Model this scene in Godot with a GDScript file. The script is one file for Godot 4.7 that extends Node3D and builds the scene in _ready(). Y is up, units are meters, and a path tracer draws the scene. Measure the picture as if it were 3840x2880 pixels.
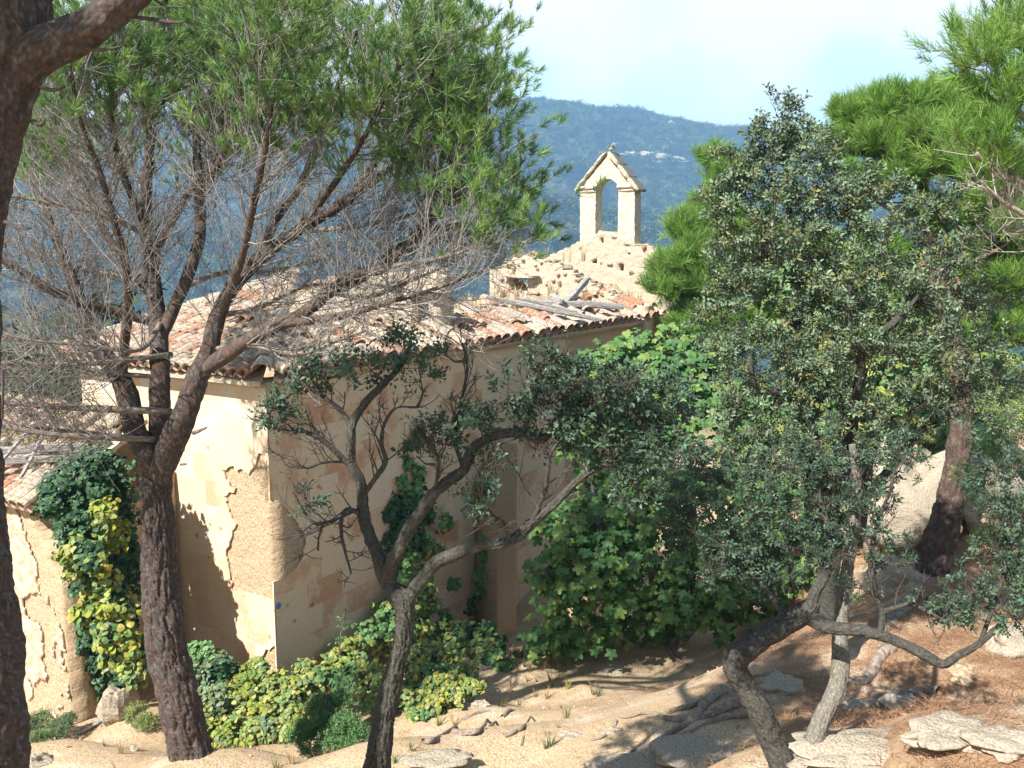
extends Node3D

# The chapel's own axes: x runs along its side wall away from the viewer, z points out of the side wall, y is up.
const CHAPEL_AT := Vector3(-3.77, 0, -14)
var rng := RandomNumberGenerator.new()
var fine := FastNoiseLite.new()
var cell := FastNoiseLite.new()
var cell_edge := FastNoiseLite.new()
var broad := FastNoiseLite.new()
var lump := FastNoiseLite.new()
var heights: Array[Vector3] = [Vector3(-3.50, 2.27, -9.60), Vector3(-5.95, 1.61, -11.00), Vector3(-6.58, 0.75, -13.30), Vector3(-5.60, 1.03, -13.00), Vector3(-3.82, 0.00, -14.00), Vector3(-2.57, 1.14, -11.80), Vector3(-1.42, 2.56, -9.20), Vector3(-0.71, 1.30, -12.50), Vector3(-0.06, -0.20, -18.30), Vector3(-0.05, 0.71, -14.50), Vector3(-0.03, 2.39, -9.50), Vector3(1.42, 2.69, -9.00), Vector3(2.41, 0.64, -15.50), Vector3(4.30, 0.23, -18.00), Vector3(2.43, 3.53, -7.60), Vector3(5.60, -0.20, -20.00), Vector3(4.63, 2.62, -11.00), Vector3(6.03, 2.88, -11.50), Vector3(4.10, 4.13, -7.00), Vector3(7.44, 2.92, -13.00), Vector3(8.29, 2.89, -17.00), Vector3(6.57, 2.25, -17.00), Vector3(10.67, 3.09, -19.00), Vector3(-15.00, -0.40, -14.00), Vector3(0.00, 6.40, 0.00), Vector3(5.00, 6.60, 0.00), Vector3(-6.00, 6.20, 0.00), Vector3(0.00, 4.40, -5.00), Vector3(5.00, 4.90, -5.00), Vector3(-4.50, 4.20, -5.00), Vector3(0.00, 7.60, 9.00), Vector3(-12.00, 7.20, 9.00), Vector3(12.00, 7.80, 9.00), Vector3(-12.00, 2.60, -6.00), Vector3(12.00, 5.60, -6.00), Vector3(-12.00, -2.00, -24.00), Vector3(0.00, -2.20, -36.00), Vector3(10.00, -1.00, -34.00), Vector3(16.00, 2.00, -26.00), Vector3(18.00, 4.00, -14.00)]
var names := {}


func _ready() -> void:
	rng.seed = 71
	# ---- camera, sky, sun, exposure
	var cam := Camera3D.new()
	cam.name = "camera"
	cam.fov = 45.0
	cam.near = 0.1
	cam.far = 4000.0
	cam.position = Vector3(0, 8.1, 0)
	cam.rotation_degrees = Vector3(-8.5, 0, 0)
	add_child(cam)
	var env := Environment.new()
	env.background_mode = Environment.BG_SKY
	var sky := Sky.new()
	sky.sky_material = sky_material()
	env.sky = sky
	env.background_energy_multiplier = 0.72
	env.tonemap_mode = Environment.TONE_MAPPER_LINEAR
	env.tonemap_exposure = 2.3
	env.fog_enabled = true
	env.fog_density = 0.00042
	env.fog_light_color = lin(0.33, 0.62, 1.0)
	env.sdfgi_enabled = true
	env.ssao_enabled = true
	env.ssil_enabled = true
	var we := WorldEnvironment.new()
	we.name = "environment"
	we.environment = env
	add_child(we)
	var sun := DirectionalLight3D.new()
	sun.name = "sun"
	sun.light_energy = 1.6
	sun.light_angular_distance = 0.5
	sun.light_color = Color(1.0, 0.982, 0.95)
	sun.shadow_enabled = true
	var az := deg_to_rad(40.0)
	var el := deg_to_rad(45.0)
	sun.look_at_from_position(Vector3(-sin(az) * cos(el), sin(el), cos(az) * cos(el)) * 50.0, Vector3.ZERO)
	add_child(sun)
	# ---- noises
	fine.seed = 5
	fine.frequency = 1.0
	fine.fractal_octaves = 3
	broad.seed = 9
	broad.frequency = 1.0
	broad.fractal_octaves = 4
	lump.seed = 14
	lump.frequency = 1.0
	lump.fractal_octaves = 2
	cell.noise_type = FastNoiseLite.TYPE_CELLULAR
	cell.frequency = 1.0
	cell.cellular_return_type = FastNoiseLite.RETURN_CELL_VALUE
	cell.seed = 4
	cell.cellular_jitter = 0.9
	cell_edge = cell.duplicate()
	cell_edge.cellular_return_type = FastNoiseLite.RETURN_DISTANCE2_SUB
	make_materials()
	# ---- the large structure
	build_ground()
	build_hills()
	build_chapel()
	build_annex()
	# ---- trees
	build_main_pine()
	build_near_pine()
	build_young_oak()
	build_gnarled_oak()
	build_tall_oak()
	build_right_pines()
	build_fig()
	# ---- plants at the walls, rocks, roots and small things
	build_ivy()
	build_shrubs()
	build_rocks()
	build_roots()
	build_timbers()
	build_small_plants()


# ------------------------------------------------------------------ helpers
func lin(r: float, g: float, b: float) -> Color:
	return Color(r, g, b).linear_to_srgb()


func rf(a: float, b: float) -> float:
	return rng.randf_range(a, b)


func rdir() -> Vector3:
	var y := rf(-1, 1)
	var a := rf(0, TAU)
	var k := sqrt(1.0 - y * y)
	return Vector3(k * cos(a), y, k * sin(a))


func thing(called: String, label: String, category: String, at := Vector3.ZERO, group := "") -> Node3D:
	var o := Node3D.new()
	o.name = numbered(called)
	o.position = at
	tag(o, label, category, group)
	add_child(o)
	return o


func tag(o: Node, label: String, category: String, group := "") -> void:
	o.set_meta("label", label)
	o.set_meta("category", category)
	if group:
		o.set_meta("group", group)


func numbered(called: String) -> String:
	var n: int = names.get(called, 0)
	names[called] = n + 1
	return called if n == 0 else "%s_%03d" % [called, n]


# A part whose shape is given in the place's own metres: it is set back by its thing's position.
func part(t: Node3D, called: String, m: Mesh, mat: Material, kind := "") -> MeshInstance3D:
	var o := MeshInstance3D.new()
	o.mesh = m
	o.material_override = mat
	var key := str(t.get_instance_id()) + called
	var n: int = names.get(key, 0)
	names[key] = n + 1
	o.name = called if n == 0 else "%s_%03d" % [called, n]
	if t != self and not t.has_meta("own_axes") and not t is MeshInstance3D:
		o.position = -t.position
	if kind:
		o.set_meta("kind", kind)
	t.add_child(o, true)
	return o


func alone(called: String, m: Mesh, mat: Material, label: String, category: String, group := "") -> MeshInstance3D:
	var o := MeshInstance3D.new()
	o.mesh = m
	o.material_override = mat
	o.name = numbered(called)
	tag(o, label, category, group)
	add_child(o, true)
	return o


func many(t: Node3D, called: String, m: Mesh, mat: Material, xf: Array[Transform3D], tint: PackedColorArray) -> MultiMeshInstance3D:
	var mm := MultiMesh.new()
	mm.transform_format = MultiMesh.TRANSFORM_3D
	mm.use_colors = true
	mm.mesh = m
	mm.instance_count = xf.size()
	for k in xf.size():
		mm.set_instance_transform(k, xf[k])
		mm.set_instance_color(k, tint[k])
	var o := MultiMeshInstance3D.new()
	o.multimesh = mm
	o.material_override = mat
	o.name = numbered(called) if t == self else called
	o.set_meta("kind", "stuff")
	if t != self and not t.has_meta("own_axes"):
		o.position = -t.position
	t.add_child(o, true)
	return o


func along(d: Vector3, roll: float) -> Basis:
	var y := d.normalized()
	var s := Vector3(0.31, 0.21, 0.93) if absf(y.dot(Vector3(0.31, 0.21, 0.93))) < 0.9 else Vector3(1, 0, 0)
	var x := y.cross(s).normalized().rotated(y, roll)
	return Basis(x, y, x.cross(y))


# Collects triangles; quads and triangles are given counter-clockwise as seen from outside and stored clockwise.
class Shape:
	var v := PackedVector3Array()
	var uv := PackedVector2Array()
	var c := PackedColorArray()
	var i := PackedInt32Array()
	var tone := Color.WHITE

	func pt(p: Vector3, t := Vector2.ZERO) -> int:
		v.append(p)
		uv.append(t)
		c.append(tone)
		return v.size() - 1

	func face(a: int, b: int, d: int) -> void:
		i.append(a)
		i.append(d)
		i.append(b)

	func tri(a: Vector3, b: Vector3, d: Vector3) -> void:
		var k := pt(a, Vector2(a.x + a.z, a.y))
		pt(b, Vector2(b.x + b.z, b.y))
		pt(d, Vector2(d.x + d.z, d.y))
		face(k, k + 1, k + 2)

	func quad(a: Vector3, b: Vector3, d: Vector3, e: Vector3) -> void:
		var k := pt(a, Vector2(0, 0))
		pt(b, Vector2(1, 0))
		pt(d, Vector2(1, 1))
		pt(e, Vector2(0, 1))
		face(k, k + 1, k + 2)
		face(k, k + 2, k + 3)

	func box(at: Vector3, size: Vector3, b := Basis.IDENTITY) -> void:
		var h := size / 2.0
		for s in [[Vector3(1, 0, 0), Vector3(0, 1, 0), Vector3(0, 0, 1)], [Vector3(0, 1, 0), Vector3(0, 0, 1), Vector3(1, 0, 0)], [Vector3(0, 0, 1), Vector3(1, 0, 0), Vector3(0, 1, 0)]]:
			for q in [-1.0, 1.0]:
				var n: Vector3 = s[0] * q * h
				var u: Vector3 = s[1] * h * q
				var w: Vector3 = s[2] * h
				quad(at + b * (n - u - w), at + b * (n + u - w), at + b * (n + u + w), at + b * (n - u + w))

	func mesh(smooth := true) -> ArrayMesh:
		var m := ArrayMesh.new()
		if v.is_empty():
			return m
		var a := []
		a.resize(Mesh.ARRAY_MAX)
		a[Mesh.ARRAY_VERTEX] = v
		a[Mesh.ARRAY_TEX_UV] = uv
		a[Mesh.ARRAY_COLOR] = c
		a[Mesh.ARRAY_INDEX] = i
		m.add_surface_from_arrays(Mesh.PRIMITIVE_TRIANGLES, a)
		if not smooth:
			return m
		var st := SurfaceTool.new()
		st.create_from(m, 0)
		st.generate_normals()
		return st.commit()


# A tapering round limb through the points (x, y, z, radius); bumps is the depth of its bark relief in metres.
func limb(sh: Shape, pts: Array, sides: int, step: float, bumps := 0.0, plates := 6.0, closed := true, tones := []) -> Array:
	var path := []
	var n := pts.size()
	for k in n - 1:
		var p0: Vector4 = pts[maxi(k - 1, 0)]
		var p1: Vector4 = pts[k]
		var p2: Vector4 = pts[k + 1]
		var p3: Vector4 = pts[mini(k + 2, n - 1)]
		var m := maxi(1, int(ceil(Vector3(p2.x - p1.x, p2.y - p1.y, p2.z - p1.z).length() / step)))
		for j in m:
			var t := float(j) / m
			path.append(0.5 * ((2.0 * p1) + (p2 - p0) * t + (2.0 * p0 - 5.0 * p1 + 4.0 * p2 - p3) * t * t + (3.0 * p1 - p0 - 3.0 * p2 + p3) * t * t * t))
	path.append(pts[n - 1])
	var x := Vector3.ZERO
	var first := sh.v.size()
	var run := 0.0
	var r0: float = pts[0].w
	for k in path.size():
		var q: Vector4 = path[k]
		var p := Vector3(q.x, q.y, q.z)
		var qa: Vector4 = path[maxi(k - 1, 0)]
		var qb: Vector4 = path[mini(k + 1, path.size() - 1)]
		var d := Vector3(qb.x - qa.x, qb.y - qa.y, qb.z - qa.z).normalized()
		if k == 0:
			x = along(d, 0.0).x
		else:
			run += Vector3(q.x - qa.x, q.y - qa.y, q.z - qa.z).length()
		x = (x - d * x.dot(d)).normalized()
		var z := x.cross(d)
		for j in sides + 1:
			var a := TAU * (j % sides) / sides
			var o := x * cos(a) + z * sin(a)
			var r := maxf(q.w, 0.001)
			if bumps > 0.0:
				var w := Vector3(cos(a) * r0, run * 0.27, sin(a) * r0) * plates
				w += Vector3(broad.get_noise_3dv(w * 0.9), 0.6 * broad.get_noise_3dv(w * 0.9 + Vector3(30, 0, 0)), broad.get_noise_3dv(w * 0.9 + Vector3(0, 0, 30))) * 0.55
				var e := cell_edge.get_noise_3dv(w)
				r += bumps * (smoothstep(0.03, 0.26, e + 1.0) - 0.75) + bumps * 0.5 * fine.get_noise_3dv(w * 1.7) + q.w * 0.16 * broad.get_noise_3d(p.x * 2.2 + o.x * 0.2, p.y * 2.2, p.z * 2.2 + o.z * 0.2)
				if tones.size():
					var cv := cell.get_noise_3dv(w) * 0.5 + 0.5
					sh.tone = tones[int(cv * 7.0 * tones.size()) % tones.size()]
			sh.pt(p + o * r, Vector2(float(j) / sides * maxf(1.0, roundf(TAU * r0 / 0.4)), run / 0.4))
	var w2 := sides + 1
	for k in path.size() - 1:
		for j in sides:
			var a := first + k * w2 + j
			sh.face(a, a + w2, a + w2 + 1)
			sh.face(a, a + w2 + 1, a + 1)
	if closed:
		var last := first + (path.size() - 1) * w2
		var q: Vector4 = path[path.size() - 1]
		var tip := sh.pt(Vector3(q.x, q.y, q.z), Vector2(0.5, run))
		for j in sides:
			sh.face(last + j, tip, last + j + 1)
	sh.tone = Color.WHITE
	return path


# A thin twig: straight stretches with few sides.
func twig(sh: Shape, pts: PackedVector3Array, r0: float, r1: float, sides := 4) -> void:
	var n := pts.size()
	var first := sh.v.size()
	var x := Vector3.ZERO
	for k in n:
		var d := (pts[mini(k + 1, n - 1)] - pts[maxi(k - 1, 0)]).normalized()
		if k == 0:
			x = along(d, 0.7).x
		x = (x - d * x.dot(d)).normalized()
		var z := x.cross(d)
		var r := lerpf(r0, r1, float(k) / (n - 1))
		for j in sides:
			var a := TAU * j / sides
			sh.pt(pts[k] + (x * cos(a) + z * sin(a)) * r, Vector2(float(j) / sides, k))
	for k in n - 1:
		for j in sides:
			var a := first + k * sides + j
			var b := first + k * sides + (j + 1) % sides
			sh.face(a, a + sides, b + sides)
			sh.face(a, b + sides, b)


func ground_y(x: float, z: float) -> float:
	var a := 0.0
	var b := 0.0
	for p in heights:
		var d := (x - p.x) * (x - p.x) + (z - p.z) * (z - p.z) + 0.15
		var w := 1.0 / (d * pow(d, 0.6))
		a += w * p.y
		b += w
	var y := a / b
	y += 0.10 * broad.get_noise_2d(x * 0.5, z * 0.5) + 0.014 * broad.get_noise_2d(x * 2.1 + 40.0, z * 2.1)
	return y


func on_ground(p: Vector3, up := 0.0) -> Vector3:
	return Vector3(p.x, ground_y(p.x, p.z) + up, p.z)


func curve_at(t: float, xs: Array, ys: Array) -> float:
	for k in xs.size() - 1:
		if t < xs[k + 1]:
			var u := clampf((t - xs[k]) / (xs[k + 1] - xs[k]), 0.0, 1.0)
			return lerpf(ys[k], ys[k + 1], u * u * (3.0 - 2.0 * u))
	return ys[ys.size() - 1]


func far_y(wx: float, wz: float) -> float:
	var x := wx * 0.5
	var z := wz * 0.5
	var d := maxf(-z, 1.0)
	var s := clampf(x / d, -0.8, 0.8)
	var ridge := curve_at(s, [-0.8, -0.5, -0.25, 0.02, 0.12, 0.23, 0.4, 0.8], [96.0, 116.0, 130.0, 134.0, 128.0, 111.0, 88.0, 60.0])
	var mid := curve_at(s, [-0.8, -0.4, -0.05, 0.02, 0.16, 0.3, 0.8], [-25.0, 6.0, 31.0, 27.0, 20.0, 24.0, 30.0])
	var y := curve_at(d, [0.0, 25.0, 110.0, 230.0, 330.0, 510.0, 590.0, 900.0, 1200.0], [6.0, 1.5, -30.0, -46.0, -38.0, mid, mid - 8.0, ridge, ridge - 40.0])
	var k := clampf((d - 60.0) / 300.0, 0.0, 1.0)
	y += k * (6.0 * broad.get_noise_2d(x * 0.006 + 3.0, z * 0.006) + 4.0 * broad.get_noise_2d(x * 0.02 + 9.0, z * 0.02))
	return 8.1 + 2.0 * (y - 8.1)


func land_y(x: float, z: float) -> float:
	var r := Vector2(x, z + 12.0).length()
	if r < 28.0:
		return ground_y(x, z)
	var k := smoothstep(28.0, 55.0, r)
	var f := far_y(x, z) if z < 0.0 else 6.0 + z * 0.1
	return lerpf(ground_y(x, z), f, k)


# ------------------------------------------------------------------ materials
var M := {}


func noise_tex(freq: float, type: int, ramp: Array, size := 512, seed_ := 1, ret := -1, warp := 0.0) -> NoiseTexture2D:
	var n := FastNoiseLite.new()
	n.noise_type = type
	n.frequency = freq
	n.seed = seed_
	n.fractal_octaves = 7
	n.fractal_gain = 0.58
	if ret >= 0:
		n.cellular_return_type = ret
		n.fractal_type = FastNoiseLite.FRACTAL_NONE
	if warp > 0.0:
		n.domain_warp_enabled = true
		n.domain_warp_amplitude = warp
		n.domain_warp_frequency = freq * 0.7
	var t := NoiseTexture2D.new()
	t.width = size
	t.height = size
	t.seamless = true
	t.noise = n
	if ramp.size():
		var g := Gradient.new()
		var offs := PackedFloat32Array()
		var cols := PackedColorArray()
		for k in ramp.size() / 2:
			offs.append(ramp[k * 2])
			cols.append(ramp[k * 2 + 1])
		g.offsets = offs
		g.colors = cols
		t.color_ramp = g
	return t


func mat(key: String, color: Color, rough := 0.9, tex: Texture2D = null, scale := 1.0, bump: Texture2D = null, depth := 1.0, triplanar := true) -> StandardMaterial3D:
	var m := StandardMaterial3D.new()
	m.resource_name = key
	m.albedo_color = color
	m.roughness = rough
	m.metallic_specular = 0.35
	m.vertex_color_use_as_albedo = true
	if tex:
		m.albedo_texture = tex
	if bump:
		m.heightmap_enabled = true
		m.heightmap_texture = bump
		m.heightmap_scale = depth
	if tex or bump:
		m.uv1_triplanar = triplanar
		m.uv1_scale = Vector3(scale, scale, scale)
	M[key] = m
	return m


func leaf_mat(key: String, color: Color, rough: float, back: Color) -> StandardMaterial3D:
	var m := mat(key, color, rough)
	m.metallic_specular = 0.36
	m.backlight_enabled = true
	m.backlight = back
	return m


func make_materials() -> void:
	var simplex := FastNoiseLite.TYPE_SIMPLEX_SMOOTH
	var cells := FastNoiseLite.TYPE_CELLULAR
	var grain := noise_tex(0.03, simplex, [0.25, Color(0.72, 0.70, 0.67), 0.5, Color(0.88, 0.87, 0.85), 0.75, Color(1, 1, 1)], 512, 3)
	var relief := noise_tex(0.009, simplex, [], 1024, 8)
	var lumps := noise_tex(0.025, cells, [], 512, 5, FastNoiseLite.RETURN_DISTANCE, 14.0)
	var speckle := noise_tex(0.018, simplex, [0.28, Color(0.66, 0.62, 0.57), 0.45, Color(0.88, 0.855, 0.82), 0.68, Color(1, 1, 1)], 1024, 17)
	var grit := noise_tex(0.045, simplex, [0.22, Color(0.70, 0.66, 0.61), 0.5, Color(0.90, 0.88, 0.85), 0.8, Color(1, 1, 1)], 1024, 61)
	var patches := noise_tex(0.012, simplex, [0.3, Color(0.90, 0.86, 0.80), 0.5, Color(0.96, 0.94, 0.91), 0.7, Color(1, 1, 1)], 512, 23)
	var cracks := noise_tex(0.02, cells, [], 512, 6, FastNoiseLite.RETURN_DISTANCE2_SUB, 20.0)
	var bark_tone := noise_tex(0.03, cells, [0.2, lin(0.16, 0.125, 0.11), 0.45, lin(0.23, 0.185, 0.165), 0.6, lin(0.20, 0.125, 0.095), 0.8, lin(0.27, 0.24, 0.225)], 512, 31, FastNoiseLite.RETURN_CELL_VALUE, 25.0)
	var red_tone := noise_tex(0.04, cells, [0.2, lin(0.22, 0.115, 0.075), 0.5, lin(0.29, 0.17, 0.12), 0.8, lin(0.24, 0.18, 0.155)], 512, 33, FastNoiseLite.RETURN_CELL_VALUE, 25.0)
	var lichen := noise_tex(0.02, simplex, [0.36, Color(1, 1, 1), 0.52, Color(0.86, 0.82, 0.76), 0.66, Color(0.70, 0.70, 0.66)], 512, 41)
	var wood := noise_tex(0.02, simplex, [0.3, Color(0.7, 0.68, 0.66), 0.7, Color(1, 1, 1)], 512, 51)
	mat("ground", lin(1, 1, 1), 0.95, grit, 0.6, relief, 1.4)
	M.ground.uv1_world_triplanar = true
	mat("masonry", lin(0.55, 0.43, 0.30), 0.95, grit, 0.6, relief, 1.9)
	mat("rubble_wall", lin(0.58, 0.51, 0.415), 0.95, grit, 0.6, relief, 2.0)
	mat("annex_plaster", lin(0.54, 0.445, 0.355), 0.95, patches, 0.6, relief, 1.8)
	mat("stone_pale", lin(0.58, 0.515, 0.42), 0.9, grain, 0.8, relief, 1.5)
	mat("stone_ochre", lin(0.53, 0.405, 0.275), 0.9, grain, 0.9, relief, 1.5)
	mat("stone_grey", lin(0.44, 0.40, 0.34), 0.9, speckle, 0.8, relief, 1.5)
	mat("brick_red", lin(0.50, 0.25, 0.15), 0.9, grain, 1.0, relief, 1.0)
	mat("tile_red", lin(0.42, 0.25, 0.18), 0.88, lichen, 1.4, relief, 0.4)
	mat("tile_pink", lin(0.48, 0.345, 0.275), 0.88, lichen, 1.1, relief, 0.4)
	mat("tile_orange", lin(0.50, 0.265, 0.165), 0.85, grain, 1.2, relief, 0.3)
	mat("tile_buff", lin(0.53, 0.44, 0.345), 0.9, lichen, 1.3, relief, 0.5)
	mat("tile_grey", lin(0.46, 0.41, 0.36), 0.92, speckle, 1.2, relief, 0.5)
	mat("slab_stone", lin(0.58, 0.53, 0.42), 0.95, speckle, 1.3, relief, 1.2)
	mat("slate", lin(0.20, 0.205, 0.19), 0.95, speckle, 1.5, relief, 1.2)  # slab stone with the right slope's shade put into its colour
	mat("bell_plaster", lin(0.58, 0.52, 0.435), 0.93, patches, 0.9, relief, 1.2)
	mat("old_timber", lin(0.42, 0.40, 0.385), 0.9, wood, 1.0, relief, 0.6)
	M.old_timber.uv1_scale = Vector3(0.5, 6, 6)
	mat("pine_bark", lin(1, 1, 1), 0.95, patches, 3.0, relief, 0.6)
	mat("pine_limb", lin(1, 1, 1), 0.92, red_tone, 1.0, cracks, 1.6, false)
	mat("oak_bark", lin(1, 1, 1), 0.95, grain, 2.5, relief, 0.9)
	mat("dark_limb", lin(1, 1, 1), 0.95, bark_tone, 1.0, cracks, 1.2, false)
	mat("twig_grey", lin(0.26, 0.235, 0.215), 0.85)
	mat("twig_brown", lin(0.17, 0.115, 0.09), 0.9)
	mat("twig_dark", lin(0.075, 0.062, 0.052), 0.9)
	leaf_mat("needles", lin(1, 1, 1), 0.5, lin(0.45, 0.60, 0.26))
	leaf_mat("oak_leaves", lin(1, 1, 1), 0.46, lin(0.10, 0.14, 0.05))
	leaf_mat("soft_leaves", lin(1, 1, 1), 0.5, lin(0.34, 0.42, 0.12))
	leaf_mat("fig_leaves", lin(1, 1, 1), 0.5, lin(0.40, 0.52, 0.12))
	leaf_mat("forest_leaves", lin(1, 1, 1), 0.8, lin(0.1, 0.14, 0.05))
	leaf_mat("dry_grass", lin(1, 1, 1), 0.8, lin(0.4, 0.34, 0.2))
	mat("litter", lin(1, 1, 1), 0.9)
	mat("rock", lin(0.44, 0.39, 0.32), 0.95, grit, 0.7, relief, 2.6)
	mat("root_wood", lin(0.30, 0.245, 0.20), 0.92, wood, 1.5, cracks, 1.0)
	M.leaf_tones = {
		"pine": [Color(0.17, 0.28, 0.09), Color(0.20, 0.32, 0.10), Color(0.13, 0.235, 0.09), Color(0.25, 0.35, 0.11)],
		"pine_bright": [Color(0.17, 0.30, 0.06), Color(0.21, 0.35, 0.07), Color(0.14, 0.26, 0.055), Color(0.25, 0.37, 0.09)],
		"oak": [Color(0.055, 0.095, 0.06), Color(0.07, 0.112, 0.07), Color(0.048, 0.088, 0.055), Color(0.085, 0.12, 0.065), Color(0.06, 0.108, 0.072)],
		"oak_grey": [Color(0.11, 0.17, 0.095), Color(0.14, 0.20, 0.12), Color(0.09, 0.145, 0.08), Color(0.175, 0.215, 0.135), Color(0.16, 0.17, 0.07)],
		"ivy": [Color(0.035, 0.085, 0.04), Color(0.045, 0.10, 0.045), Color(0.055, 0.115, 0.04), Color(0.03, 0.07, 0.04)],
		"yellow": [Color(0.26, 0.29, 0.045), Color(0.17, 0.24, 0.05), Color(0.34, 0.30, 0.06), Color(0.12, 0.19, 0.05)],
		"bramble": [Color(0.20, 0.27, 0.08), Color(0.28, 0.32, 0.09), Color(0.13, 0.20, 0.07), Color(0.36, 0.34, 0.11), Color(0.18, 0.235, 0.11)],
		"box": [Color(0.10, 0.20, 0.075), Color(0.12, 0.24, 0.085), Color(0.15, 0.265, 0.10)],
		"fig": [Color(0.075, 0.165, 0.048), Color(0.10, 0.20, 0.055), Color(0.06, 0.14, 0.046), Color(0.17, 0.255, 0.065)],
		"forest": [Color(0.03, 0.056, 0.02), Color(0.05, 0.085, 0.03), Color(0.02, 0.038, 0.016), Color(0.085, 0.12, 0.042), Color(0.06, 0.08, 0.03)],
		"straw": [Color(0.50, 0.40, 0.22), Color(0.42, 0.32, 0.16), Color(0.55, 0.47, 0.29), Color(0.34, 0.27, 0.13)],
	}


func tone(kind: String, spread := 0.15) -> Color:
	var a: Array = M.leaf_tones[kind]
	var c: Color = a[rng.randi() % a.size()]
	var k := rf(1.0 - spread, 1.0 + spread)
	return Color(c.r * k, c.g * k * rf(0.97, 1.03), c.b * k)


func sky_material() -> Material:
	# thin bright cloud over pale blue, computed for the whole sky
	var n := FastNoiseLite.new()
	n.seed = 27
	n.frequency = 1.5
	n.fractal_octaves = 5
	n.domain_warp_enabled = true
	n.domain_warp_amplitude = 0.5
	n.domain_warp_frequency = 0.8
	var w := 512
	var h := 256
	var im := Image.create_empty(w, h, false, Image.FORMAT_RGBAF)
	for y in h:
		var e := PI * (0.5 - (y + 0.5) / h)
		for x in w:
			var a := TAU * (x + 0.5) / w
			var d := Vector3(cos(e) * cos(a), sin(e), cos(e) * sin(a))
			var up := clampf(sin(e), 0.0, 1.0)
			var blue := Color(0.68, 0.92, 0.95).lerp(Color(0.05, 0.14, 0.32), smoothstep(0.12, 0.62, up))
			var q := d * Vector3(1.0, 2.2, 1.0)
			var k := smoothstep(-0.22, 0.18, n.get_noise_3dv(q))
			var c := blue.lerp(Color(0.92, 0.94, 0.96).lerp(Color(0.30, 0.34, 0.42), smoothstep(0.15, 0.7, up)), k * 0.85)
			if e < 0.0:
				c = Color(0.30, 0.30, 0.26)
			im.set_pixel(x, y, c)
	var p := PanoramaSkyMaterial.new()
	p.panorama = ImageTexture.create_from_image(im)
	return p


# ------------------------------------------------------------------ shapes of stone
func rounded(size: Vector3, square := 5.0, rough := 0.1, seed_ := 0, rings := 6, segs := 10) -> Shape:
	var sh := Shape.new()
	for a in rings + 1:
		var e := PI * (float(a) / rings - 0.5)
		for b in segs + 1:
			var t := TAU * (b % segs) / segs
			var d := Vector3(cos(e) * cos(t), sin(e), cos(e) * sin(t))
			if a == 0 or a == rings:
				d = Vector3(0, signf(e), 0)
			var k := pow(pow(absf(d.x), square) + pow(absf(d.y), square) + pow(absf(d.z), square), 1.0 / square)
			var p := d / k
			var n := 1.0 + rough * lump.get_noise_3d(p.x * 0.9 + seed_ * 7.3, p.y * 0.9, p.z * 0.9) * 1.9
			sh.pt(p * n * size * 0.5, Vector2(float(b) / segs, float(a) / rings))
	var w := segs + 1
	for a in rings:
		for b in segs:
			var q := a * w + b
			sh.face(q, q + w, q + w + 1)
			sh.face(q, q + w + 1, q + 1)
	return sh


func flat(sh: Shape) -> ArrayMesh:
	var o := Shape.new()
	for k in sh.i.size():
		o.i.append(k)
		o.v.append(sh.v[sh.i[k]])
		o.uv.append(sh.uv[sh.i[k]])
		o.c.append(sh.c[sh.i[k]])
	return o.mesh(false)


# A wall of rough masonry: a sheet of cells with thickness, left out where inside() says no.
func rough_wall(o: Vector3, du: Vector3, dv: Vector3, thick: float, nu: int, nv: int, res: float, amp: float, inside: Callable) -> Shape:
	var dn := du.cross(dv)
	var sh := Shape.new()
	var on := PackedByteArray()
	on.resize(nu * nv)
	for b in nv:
		for a in nu:
			on[b * nu + a] = 1 if (inside as Callable).call((a + 0.5) * res, (b + 0.5) * res) else 0
	for b in nv + 1:
		for a in nu + 1:
			var p := o + du * (a * res) + dv * (b * res)
			for s in 2:
				var q := p - dn * (thick * s)
				var w := Vector3(broad.get_noise_3dv(q * 3.1), broad.get_noise_3dv(q * 3.1 + Vector3(50, 0, 0)), fine.get_noise_3dv(q * 5.0 + Vector3(0, 70, 0)))
				sh.pt(q + (du * w.x + dv * w.y) * amp * 0.8 + dn * (w.z + w.x) * amp, Vector2(a * res, b * res))
	for b in nv:
		for a in nu:
			if not on[b * nu + a]:
				continue
			var k := (b * (nu + 1) + a) * 2
			var r := k + 2
			var u := k + (nu + 1) * 2
			var ur := u + 2
			sh.face(k, r, ur)
			sh.face(k, ur, u)
			sh.face(k + 1, ur + 1, r + 1)
			sh.face(k + 1, u + 1, ur + 1)
			if a == 0 or not on[b * nu + a - 1]:
				sh.face(k, u, u + 1)
				sh.face(k, u + 1, k + 1)
			if a == nu - 1 or not on[b * nu + a + 1]:
				sh.face(r, ur + 1, ur)
				sh.face(r, r + 1, ur + 1)
			if b == nv - 1 or not on[(b + 1) * nu + a]:
				sh.face(u, ur, ur + 1)
				sh.face(u, ur + 1, u + 1)
			if b == 0 or not on[(b - 1) * nu + a]:
				sh.face(k, r + 1, r)
				sh.face(k, k + 1, r + 1)
	return sh


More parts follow.
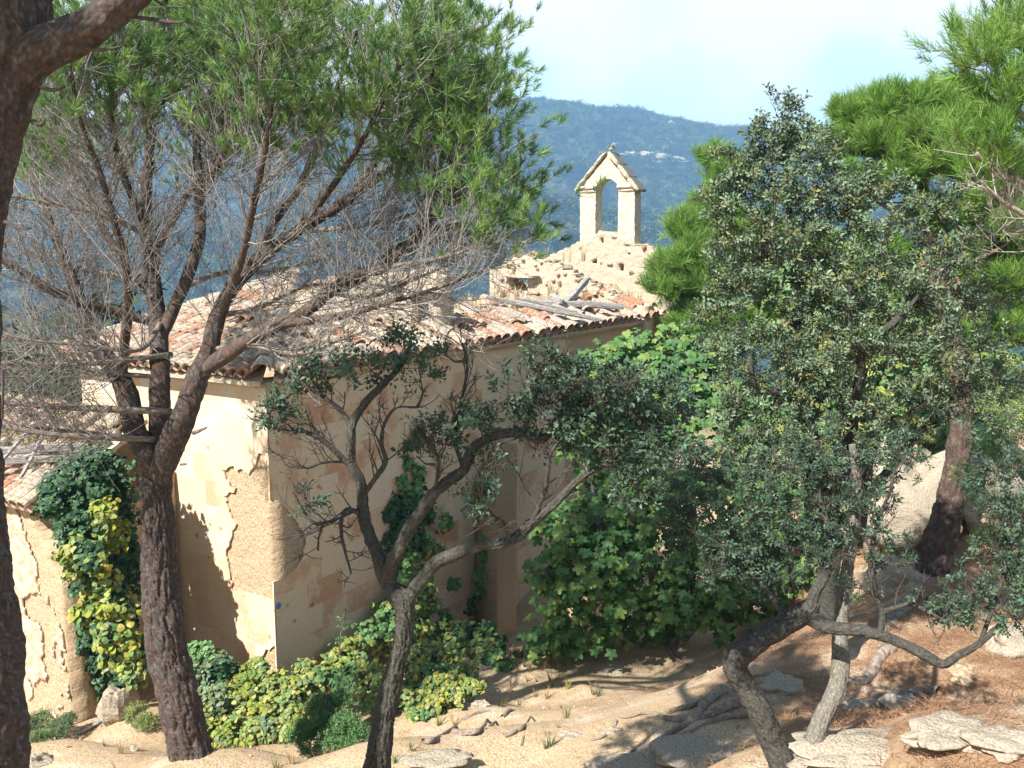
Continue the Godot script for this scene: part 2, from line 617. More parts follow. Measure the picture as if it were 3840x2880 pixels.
# A coat or slab with an outline of its own (in du, dv metres) and a thickness; jag roughens the outline's long edges.
func coat(outline: PackedVector2Array, o: Vector3, du: Vector3, dv: Vector3, thick: float, jag: float, step: float, keep: Rect2, uv_size := Vector2(1, 1), uv_from := Vector2.ZERO) -> Shape:
	var dn := du.cross(dv)
	var line := PackedVector2Array()
	for k in outline.size():
		var a := outline[k]
		var b := outline[(k + 1) % outline.size()]
		var n := maxi(1, int((b - a).length() / step))
		for j in n:
			var p := a.lerp(b, float(j) / n)
			if keep.has_point(p):
				p += Vector2(broad.get_noise_2d(p.x * 9.0, p.y * 9.0), broad.get_noise_2d(p.x * 9.0 + 30.0, p.y * 9.0)) * jag
			line.append(p)
	if not Geometry2D.is_polygon_clockwise(line):
		pass
	else:
		line.reverse()
	var sh := Shape.new()
	var n := line.size()
	for s in 2:
		for p in line:
			sh.pt(o + du * p.x + dv * p.y - dn * thick * s, (p - uv_from) / uv_size)
	var t := Geometry2D.triangulate_polygon(line)
	for k in range(0, t.size(), 3):
		var a := line[t[k]]
		var ccw := (line[t[k + 1]] - a).cross(line[t[k + 2]] - a) > 0.0
		var b := t[k + 1] if ccw else t[k + 2]
		var d := t[k + 2] if ccw else t[k + 1]
		sh.face(t[k], b, d)
		sh.face(t[k] + n, d + n, b + n)
	for k in n:
		var q := (k + 1) % n
		var at := sh.v.size()
		for e in [k, q, q + n, k + n]:
			sh.pt(sh.v[e], sh.uv[e])
		sh.face(at, at + 2, at + 1)
		sh.face(at, at + 3, at + 2)
	return sh


# ------------------------------------------------------------------ ground and hills
func litter_at(x: float, z: float) -> float:
	var d := -z
	var k := smoothstep(-0.7, 0.6, x - (2.4 + (d - 8.0) * 0.22) + 0.9 * broad.get_noise_2d(x * 0.9 + 3.0, z * 0.9))
	return k * clampf(0.75 + 0.9 * broad.get_noise_2d(x * 1.7, z * 1.7 + 20.0), 0.0, 1.0)


func build_ground() -> void:
	var nx := 290
	var nz := 380
	var xs := PackedFloat32Array()
	var zs := PackedFloat32Array()
	for a in nx + 1:
		var u := 2.0 * a / nx - 1.0
		xs.append(6.5 * sinh(6.65 * u))
	for b in nz + 1:
		var u := lerpf(-0.32, 1.0, float(b) / nz)
		zs.append(-12.0 - 6.5 * sinh(6.65 * u))
	var sh := Shape.new()
	var sand := Color(0.60, 0.47, 0.315)
	var sand2 := Color(0.52, 0.395, 0.26)
	var reddish := Color(0.31, 0.185, 0.11)
	var chalk := Color(0.70, 0.61, 0.48)
	for b in nz + 1:
		for a in nx + 1:
			var x := xs[a]
			var z := zs[b]
			var r := Vector2(x, z + 12.0).length()
			var c := sand.lerp(sand2, clampf(0.5 + 0.9 * broad.get_noise_2d(x * 0.7, z * 0.7), 0.0, 1.0))
			if r < 30.0:
				c = c.lerp(reddish, litter_at(x, z))
				c = c.lerp(chalk, smoothstep(0.18, 0.42, broad.get_noise_2d(x * 1.3 + 71.0, z * 1.3)) * 0.8)
			c = c.lerp(Color(0.10, 0.115, 0.055), smoothstep(24.0, 40.0, r))
			sh.tone = c
			sh.pt(Vector3(x, land_y(x, z), z), Vector2(x, z))
	var w := nx + 1
	for b in nz:
		for a in nx:
			var q := b * w + a
			sh.face(q, q + 1, q + w + 1)
			sh.face(q, q + w + 1, q + w)
	var o := MeshInstance3D.new()
	o.name = "ground"
	o.mesh = sh.mesh()
	o.material_override = M.ground
	o.set_meta("kind", "structure")
	o.set_meta("label", "pale sandy slope with reddish pine litter falling away to the valley and wooded hills")
	add_child(o)


func clump_tree(faces: int, size: float, seed_: int) -> ArrayMesh:
	var sh := Shape.new()
	var r := RandomNumberGenerator.new()
	r.seed = seed_
	var lobes := []
	for k in 7:
		lobes.append([Vector3(r.randf_range(-0.45, 0.45), r.randf_range(0.35, 0.95), r.randf_range(-0.45, 0.45)), r.randf_range(0.28, 0.48)])
	for k in faces:
		var l: Array = lobes[r.randi() % lobes.size()]
		var y := r.randf_range(-0.6, 1.0)
		var a := r.randf_range(0, TAU)
		var d := Vector3(sqrt(1.0 - y * y) * cos(a), y, sqrt(1.0 - y * y) * sin(a))
		var p: Vector3 = l[0] + d * l[1] * r.randf_range(0.8, 1.08)
		var bs := along((d + Vector3(r.randf_range(-0.5, 0.5), r.randf_range(-0.2, 0.8), r.randf_range(-0.5, 0.5))).normalized(), r.randf_range(0, TAU))
		var s := size * r.randf_range(0.7, 1.3)
		sh.tri(p + bs.x * s, p + bs.z * s - bs.x * s * 0.6, p - bs.z * s - bs.x * s * 0.6)
	return sh.mesh(false)


func build_hills() -> void:
	var xf: Array[Transform3D] = []
	var tint := PackedColorArray()
	var near_xf: Array[Transform3D] = []
	var near_tint := PackedColorArray()
	while xf.size() < 36000:
		var d := sqrt(rf(260.0 * 260.0, 1960.0 * 1960.0))
		var x := d * rf(-0.72, 0.66)
		var z := -d
		if broad.get_noise_2d(x * 0.006 + 5.0, z * 0.006) < -0.28 and rf(0, 1) < 0.7:
			continue
		var s := rf(9.0, 15.0) * (0.75 + 0.5 * clampf(0.5 + broad.get_noise_2d(x * 0.01, z * 0.01), 0.0, 1.0))
		s *= lerpf(0.6, 1.0, smoothstep(250.0, 1100.0, d))
		var y := far_y(x, z)
		xf.append(Transform3D(Basis(Vector3.UP, rf(0, TAU)).scaled(Vector3(s, s * rf(0.75, 1.1), s)), Vector3(x, y - 0.12 * s, z)))
		var wood := 0.62 + 0.9 * clampf(0.5 + 0.9 * broad.get_noise_2d(x * 0.008 + 50.0, z * 0.008), 0.0, 1.0)
		tint.append(tone("forest", 0.45) * wood)
	for k in 4200:
		var d := sqrt(rf(42.0 * 42.0, 330.0 * 330.0))
		var x := d * rf(-0.75, 0.7)
		if d < 60.0 and x > -14.0 and x < 22.0:
			continue
		var s := rf(3.0, 5.5) * (1.0 + d / 400.0)
		near_xf.append(Transform3D(Basis(Vector3.UP, rf(0, TAU)).scaled(Vector3(s, s * rf(0.8, 1.2), s)), Vector3(x, land_y(x, -d) - 0.1 * s, -d)))
		near_tint.append(tone("forest", 0.35) * Color(1.25, 1.35, 1.2))
	var f := many(self, "hillside_forest", clump_tree(170, 0.085, 3), M.forest_leaves, xf, tint)
	f.set_meta("label", "dense evergreen forest covering the far blue hills across the valley")
	f.set_meta("category", "forest")
	var g := many(self, "valley_woods", clump_tree(700, 0.05, 4), M.forest_leaves, near_xf, near_tint)
	g.set_meta("label", "greener woods in the valley just behind the chapel")
	g.set_meta("category", "woods")
	# bare pale cliffs on the far slope
	var spots := [[Vector3(142.56, 107.33, -1100.00), 15.3, 4.4], [Vector3(156.53, 105.76, -1100.00), 11.9, 4.1], [Vector3(173.77, 102.10, -1100.00), 18.7, 4.8], [Vector3(191.05, 97.38, -1100.00), 10.2, 3.7], [Vector3(179.17, 143.75, -1100.00), 10.2, 3.1], [Vector3(119.85, 119.34, -1100.00), 6.8, 3.7]]
	var said := ["bare pale cliff left of the long cliff band on the far hill", "small bare rock face in the middle of the cliff band on the far hill", "widest bare rock face of the cliff band on the far hill", "rightmost bare rock face of the cliff band on the far hill", "bare pale patch high up near the far hill's skyline", "bare pale rock just above the bell arch's tip on the far hill"]
	for k in spots.size():
		var p: Vector3 = spots[k][0]
		var q := p
		for j in 200:   # out to where that line meets the slope
			if far_y(q.x, q.z) > q.y - 2.0:
				break
			q += (p - Vector3(0, 8.1, 0)).normalized() * 5.0
		var sh := rounded(Vector3(spots[k][1] * 2.4, spots[k][2] * 3.2, 12.0), 3.0, 0.6, k + 2, 12, 22)
		var o := alone("cliff", flat(sh), M.stone_pale, said[k], "cliff", "bare cliffs on the far hill")
		o.position = Vector3(q.x, far_y(q.x, q.z) + 4.0, q.z)


# ------------------------------------------------------------------ the chapel
func plaster_tex(w_m: float, h_m: float, base: Color, ashlar: Color, pale: Color, share: float, seed_: int) -> ImageTexture:
	var k := 96.0
	var w := int(w_m * k)
	var h := int(h_m * k)
	var n := FastNoiseLite.new()
	n.seed = seed_
	n.frequency = 0.012
	n.fractal_octaves = 5
	var big := n.get_image(w, h, false, false, true).get_data()
	n.seed = seed_ + 1
	n.frequency = 0.11
	var small := n.get_image(w, h, false, false, true).get_data()
	var r := RandomNumberGenerator.new()
	r.seed = seed_
	var pick := PackedFloat32Array()
	for q in 4000:
		pick.append(r.randf())
	var out := PackedByteArray()
	out.resize(w * h * 3)
	var row_h := 0.43 * k
	var len_ := 0.86 * k
	for y in h:
		var row := int(y / row_h)
		var fy := fposmod(y, row_h)
		for x in w:
			var xx := x + (row % 2) * len_ * 0.5 + pick[row + 900] * 20.0
			var fx := fposmod(xx, len_)
			var q := pick[(row * 37 + int(xx / len_)) % 900]
			var b := big[y * w + x] / 255.0
			var s := small[y * w + x] / 255.0
			var c := base.lerp(pale, smoothstep(0.45, 0.75, b) * 0.7)
			if q < share:
				c = c.lerp(ashlar, smoothstep(0.36, 0.66, b + (s - 0.5) * 0.5) * (0.3 + q / share * 0.7))
			elif q > 0.8:
				c = c.lerp(pale, 0.35)
			if (fy < 1.4 or fx < 1.4) and b > 0.45 and q < 0.75:
				c = c.lerp(pale, 0.4)
			c = c * (0.88 + 0.2 * s)
			if s > 0.83 and b < 0.5:
				c = c * 0.82
			var at := (y * w + x) * 3
			out[at] = int(clampf(pow(c.r, 0.4545), 0, 1) * 255)
			out[at + 1] = int(clampf(pow(c.g, 0.4545), 0, 1) * 255)
			out[at + 2] = int(clampf(pow(c.b, 0.4545), 0, 1) * 255)
	for q in 5:   # hair cracks wandering through the plaster
		var p := Vector2(r.randf() * w, r.randf() * h)
		var d := Vector2.from_angle(r.randf_range(0.9, 2.3) if q % 3 else r.randf_range(-0.4, 0.4))
		for j in r.randi_range(60, 220):
			d = d.rotated(r.randf_range(-0.35, 0.35))
			p += d
			if p.x < 1 or p.y < 1 or p.x >= w - 1 or p.y >= h - 1:
				break
			var at := (int(p.y) * w + int(p.x)) * 3
			for e in 3:
				out[at + e] = int(out[at + e] * 0.68)
	for q in 60:   # chips and spots where the skin of the plaster is gone
		var p := Vector2(r.randf() * w, r.randf() * h)
		var rad := r.randf_range(1.0, 5.0)
		for y in range(maxi(0, int(p.y - rad)), mini(h, int(p.y + rad))):
			for x in range(maxi(0, int(p.x - rad)), mini(w, int(p.x + rad))):
				if Vector2(x, y).distance_to(p) < rad * (0.6 + small[y * w + x] / 400.0):
					var at := (y * w + x) * 3
					for e in 3:
						out[at + e] = int(out[at + e] * (0.80 - 0.06 * e))
	return ImageTexture.create_from_image(Image.create_from_data(w, h, false, Image.FORMAT_RGB8, out))


func tile_mesh(r_low: float, r_high: float, length: float, thick: float, seed_: int) -> ArrayMesh:
	var sh := Shape.new()
	var n := 6
	for s in 2:   # outer, then inner
		for e in 2:
			for k in n + 1:
				var a := PI * k / n
				var r := (r_low if e == 0 else r_high) - thick * s
				var wob := 1.0 + 0.05 * fine.get_noise_2d(k * 1.3 + seed_ * 9.0, e * 4.0)
				sh.pt(Vector3(e * length, sin(a) * r * 0.86 * wob, cos(a) * r * wob), Vector2(e, float(k) / n))
	var w := n + 1
	for k in n:
		sh.face(k, k + w, k + w + 1)
		sh.face(k, k + w + 1, k + 1)
		var q := 2 * w + k
		sh.face(q, q + w + 1, q + w)
		sh.face(q, q + 1, q + w + 1)
		sh.face(k, k + 1, 2 * w + k + 1)
		sh.face(k, 2 * w + k + 1, 2 * w + k)
		var p := w + k
		sh.face(p, 3 * w + k + 1, p + 1)
		sh.face(p, 3 * w + k, 3 * w + k + 1)
	for e in [0, n]:
		var a: int = e
		if e == 0:
			sh.face(a, 2 * w + a, 3 * w + a)
			sh.face(a, 3 * w + a, w + a)
		else:
			sh.face(a, 3 * w + a, 2 * w + a)
			sh.face(a, w + a, 3 * w + a)
	return flat_smooth(sh)


# smooth along the curve, sharp at the ends: each face group keeps corners of its own
func flat_smooth(sh: Shape) -> ArrayMesh:
	return flat(sh)


var tile_shapes := []
var hip_shape: ArrayMesh
var wide_shapes := []
var stone_shapes := []


func tile_colour() -> Material:
	var q := rf(0, 1)
	if q < 0.30:
		return M.tile_pink
	if q < 0.42:
		return M.tile_red
	if q < 0.74:
		return M.tile_buff
	if q < 0.93:
		return M.tile_grey
	return M.tile_orange


func lay_tile(parent: Node3D, at: Vector3, x: Vector3, y: Vector3, lift: float, kind := 0) -> void:
	var b := Basis(x, y, x.cross(y)).orthonormalized()
	b = b * Basis.from_euler(Vector3(rf(-0.07, 0.07), rf(-0.06, 0.06), -lift + rf(-0.025, 0.025)))
	var o := part(parent, "tile", hip_shape if kind == 1 else wide_shapes[rng.randi() % 3] if kind == 2 else tile_shapes[rng.randi() % tile_shapes.size()], (M.tile_grey if rf(0, 1) < 0.4 else M.tile_buff) if kind == 1 else tile_colour())
	o.transform = Transform3D(b, at)


func stone(parent: Node3D, at: Vector3, size: float, called := "stone") -> void:
	var q := rf(0, 1)
	var m: Material = M.stone_pale if q < 0.5 else M.stone_ochre if q < 0.75 else M.stone_grey if q < 0.9 else M.brick_red
	var o := part(parent, called, stone_shapes[rng.randi() % stone_shapes.size()], m)
	o.transform = Transform3D(Basis.from_euler(Vector3(rf(-0.5, 0.5), rf(0, TAU), rf(-0.5, 0.5))).scaled(Vector3(size * rf(0.8, 1.5), size * rf(0.55, 0.9), size * rf(0.8, 1.3))), at)


func top_at(profile: PackedVector2Array, z: float) -> float:
	for k in profile.size() - 1:
		if z <= profile[k + 1].x:
			var t := clampf((z - profile[k].x) / (profile[k + 1].x - profile[k].x), 0.0, 1.0)
			return lerpf(profile[k].y, profile[k + 1].y, t)
	return profile[profile.size() - 1].y


# A cross wall facing the apse: jagged top, openings given as (z, y, width, height) rectangles.
func cross_wall(t: Node3D, called: String, x: float, z0: float, z1: float, y0: float, thick: float, profile: PackedVector2Array, holes: Array, stones: int) -> void:
	var res := 0.07
	var top := 0.0
	for p in profile:
		top = maxf(top, p.y)
	var f := func(u: float, v: float) -> bool:
		var z := z0 + u
		var y := y0 + v
		if y - res * 0.5 > top_at(profile, z) + 0.10 * broad.get_noise_2d(z * 5.0, x):
			return false
		for h in holes:
			var w: float = h.z * 0.5
			if absf(z - h.x) < w + 0.03 * broad.get_noise_2d(y * 7.0, z) and y > h.y and y < h.y + h.w:
				return false
		return true
	var sh := rough_wall(Vector3(x, y0, z0), Vector3(0, 0, 1), Vector3(0, 1, 0), thick, int((z1 - z0) / res), int((top + 0.3 - y0) / res), res, 0.028, f)
	for k in sh.v.size():
		var q := sh.v[k]
		q.y = minf(q.y, top_at(profile, q.z) + 0.10 * broad.get_noise_2d(q.z * 5.0, x) + 0.03 * fine.get_noise_2d(q.z * 9.0, q.x * 6.0))
		sh.v[k] = q
	var w := part(t, called, sh.mesh(), M.rubble_wall)
	for k in stones:
		var z := rf(z0, z1)
		var y := top_at(profile, z)
		if k % 4 > 0:
			stone(w, Vector3(x + rf(-0.02, thick), y + rf(-0.30, 0.06), z), rf(0.09, 0.22))
		else:
			var p := Vector3(x - 0.01, y - absf(rng.randfn(0.0, 0.8)) - 0.05, z)
			if f.call(p.z - z0, p.y - y0):
				stone(w, p, rf(0.06, 0.16))


func build_chapel() -> void:
	for k in 5:
		stone_shapes.append(flat(rounded(Vector3(1, 1, 1), 3.2, 0.33, k + 1, 5, 8)))
		tile_shapes.append(tile_mesh(0.108, 0.085, 0.46, 0.016, k))
	for k in 3:
		wide_shapes.append(tile_mesh(0.165, 0.13, 0.64, 0.022, k + 20))
	hip_shape = tile_mesh(0.15, 0.12, 0.5, 0.02, 9)
	var t := thing("chapel", "ruined stone chapel with ochre plastered walls, broken tile roof and bell gable", "chapel", CHAPEL_AT)
	t.set_meta("own_axes", true)
	var e1 := Vector3(0.534, 0, -0.845).normalized()
	t.basis = Basis(e1, Vector3.UP, e1.cross(Vector3.UP))
	var Z := Vector3(0, 0, 1)
	var X := Vector3(1, 0, 0)
	var Y := Vector3(0, 1, 0)
	var whole := func(_u: float, _v: float) -> bool: return true
	# masonry cores under the plaster
	var core := rough_wall(Vector3(0.02, -1.2, -4.67), Z, Y, 0.55, 39, 60, 0.12, 0.016, whole)
	var apse := part(t, "apse_wall", core.mesh(), M.masonry)
	var core2 := rough_wall(Vector3(0.03, -1.2, -0.02), X, Y, 0.55, 138, 60, 0.12, 0.016, whole)
	var side := part(t, "side_wall", core2.mesh(), M.masonry)
	var back := Shape.new()
	back.box(Vector3(8.3, 2.4, -4.4), Vector3(16.5, 7.2, 0.5))
	part(t, "far_wall", back.mesh(false), M.masonry)
	# plaster of the sunny end wall, flaked off beside the corner
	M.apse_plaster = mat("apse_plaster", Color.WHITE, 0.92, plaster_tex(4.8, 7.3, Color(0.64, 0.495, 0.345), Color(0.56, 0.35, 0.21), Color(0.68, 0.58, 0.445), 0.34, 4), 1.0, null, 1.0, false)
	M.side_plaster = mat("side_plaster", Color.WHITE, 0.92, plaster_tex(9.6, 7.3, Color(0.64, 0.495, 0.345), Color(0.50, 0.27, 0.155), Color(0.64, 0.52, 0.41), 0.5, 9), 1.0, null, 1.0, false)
	var a := PackedVector2Array([Vector2(-4.69, -1.2), Vector2(0.03, -1.2), Vector2(0.016, 1.331), Vector2(-0.364, 1.510), Vector2(0.032, 1.827), Vector2(0.049, 2.540), Vector2(-0.462, 2.579), Vector2(-0.954, 2.525), Vector2(-0.987, 2.858), Vector2(-1.067, 3.157), Vector2(-0.894, 3.437), Vector2(-0.779, 3.704), Vector2(-0.922, 3.835), Vector2(-1.025, 4.096), Vector2(-0.756, 4.227), Vector2(-0.964, 4.366), Vector2(-1.019, 4.511), Vector2(-0.818, 4.606), Vector2(-0.417, 4.560), Vector2(-0.275, 4.683), Vector2(-0.223, 4.867), Vector2(-0.108, 4.911), Vector2(-0.034, 4.773), Vector2(0.064, 4.895), Vector2(0.03, 6.0), Vector2(-4.69, 6.0)])
	a[2].x = 0.03
	a[4].x = 0.03
	a[5].x = 0.03
	a[23].x = 0.03
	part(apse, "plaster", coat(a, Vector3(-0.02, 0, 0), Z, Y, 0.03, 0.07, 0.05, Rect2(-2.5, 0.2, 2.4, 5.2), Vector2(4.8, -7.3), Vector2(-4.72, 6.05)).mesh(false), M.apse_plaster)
	var b := PackedVector2Array([Vector2(-0.019, -1.2), Vector2(9.4, -1.2), Vector2(9.4, 6.0), Vector2(-0.019, 6.0), Vector2(0.005, 4.200), Vector2(0.261, 4.079), Vector2(0.524, 3.694), Vector2(0.735, 3.326), Vector2(0.650, 3.068), Vector2(0.489, 2.959), Vector2(0.182, 2.867), Vector2(0.004, 2.862)])
	b[4].x = -0.019
	b[11].x = -0.019
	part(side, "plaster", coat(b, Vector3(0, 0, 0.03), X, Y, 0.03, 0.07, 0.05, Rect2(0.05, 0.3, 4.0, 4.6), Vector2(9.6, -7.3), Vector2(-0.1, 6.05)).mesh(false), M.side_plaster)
	# a round blue way mark painted beside the corner
	var dot := Shape.new()
	for k in 20:
		dot.tri(Vector3.ZERO, Vector3(cos(TAU * k / 20), sin(TAU * k / 20), 0) * 0.055, Vector3(cos(TAU * (k + 1) / 20), sin(TAU * (k + 1) / 20), 0) * 0.055)
	var mark := part(side, "paint_mark", dot.mesh(false), mat("blue_paint", lin(0.10, 0.20, 0.52), 0.7))
	mark.position = Vector3(0.068, 2.438, 0.034)
	mark.set_meta("label", "round blue painted way mark")
	var dot2 := part(side, "paint_mark", dot.mesh(false), mat("green_paint", lin(0.28, 0.38, 0.20), 0.7))
	dot2.position = Vector3(0.255, 2.382, 0.034)
	dot2.scale = Vector3(0.6, 0.6, 1)
	# cornices of mortar under the eaves
	var c1 := part(t, "cornice", flat(rounded(Vector3(4.95, 0.13, 0.3), 12.0, 0.05, 3, 8, 80)), M.masonry)
	c1.transform = Transform3D(Basis(Vector3.UP, PI / 2), Vector3(-0.03, 6.02, -2.33))
	for k in 5:
		var c2 := part(t, "cornice", flat(rounded(Vector3(3.0, 0.13, 0.3), 12.0, 0.06, 5 + k, 8, 60)), M.masonry)
		c2.position = Vector3(1.3 + k * 2.95, 6.02 + rf(-0.015, 0.015), 0.06)
	# buttress half way along the side wall
	var bu := rough_wall(Vector3(5.5, -1.3, 0.04), X, Y, 0.5, 7, 52, 0.12, 0.02, func(u, v): return v < 4.6 + u * 0.8)
	for k in bu.v.size():
		bu.v[k] += Vector3(0, 0, 0.54)
	part(t, "buttress", bu.mesh(), M.masonry)
	roof(t)
	# cross walls, rubble over the vault, the west gable
	cross_wall(t, "inner_wall", 4.6, -4.67, -0.1, 5.4, 0.5, PackedVector2Array([Vector2(-4.037, 7.165), Vector2(-3.110, 7.372), Vector2(-2.210, 7.428), Vector2(-1.835, 7.565), Vector2(-1.116, 7.540), Vector2(-0.650, 7.628), Vector2(-0.310, 7.677), Vector2(-0.069, 7.433), Vector2(0.290, 7.247)]), [Vector4(Vector2(-0.497, 6.666).x, 6.5, 0.5, 0.68)], 60)
	cross_wall(t, "nave_wall", 13.2, -4.67, 0.4, 5.4, 0.55, PackedVector2Array([Vector2(-5.467, 6.888), Vector2(-5.043, 7.201), Vector2(-4.627, 7.398), Vector2(-3.978, 7.649), Vector2(-3.424, 7.799), Vector2(-2.729, 7.686), Vector2(-2.199, 7.483), Vector2(-1.605, 7.157), Vector2(-0.952, 6.865), Vector2(-0.245, 6.607), Vector2(0.238, 6.448)]), [Vector4(Vector2(-3.658, 6.500).x, 6.55, 0.66, Vector2(-3.659, 7.158).y - 6.55)], 150)
	var lintel := part(t, "lintel", flat(rounded(Vector3(0.4, 0.09, 1.15), 6.0, 0.1, 3, 6, 12)), M.stone_pale)
	lintel.position = Vector3(13.100, 7.217, -3.502)
	var lintel2 := part(t, "lintel", flat(rounded(Vector3(0.4, 0.10, 0.9), 6.0, 0.1, 4, 6, 12)), M.stone_pale)
	lintel2.position = Vector3(4.500, 7.242, -0.387)
	cross_wall(t, "west_gable", 16.02, -5.0, 0.6, 4.4, 0.8, PackedVector2Array([Vector2(-4.799, 7.439), Vector2(-4.200, 7.797), Vector2(-3.532, 8.074), Vector2(-3.010, 8.316), Vector2(-2.247, 8.551), Vector2(-1.697, 8.353), Vector2(-1.080, 8.089), Vector2(-0.552, 7.899), Vector2(0.188, 7.565)]), [Vector4(Vector2(-2.628, 7.536).x, Vector2(-2.628, 7.522).y, 0.2, 0.2), Vector4(Vector2(-1.755, 7.321).x, Vector2(-1.755, 7.307).y, 0.22, 0.24), Vector4(Vector2(-2.430, 8.173).x, Vector2(-2.430, 8.159).y, 0.17, 0.17), Vector4(Vector2(-1.502, 7.826).x, Vector2(-1.502, 7.826).y, 0.2, 0.26)], 70)
	var rub := Shape.new()
	var nu := 128
	var nv := 36
	for j in nv + 1:
		for i in nu + 1:
			var x := 2.6 + 13.8 * i / nu
			var z := -4.4 + 4.0 * j / nv
			var y := 6.32 + 0.28 * broad.get_noise_2d(x * 0.8, z * 0.8) + 0.10 * fine.get_noise_2d(x * 3.0, z * 3.0) + 0.045 * fine.get_noise_2d(x * 9.0, z * 9.0)
			y -= 1.1 * smoothstep(4.6, 3.2, x)
			y += 0.55 * smoothstep(9.0, 15.5, x) * smoothstep(-0.2, -2.6, z)
			rub.tone = Color(0.92, 0.9, 0.86).lerp(Color(0.62, 0.55, 0.46), clampf(0.5 + broad.get_noise_2d(x * 2.0, z * 2.0 + 9.0), 0.0, 1.0))
			rub.pt(Vector3(x, y, z), Vector2(x, z))
	for j in nv:
		for i in nu:
			var q := j * (nu + 1) + i
			rub.face(q, q + nu + 1, q + nu + 2)
			rub.face(q, q + nu + 2, q + 1)
	var bed := part(t, "rubble_bed", rub.mesh(), M.rubble_wall)
	for k in 260:
		var x := rf(4.8, 16.0)
		var z := rf(-4.0, -0.45)
		stone(bed, Vector3(x, 6.36 + 0.28 * broad.get_noise_2d(x * 0.8, z * 0.8) + 0.55 * smoothstep(9.0, 15.5, x) * smoothstep(-0.2, -2.6, z), z), rf(0.07, 0.24))
	bell_gable(t)


func roof(t: Node3D) -> void:
	var r := Node3D.new()
	r.name = "roof"
	r.set_meta("own_axes", true)
	t.add_child(r)
	var v := Vector3(3.28, 1.33, 0).normalized()
	var n := Vector3(-v.y, v.x, 0)
	var under := tile_mesh(0.105, 0.085, 0.46, 0.014, 3)
	var slope := 3.54
	var bedxf: Array[Transform3D] = []
	var bedc := PackedColorArray()
	# end facet over the apse
	for c in 25:
		var z := -4.86 + c * 0.212
		for k in 11:
			var s := k * 0.335
			var zz := z + 0.106
			if zz > -4.86 + (s + 0.2) / slope * 2.5 and zz < 0.26 - (s + 0.2) / slope * 2.6 and s < slope - 0.3:
				bedxf.append(Transform3D(Basis(v, -n, v.cross(-n)), Vector3(-0.38, 6.16, zz) + v * s + n * 0.06))
				bedc.append(Color(rf(0.8, 1.1), rf(0.8, 1.0), rf(0.75, 1.0)))
			if z > -4.90 + (s + 0.2) / slope * 2.5 and z < 0.30 - (s + 0.2) / slope * 2.6 and s < slope - 0.25:
				if k > 3 and rf(0, 1) < 0.06:
					continue
				lay_tile(r, Vector3(-0.40 + rf(-0.02, 0.02), 6.14, z + rf(-0.012, 0.012)) + v * s + n * 0.075, v, n, 0.03)
	# broken band along the side eave, of larger tiles
	var v2 := Vector3(0, 0.40, -0.92).normalized()
	var n2 := Vector3(0, v2.z * -1.0, v2.y)
	for c in 43:
		var x := 0.10 + c * 0.335
		var rows := 3 if x < 3.2 else 2
		for k in rows:
			var s := k * 0.47
			if x < s * 0.9 - 0.15:
				continue
			var gone := 0.05 if k == 0 else 0.2 if x < 3.2 else 0.55
			bedxf.append(Transform3D(Basis(v2, -n2, v2.cross(-n2)).scaled(Vector3(1.4, 1.5, 1.5)), Vector3(x + 0.167, 6.17, 0.40) + v2 * s + n2 * 0.06))
			bedc.append(Color(rf(0.8, 1.1), rf(0.8, 1.0), rf(0.75, 1.0)))
			if rf(0, 1) < gone:
				continue
			var loose := rf(0, 1) < 0.35 and k > 0
			lay_tile(r, Vector3(x + rf(-0.03, 0.03), 6.12, 0.42 + rf(-0.05, 0.04)) + v2 * s + n2 * (0.20 if loose else 0.085), v2.rotated(n2, rf(-0.7, 0.7) if loose else rf(-0.05, 0.05)), n2, 0.04, 2)
	for k in 16:   # tiles slid loose over the rubble
		var x := rf(5.0, 14.5)
		lay_tile(r, Vector3(x, 6.52 + rf(0.0, 0.10), rf(-1.5, -0.5)), v2.rotated(n2, rf(-1.2, 1.2)), n2, rf(-0.15, 0.15), 2)
	# hip ridge from the corner up to the top
	var h0 := Vector3(-0.36, 6.27, 0.30)
	var h1 := Vector3(2.95, 7.55, -2.33)
	var hd := (h1 - h0).normalized()
	var hn := (Vector3.UP - hd * hd.y).normalized()
	for k in 11:
		if k == 2:
			continue
		lay_tile(r, h0 + hd * (k * 0.40), hd, hn, 0.03, 1)
	var g0 := Vector3(-0.36, 6.27, -4.9)
	var gd := (h1 - g0).normalized()
	var gn := (Vector3.UP - gd * gd.y).normalized()
	for k in 11:
		lay_tile(r, g0 + gd * (k * 0.40), gd, gn, 0.03, 1)
	many(r, "under_tiles", under, M.tile_pink, bedxf, bedc)
	# boards and mortar that carry the tiles
	var sh := Shape.new()
	var a := Vector3(-0.30, 6.09, -4.8)
	var b := Vector3(-0.30, 6.09, 0.22)
	var c := Vector3(2.9, 7.38, -2.33)
	var dn := Vector3(0, -0.08, 0)
	sh.tri(a, b, c)
	sh.tri(a + dn, c + dn, b + dn)
	sh.quad(a, a + dn, b + dn, b)
	sh.quad(b, b + dn, c + dn, c)
	sh.quad(c, c + dn, a + dn, a)
	part(r, "roof_deck", sh.mesh(false), M.rubble_wall)
	var band := rough_wall(Vector3(0.0, 6.09, 0.30), Vector3(1, 0, 0), Vector3(0, 0.40, -0.92).normalized(), 0.07, 120, 10, 0.12, 0.02, func(u, w): return w < 1.0 + 0.35 * broad.get_noise_1d(u * 1.3) and u > w * 0.9)
	part(r, "roof_deck", flat(band), M.rubble_wall)


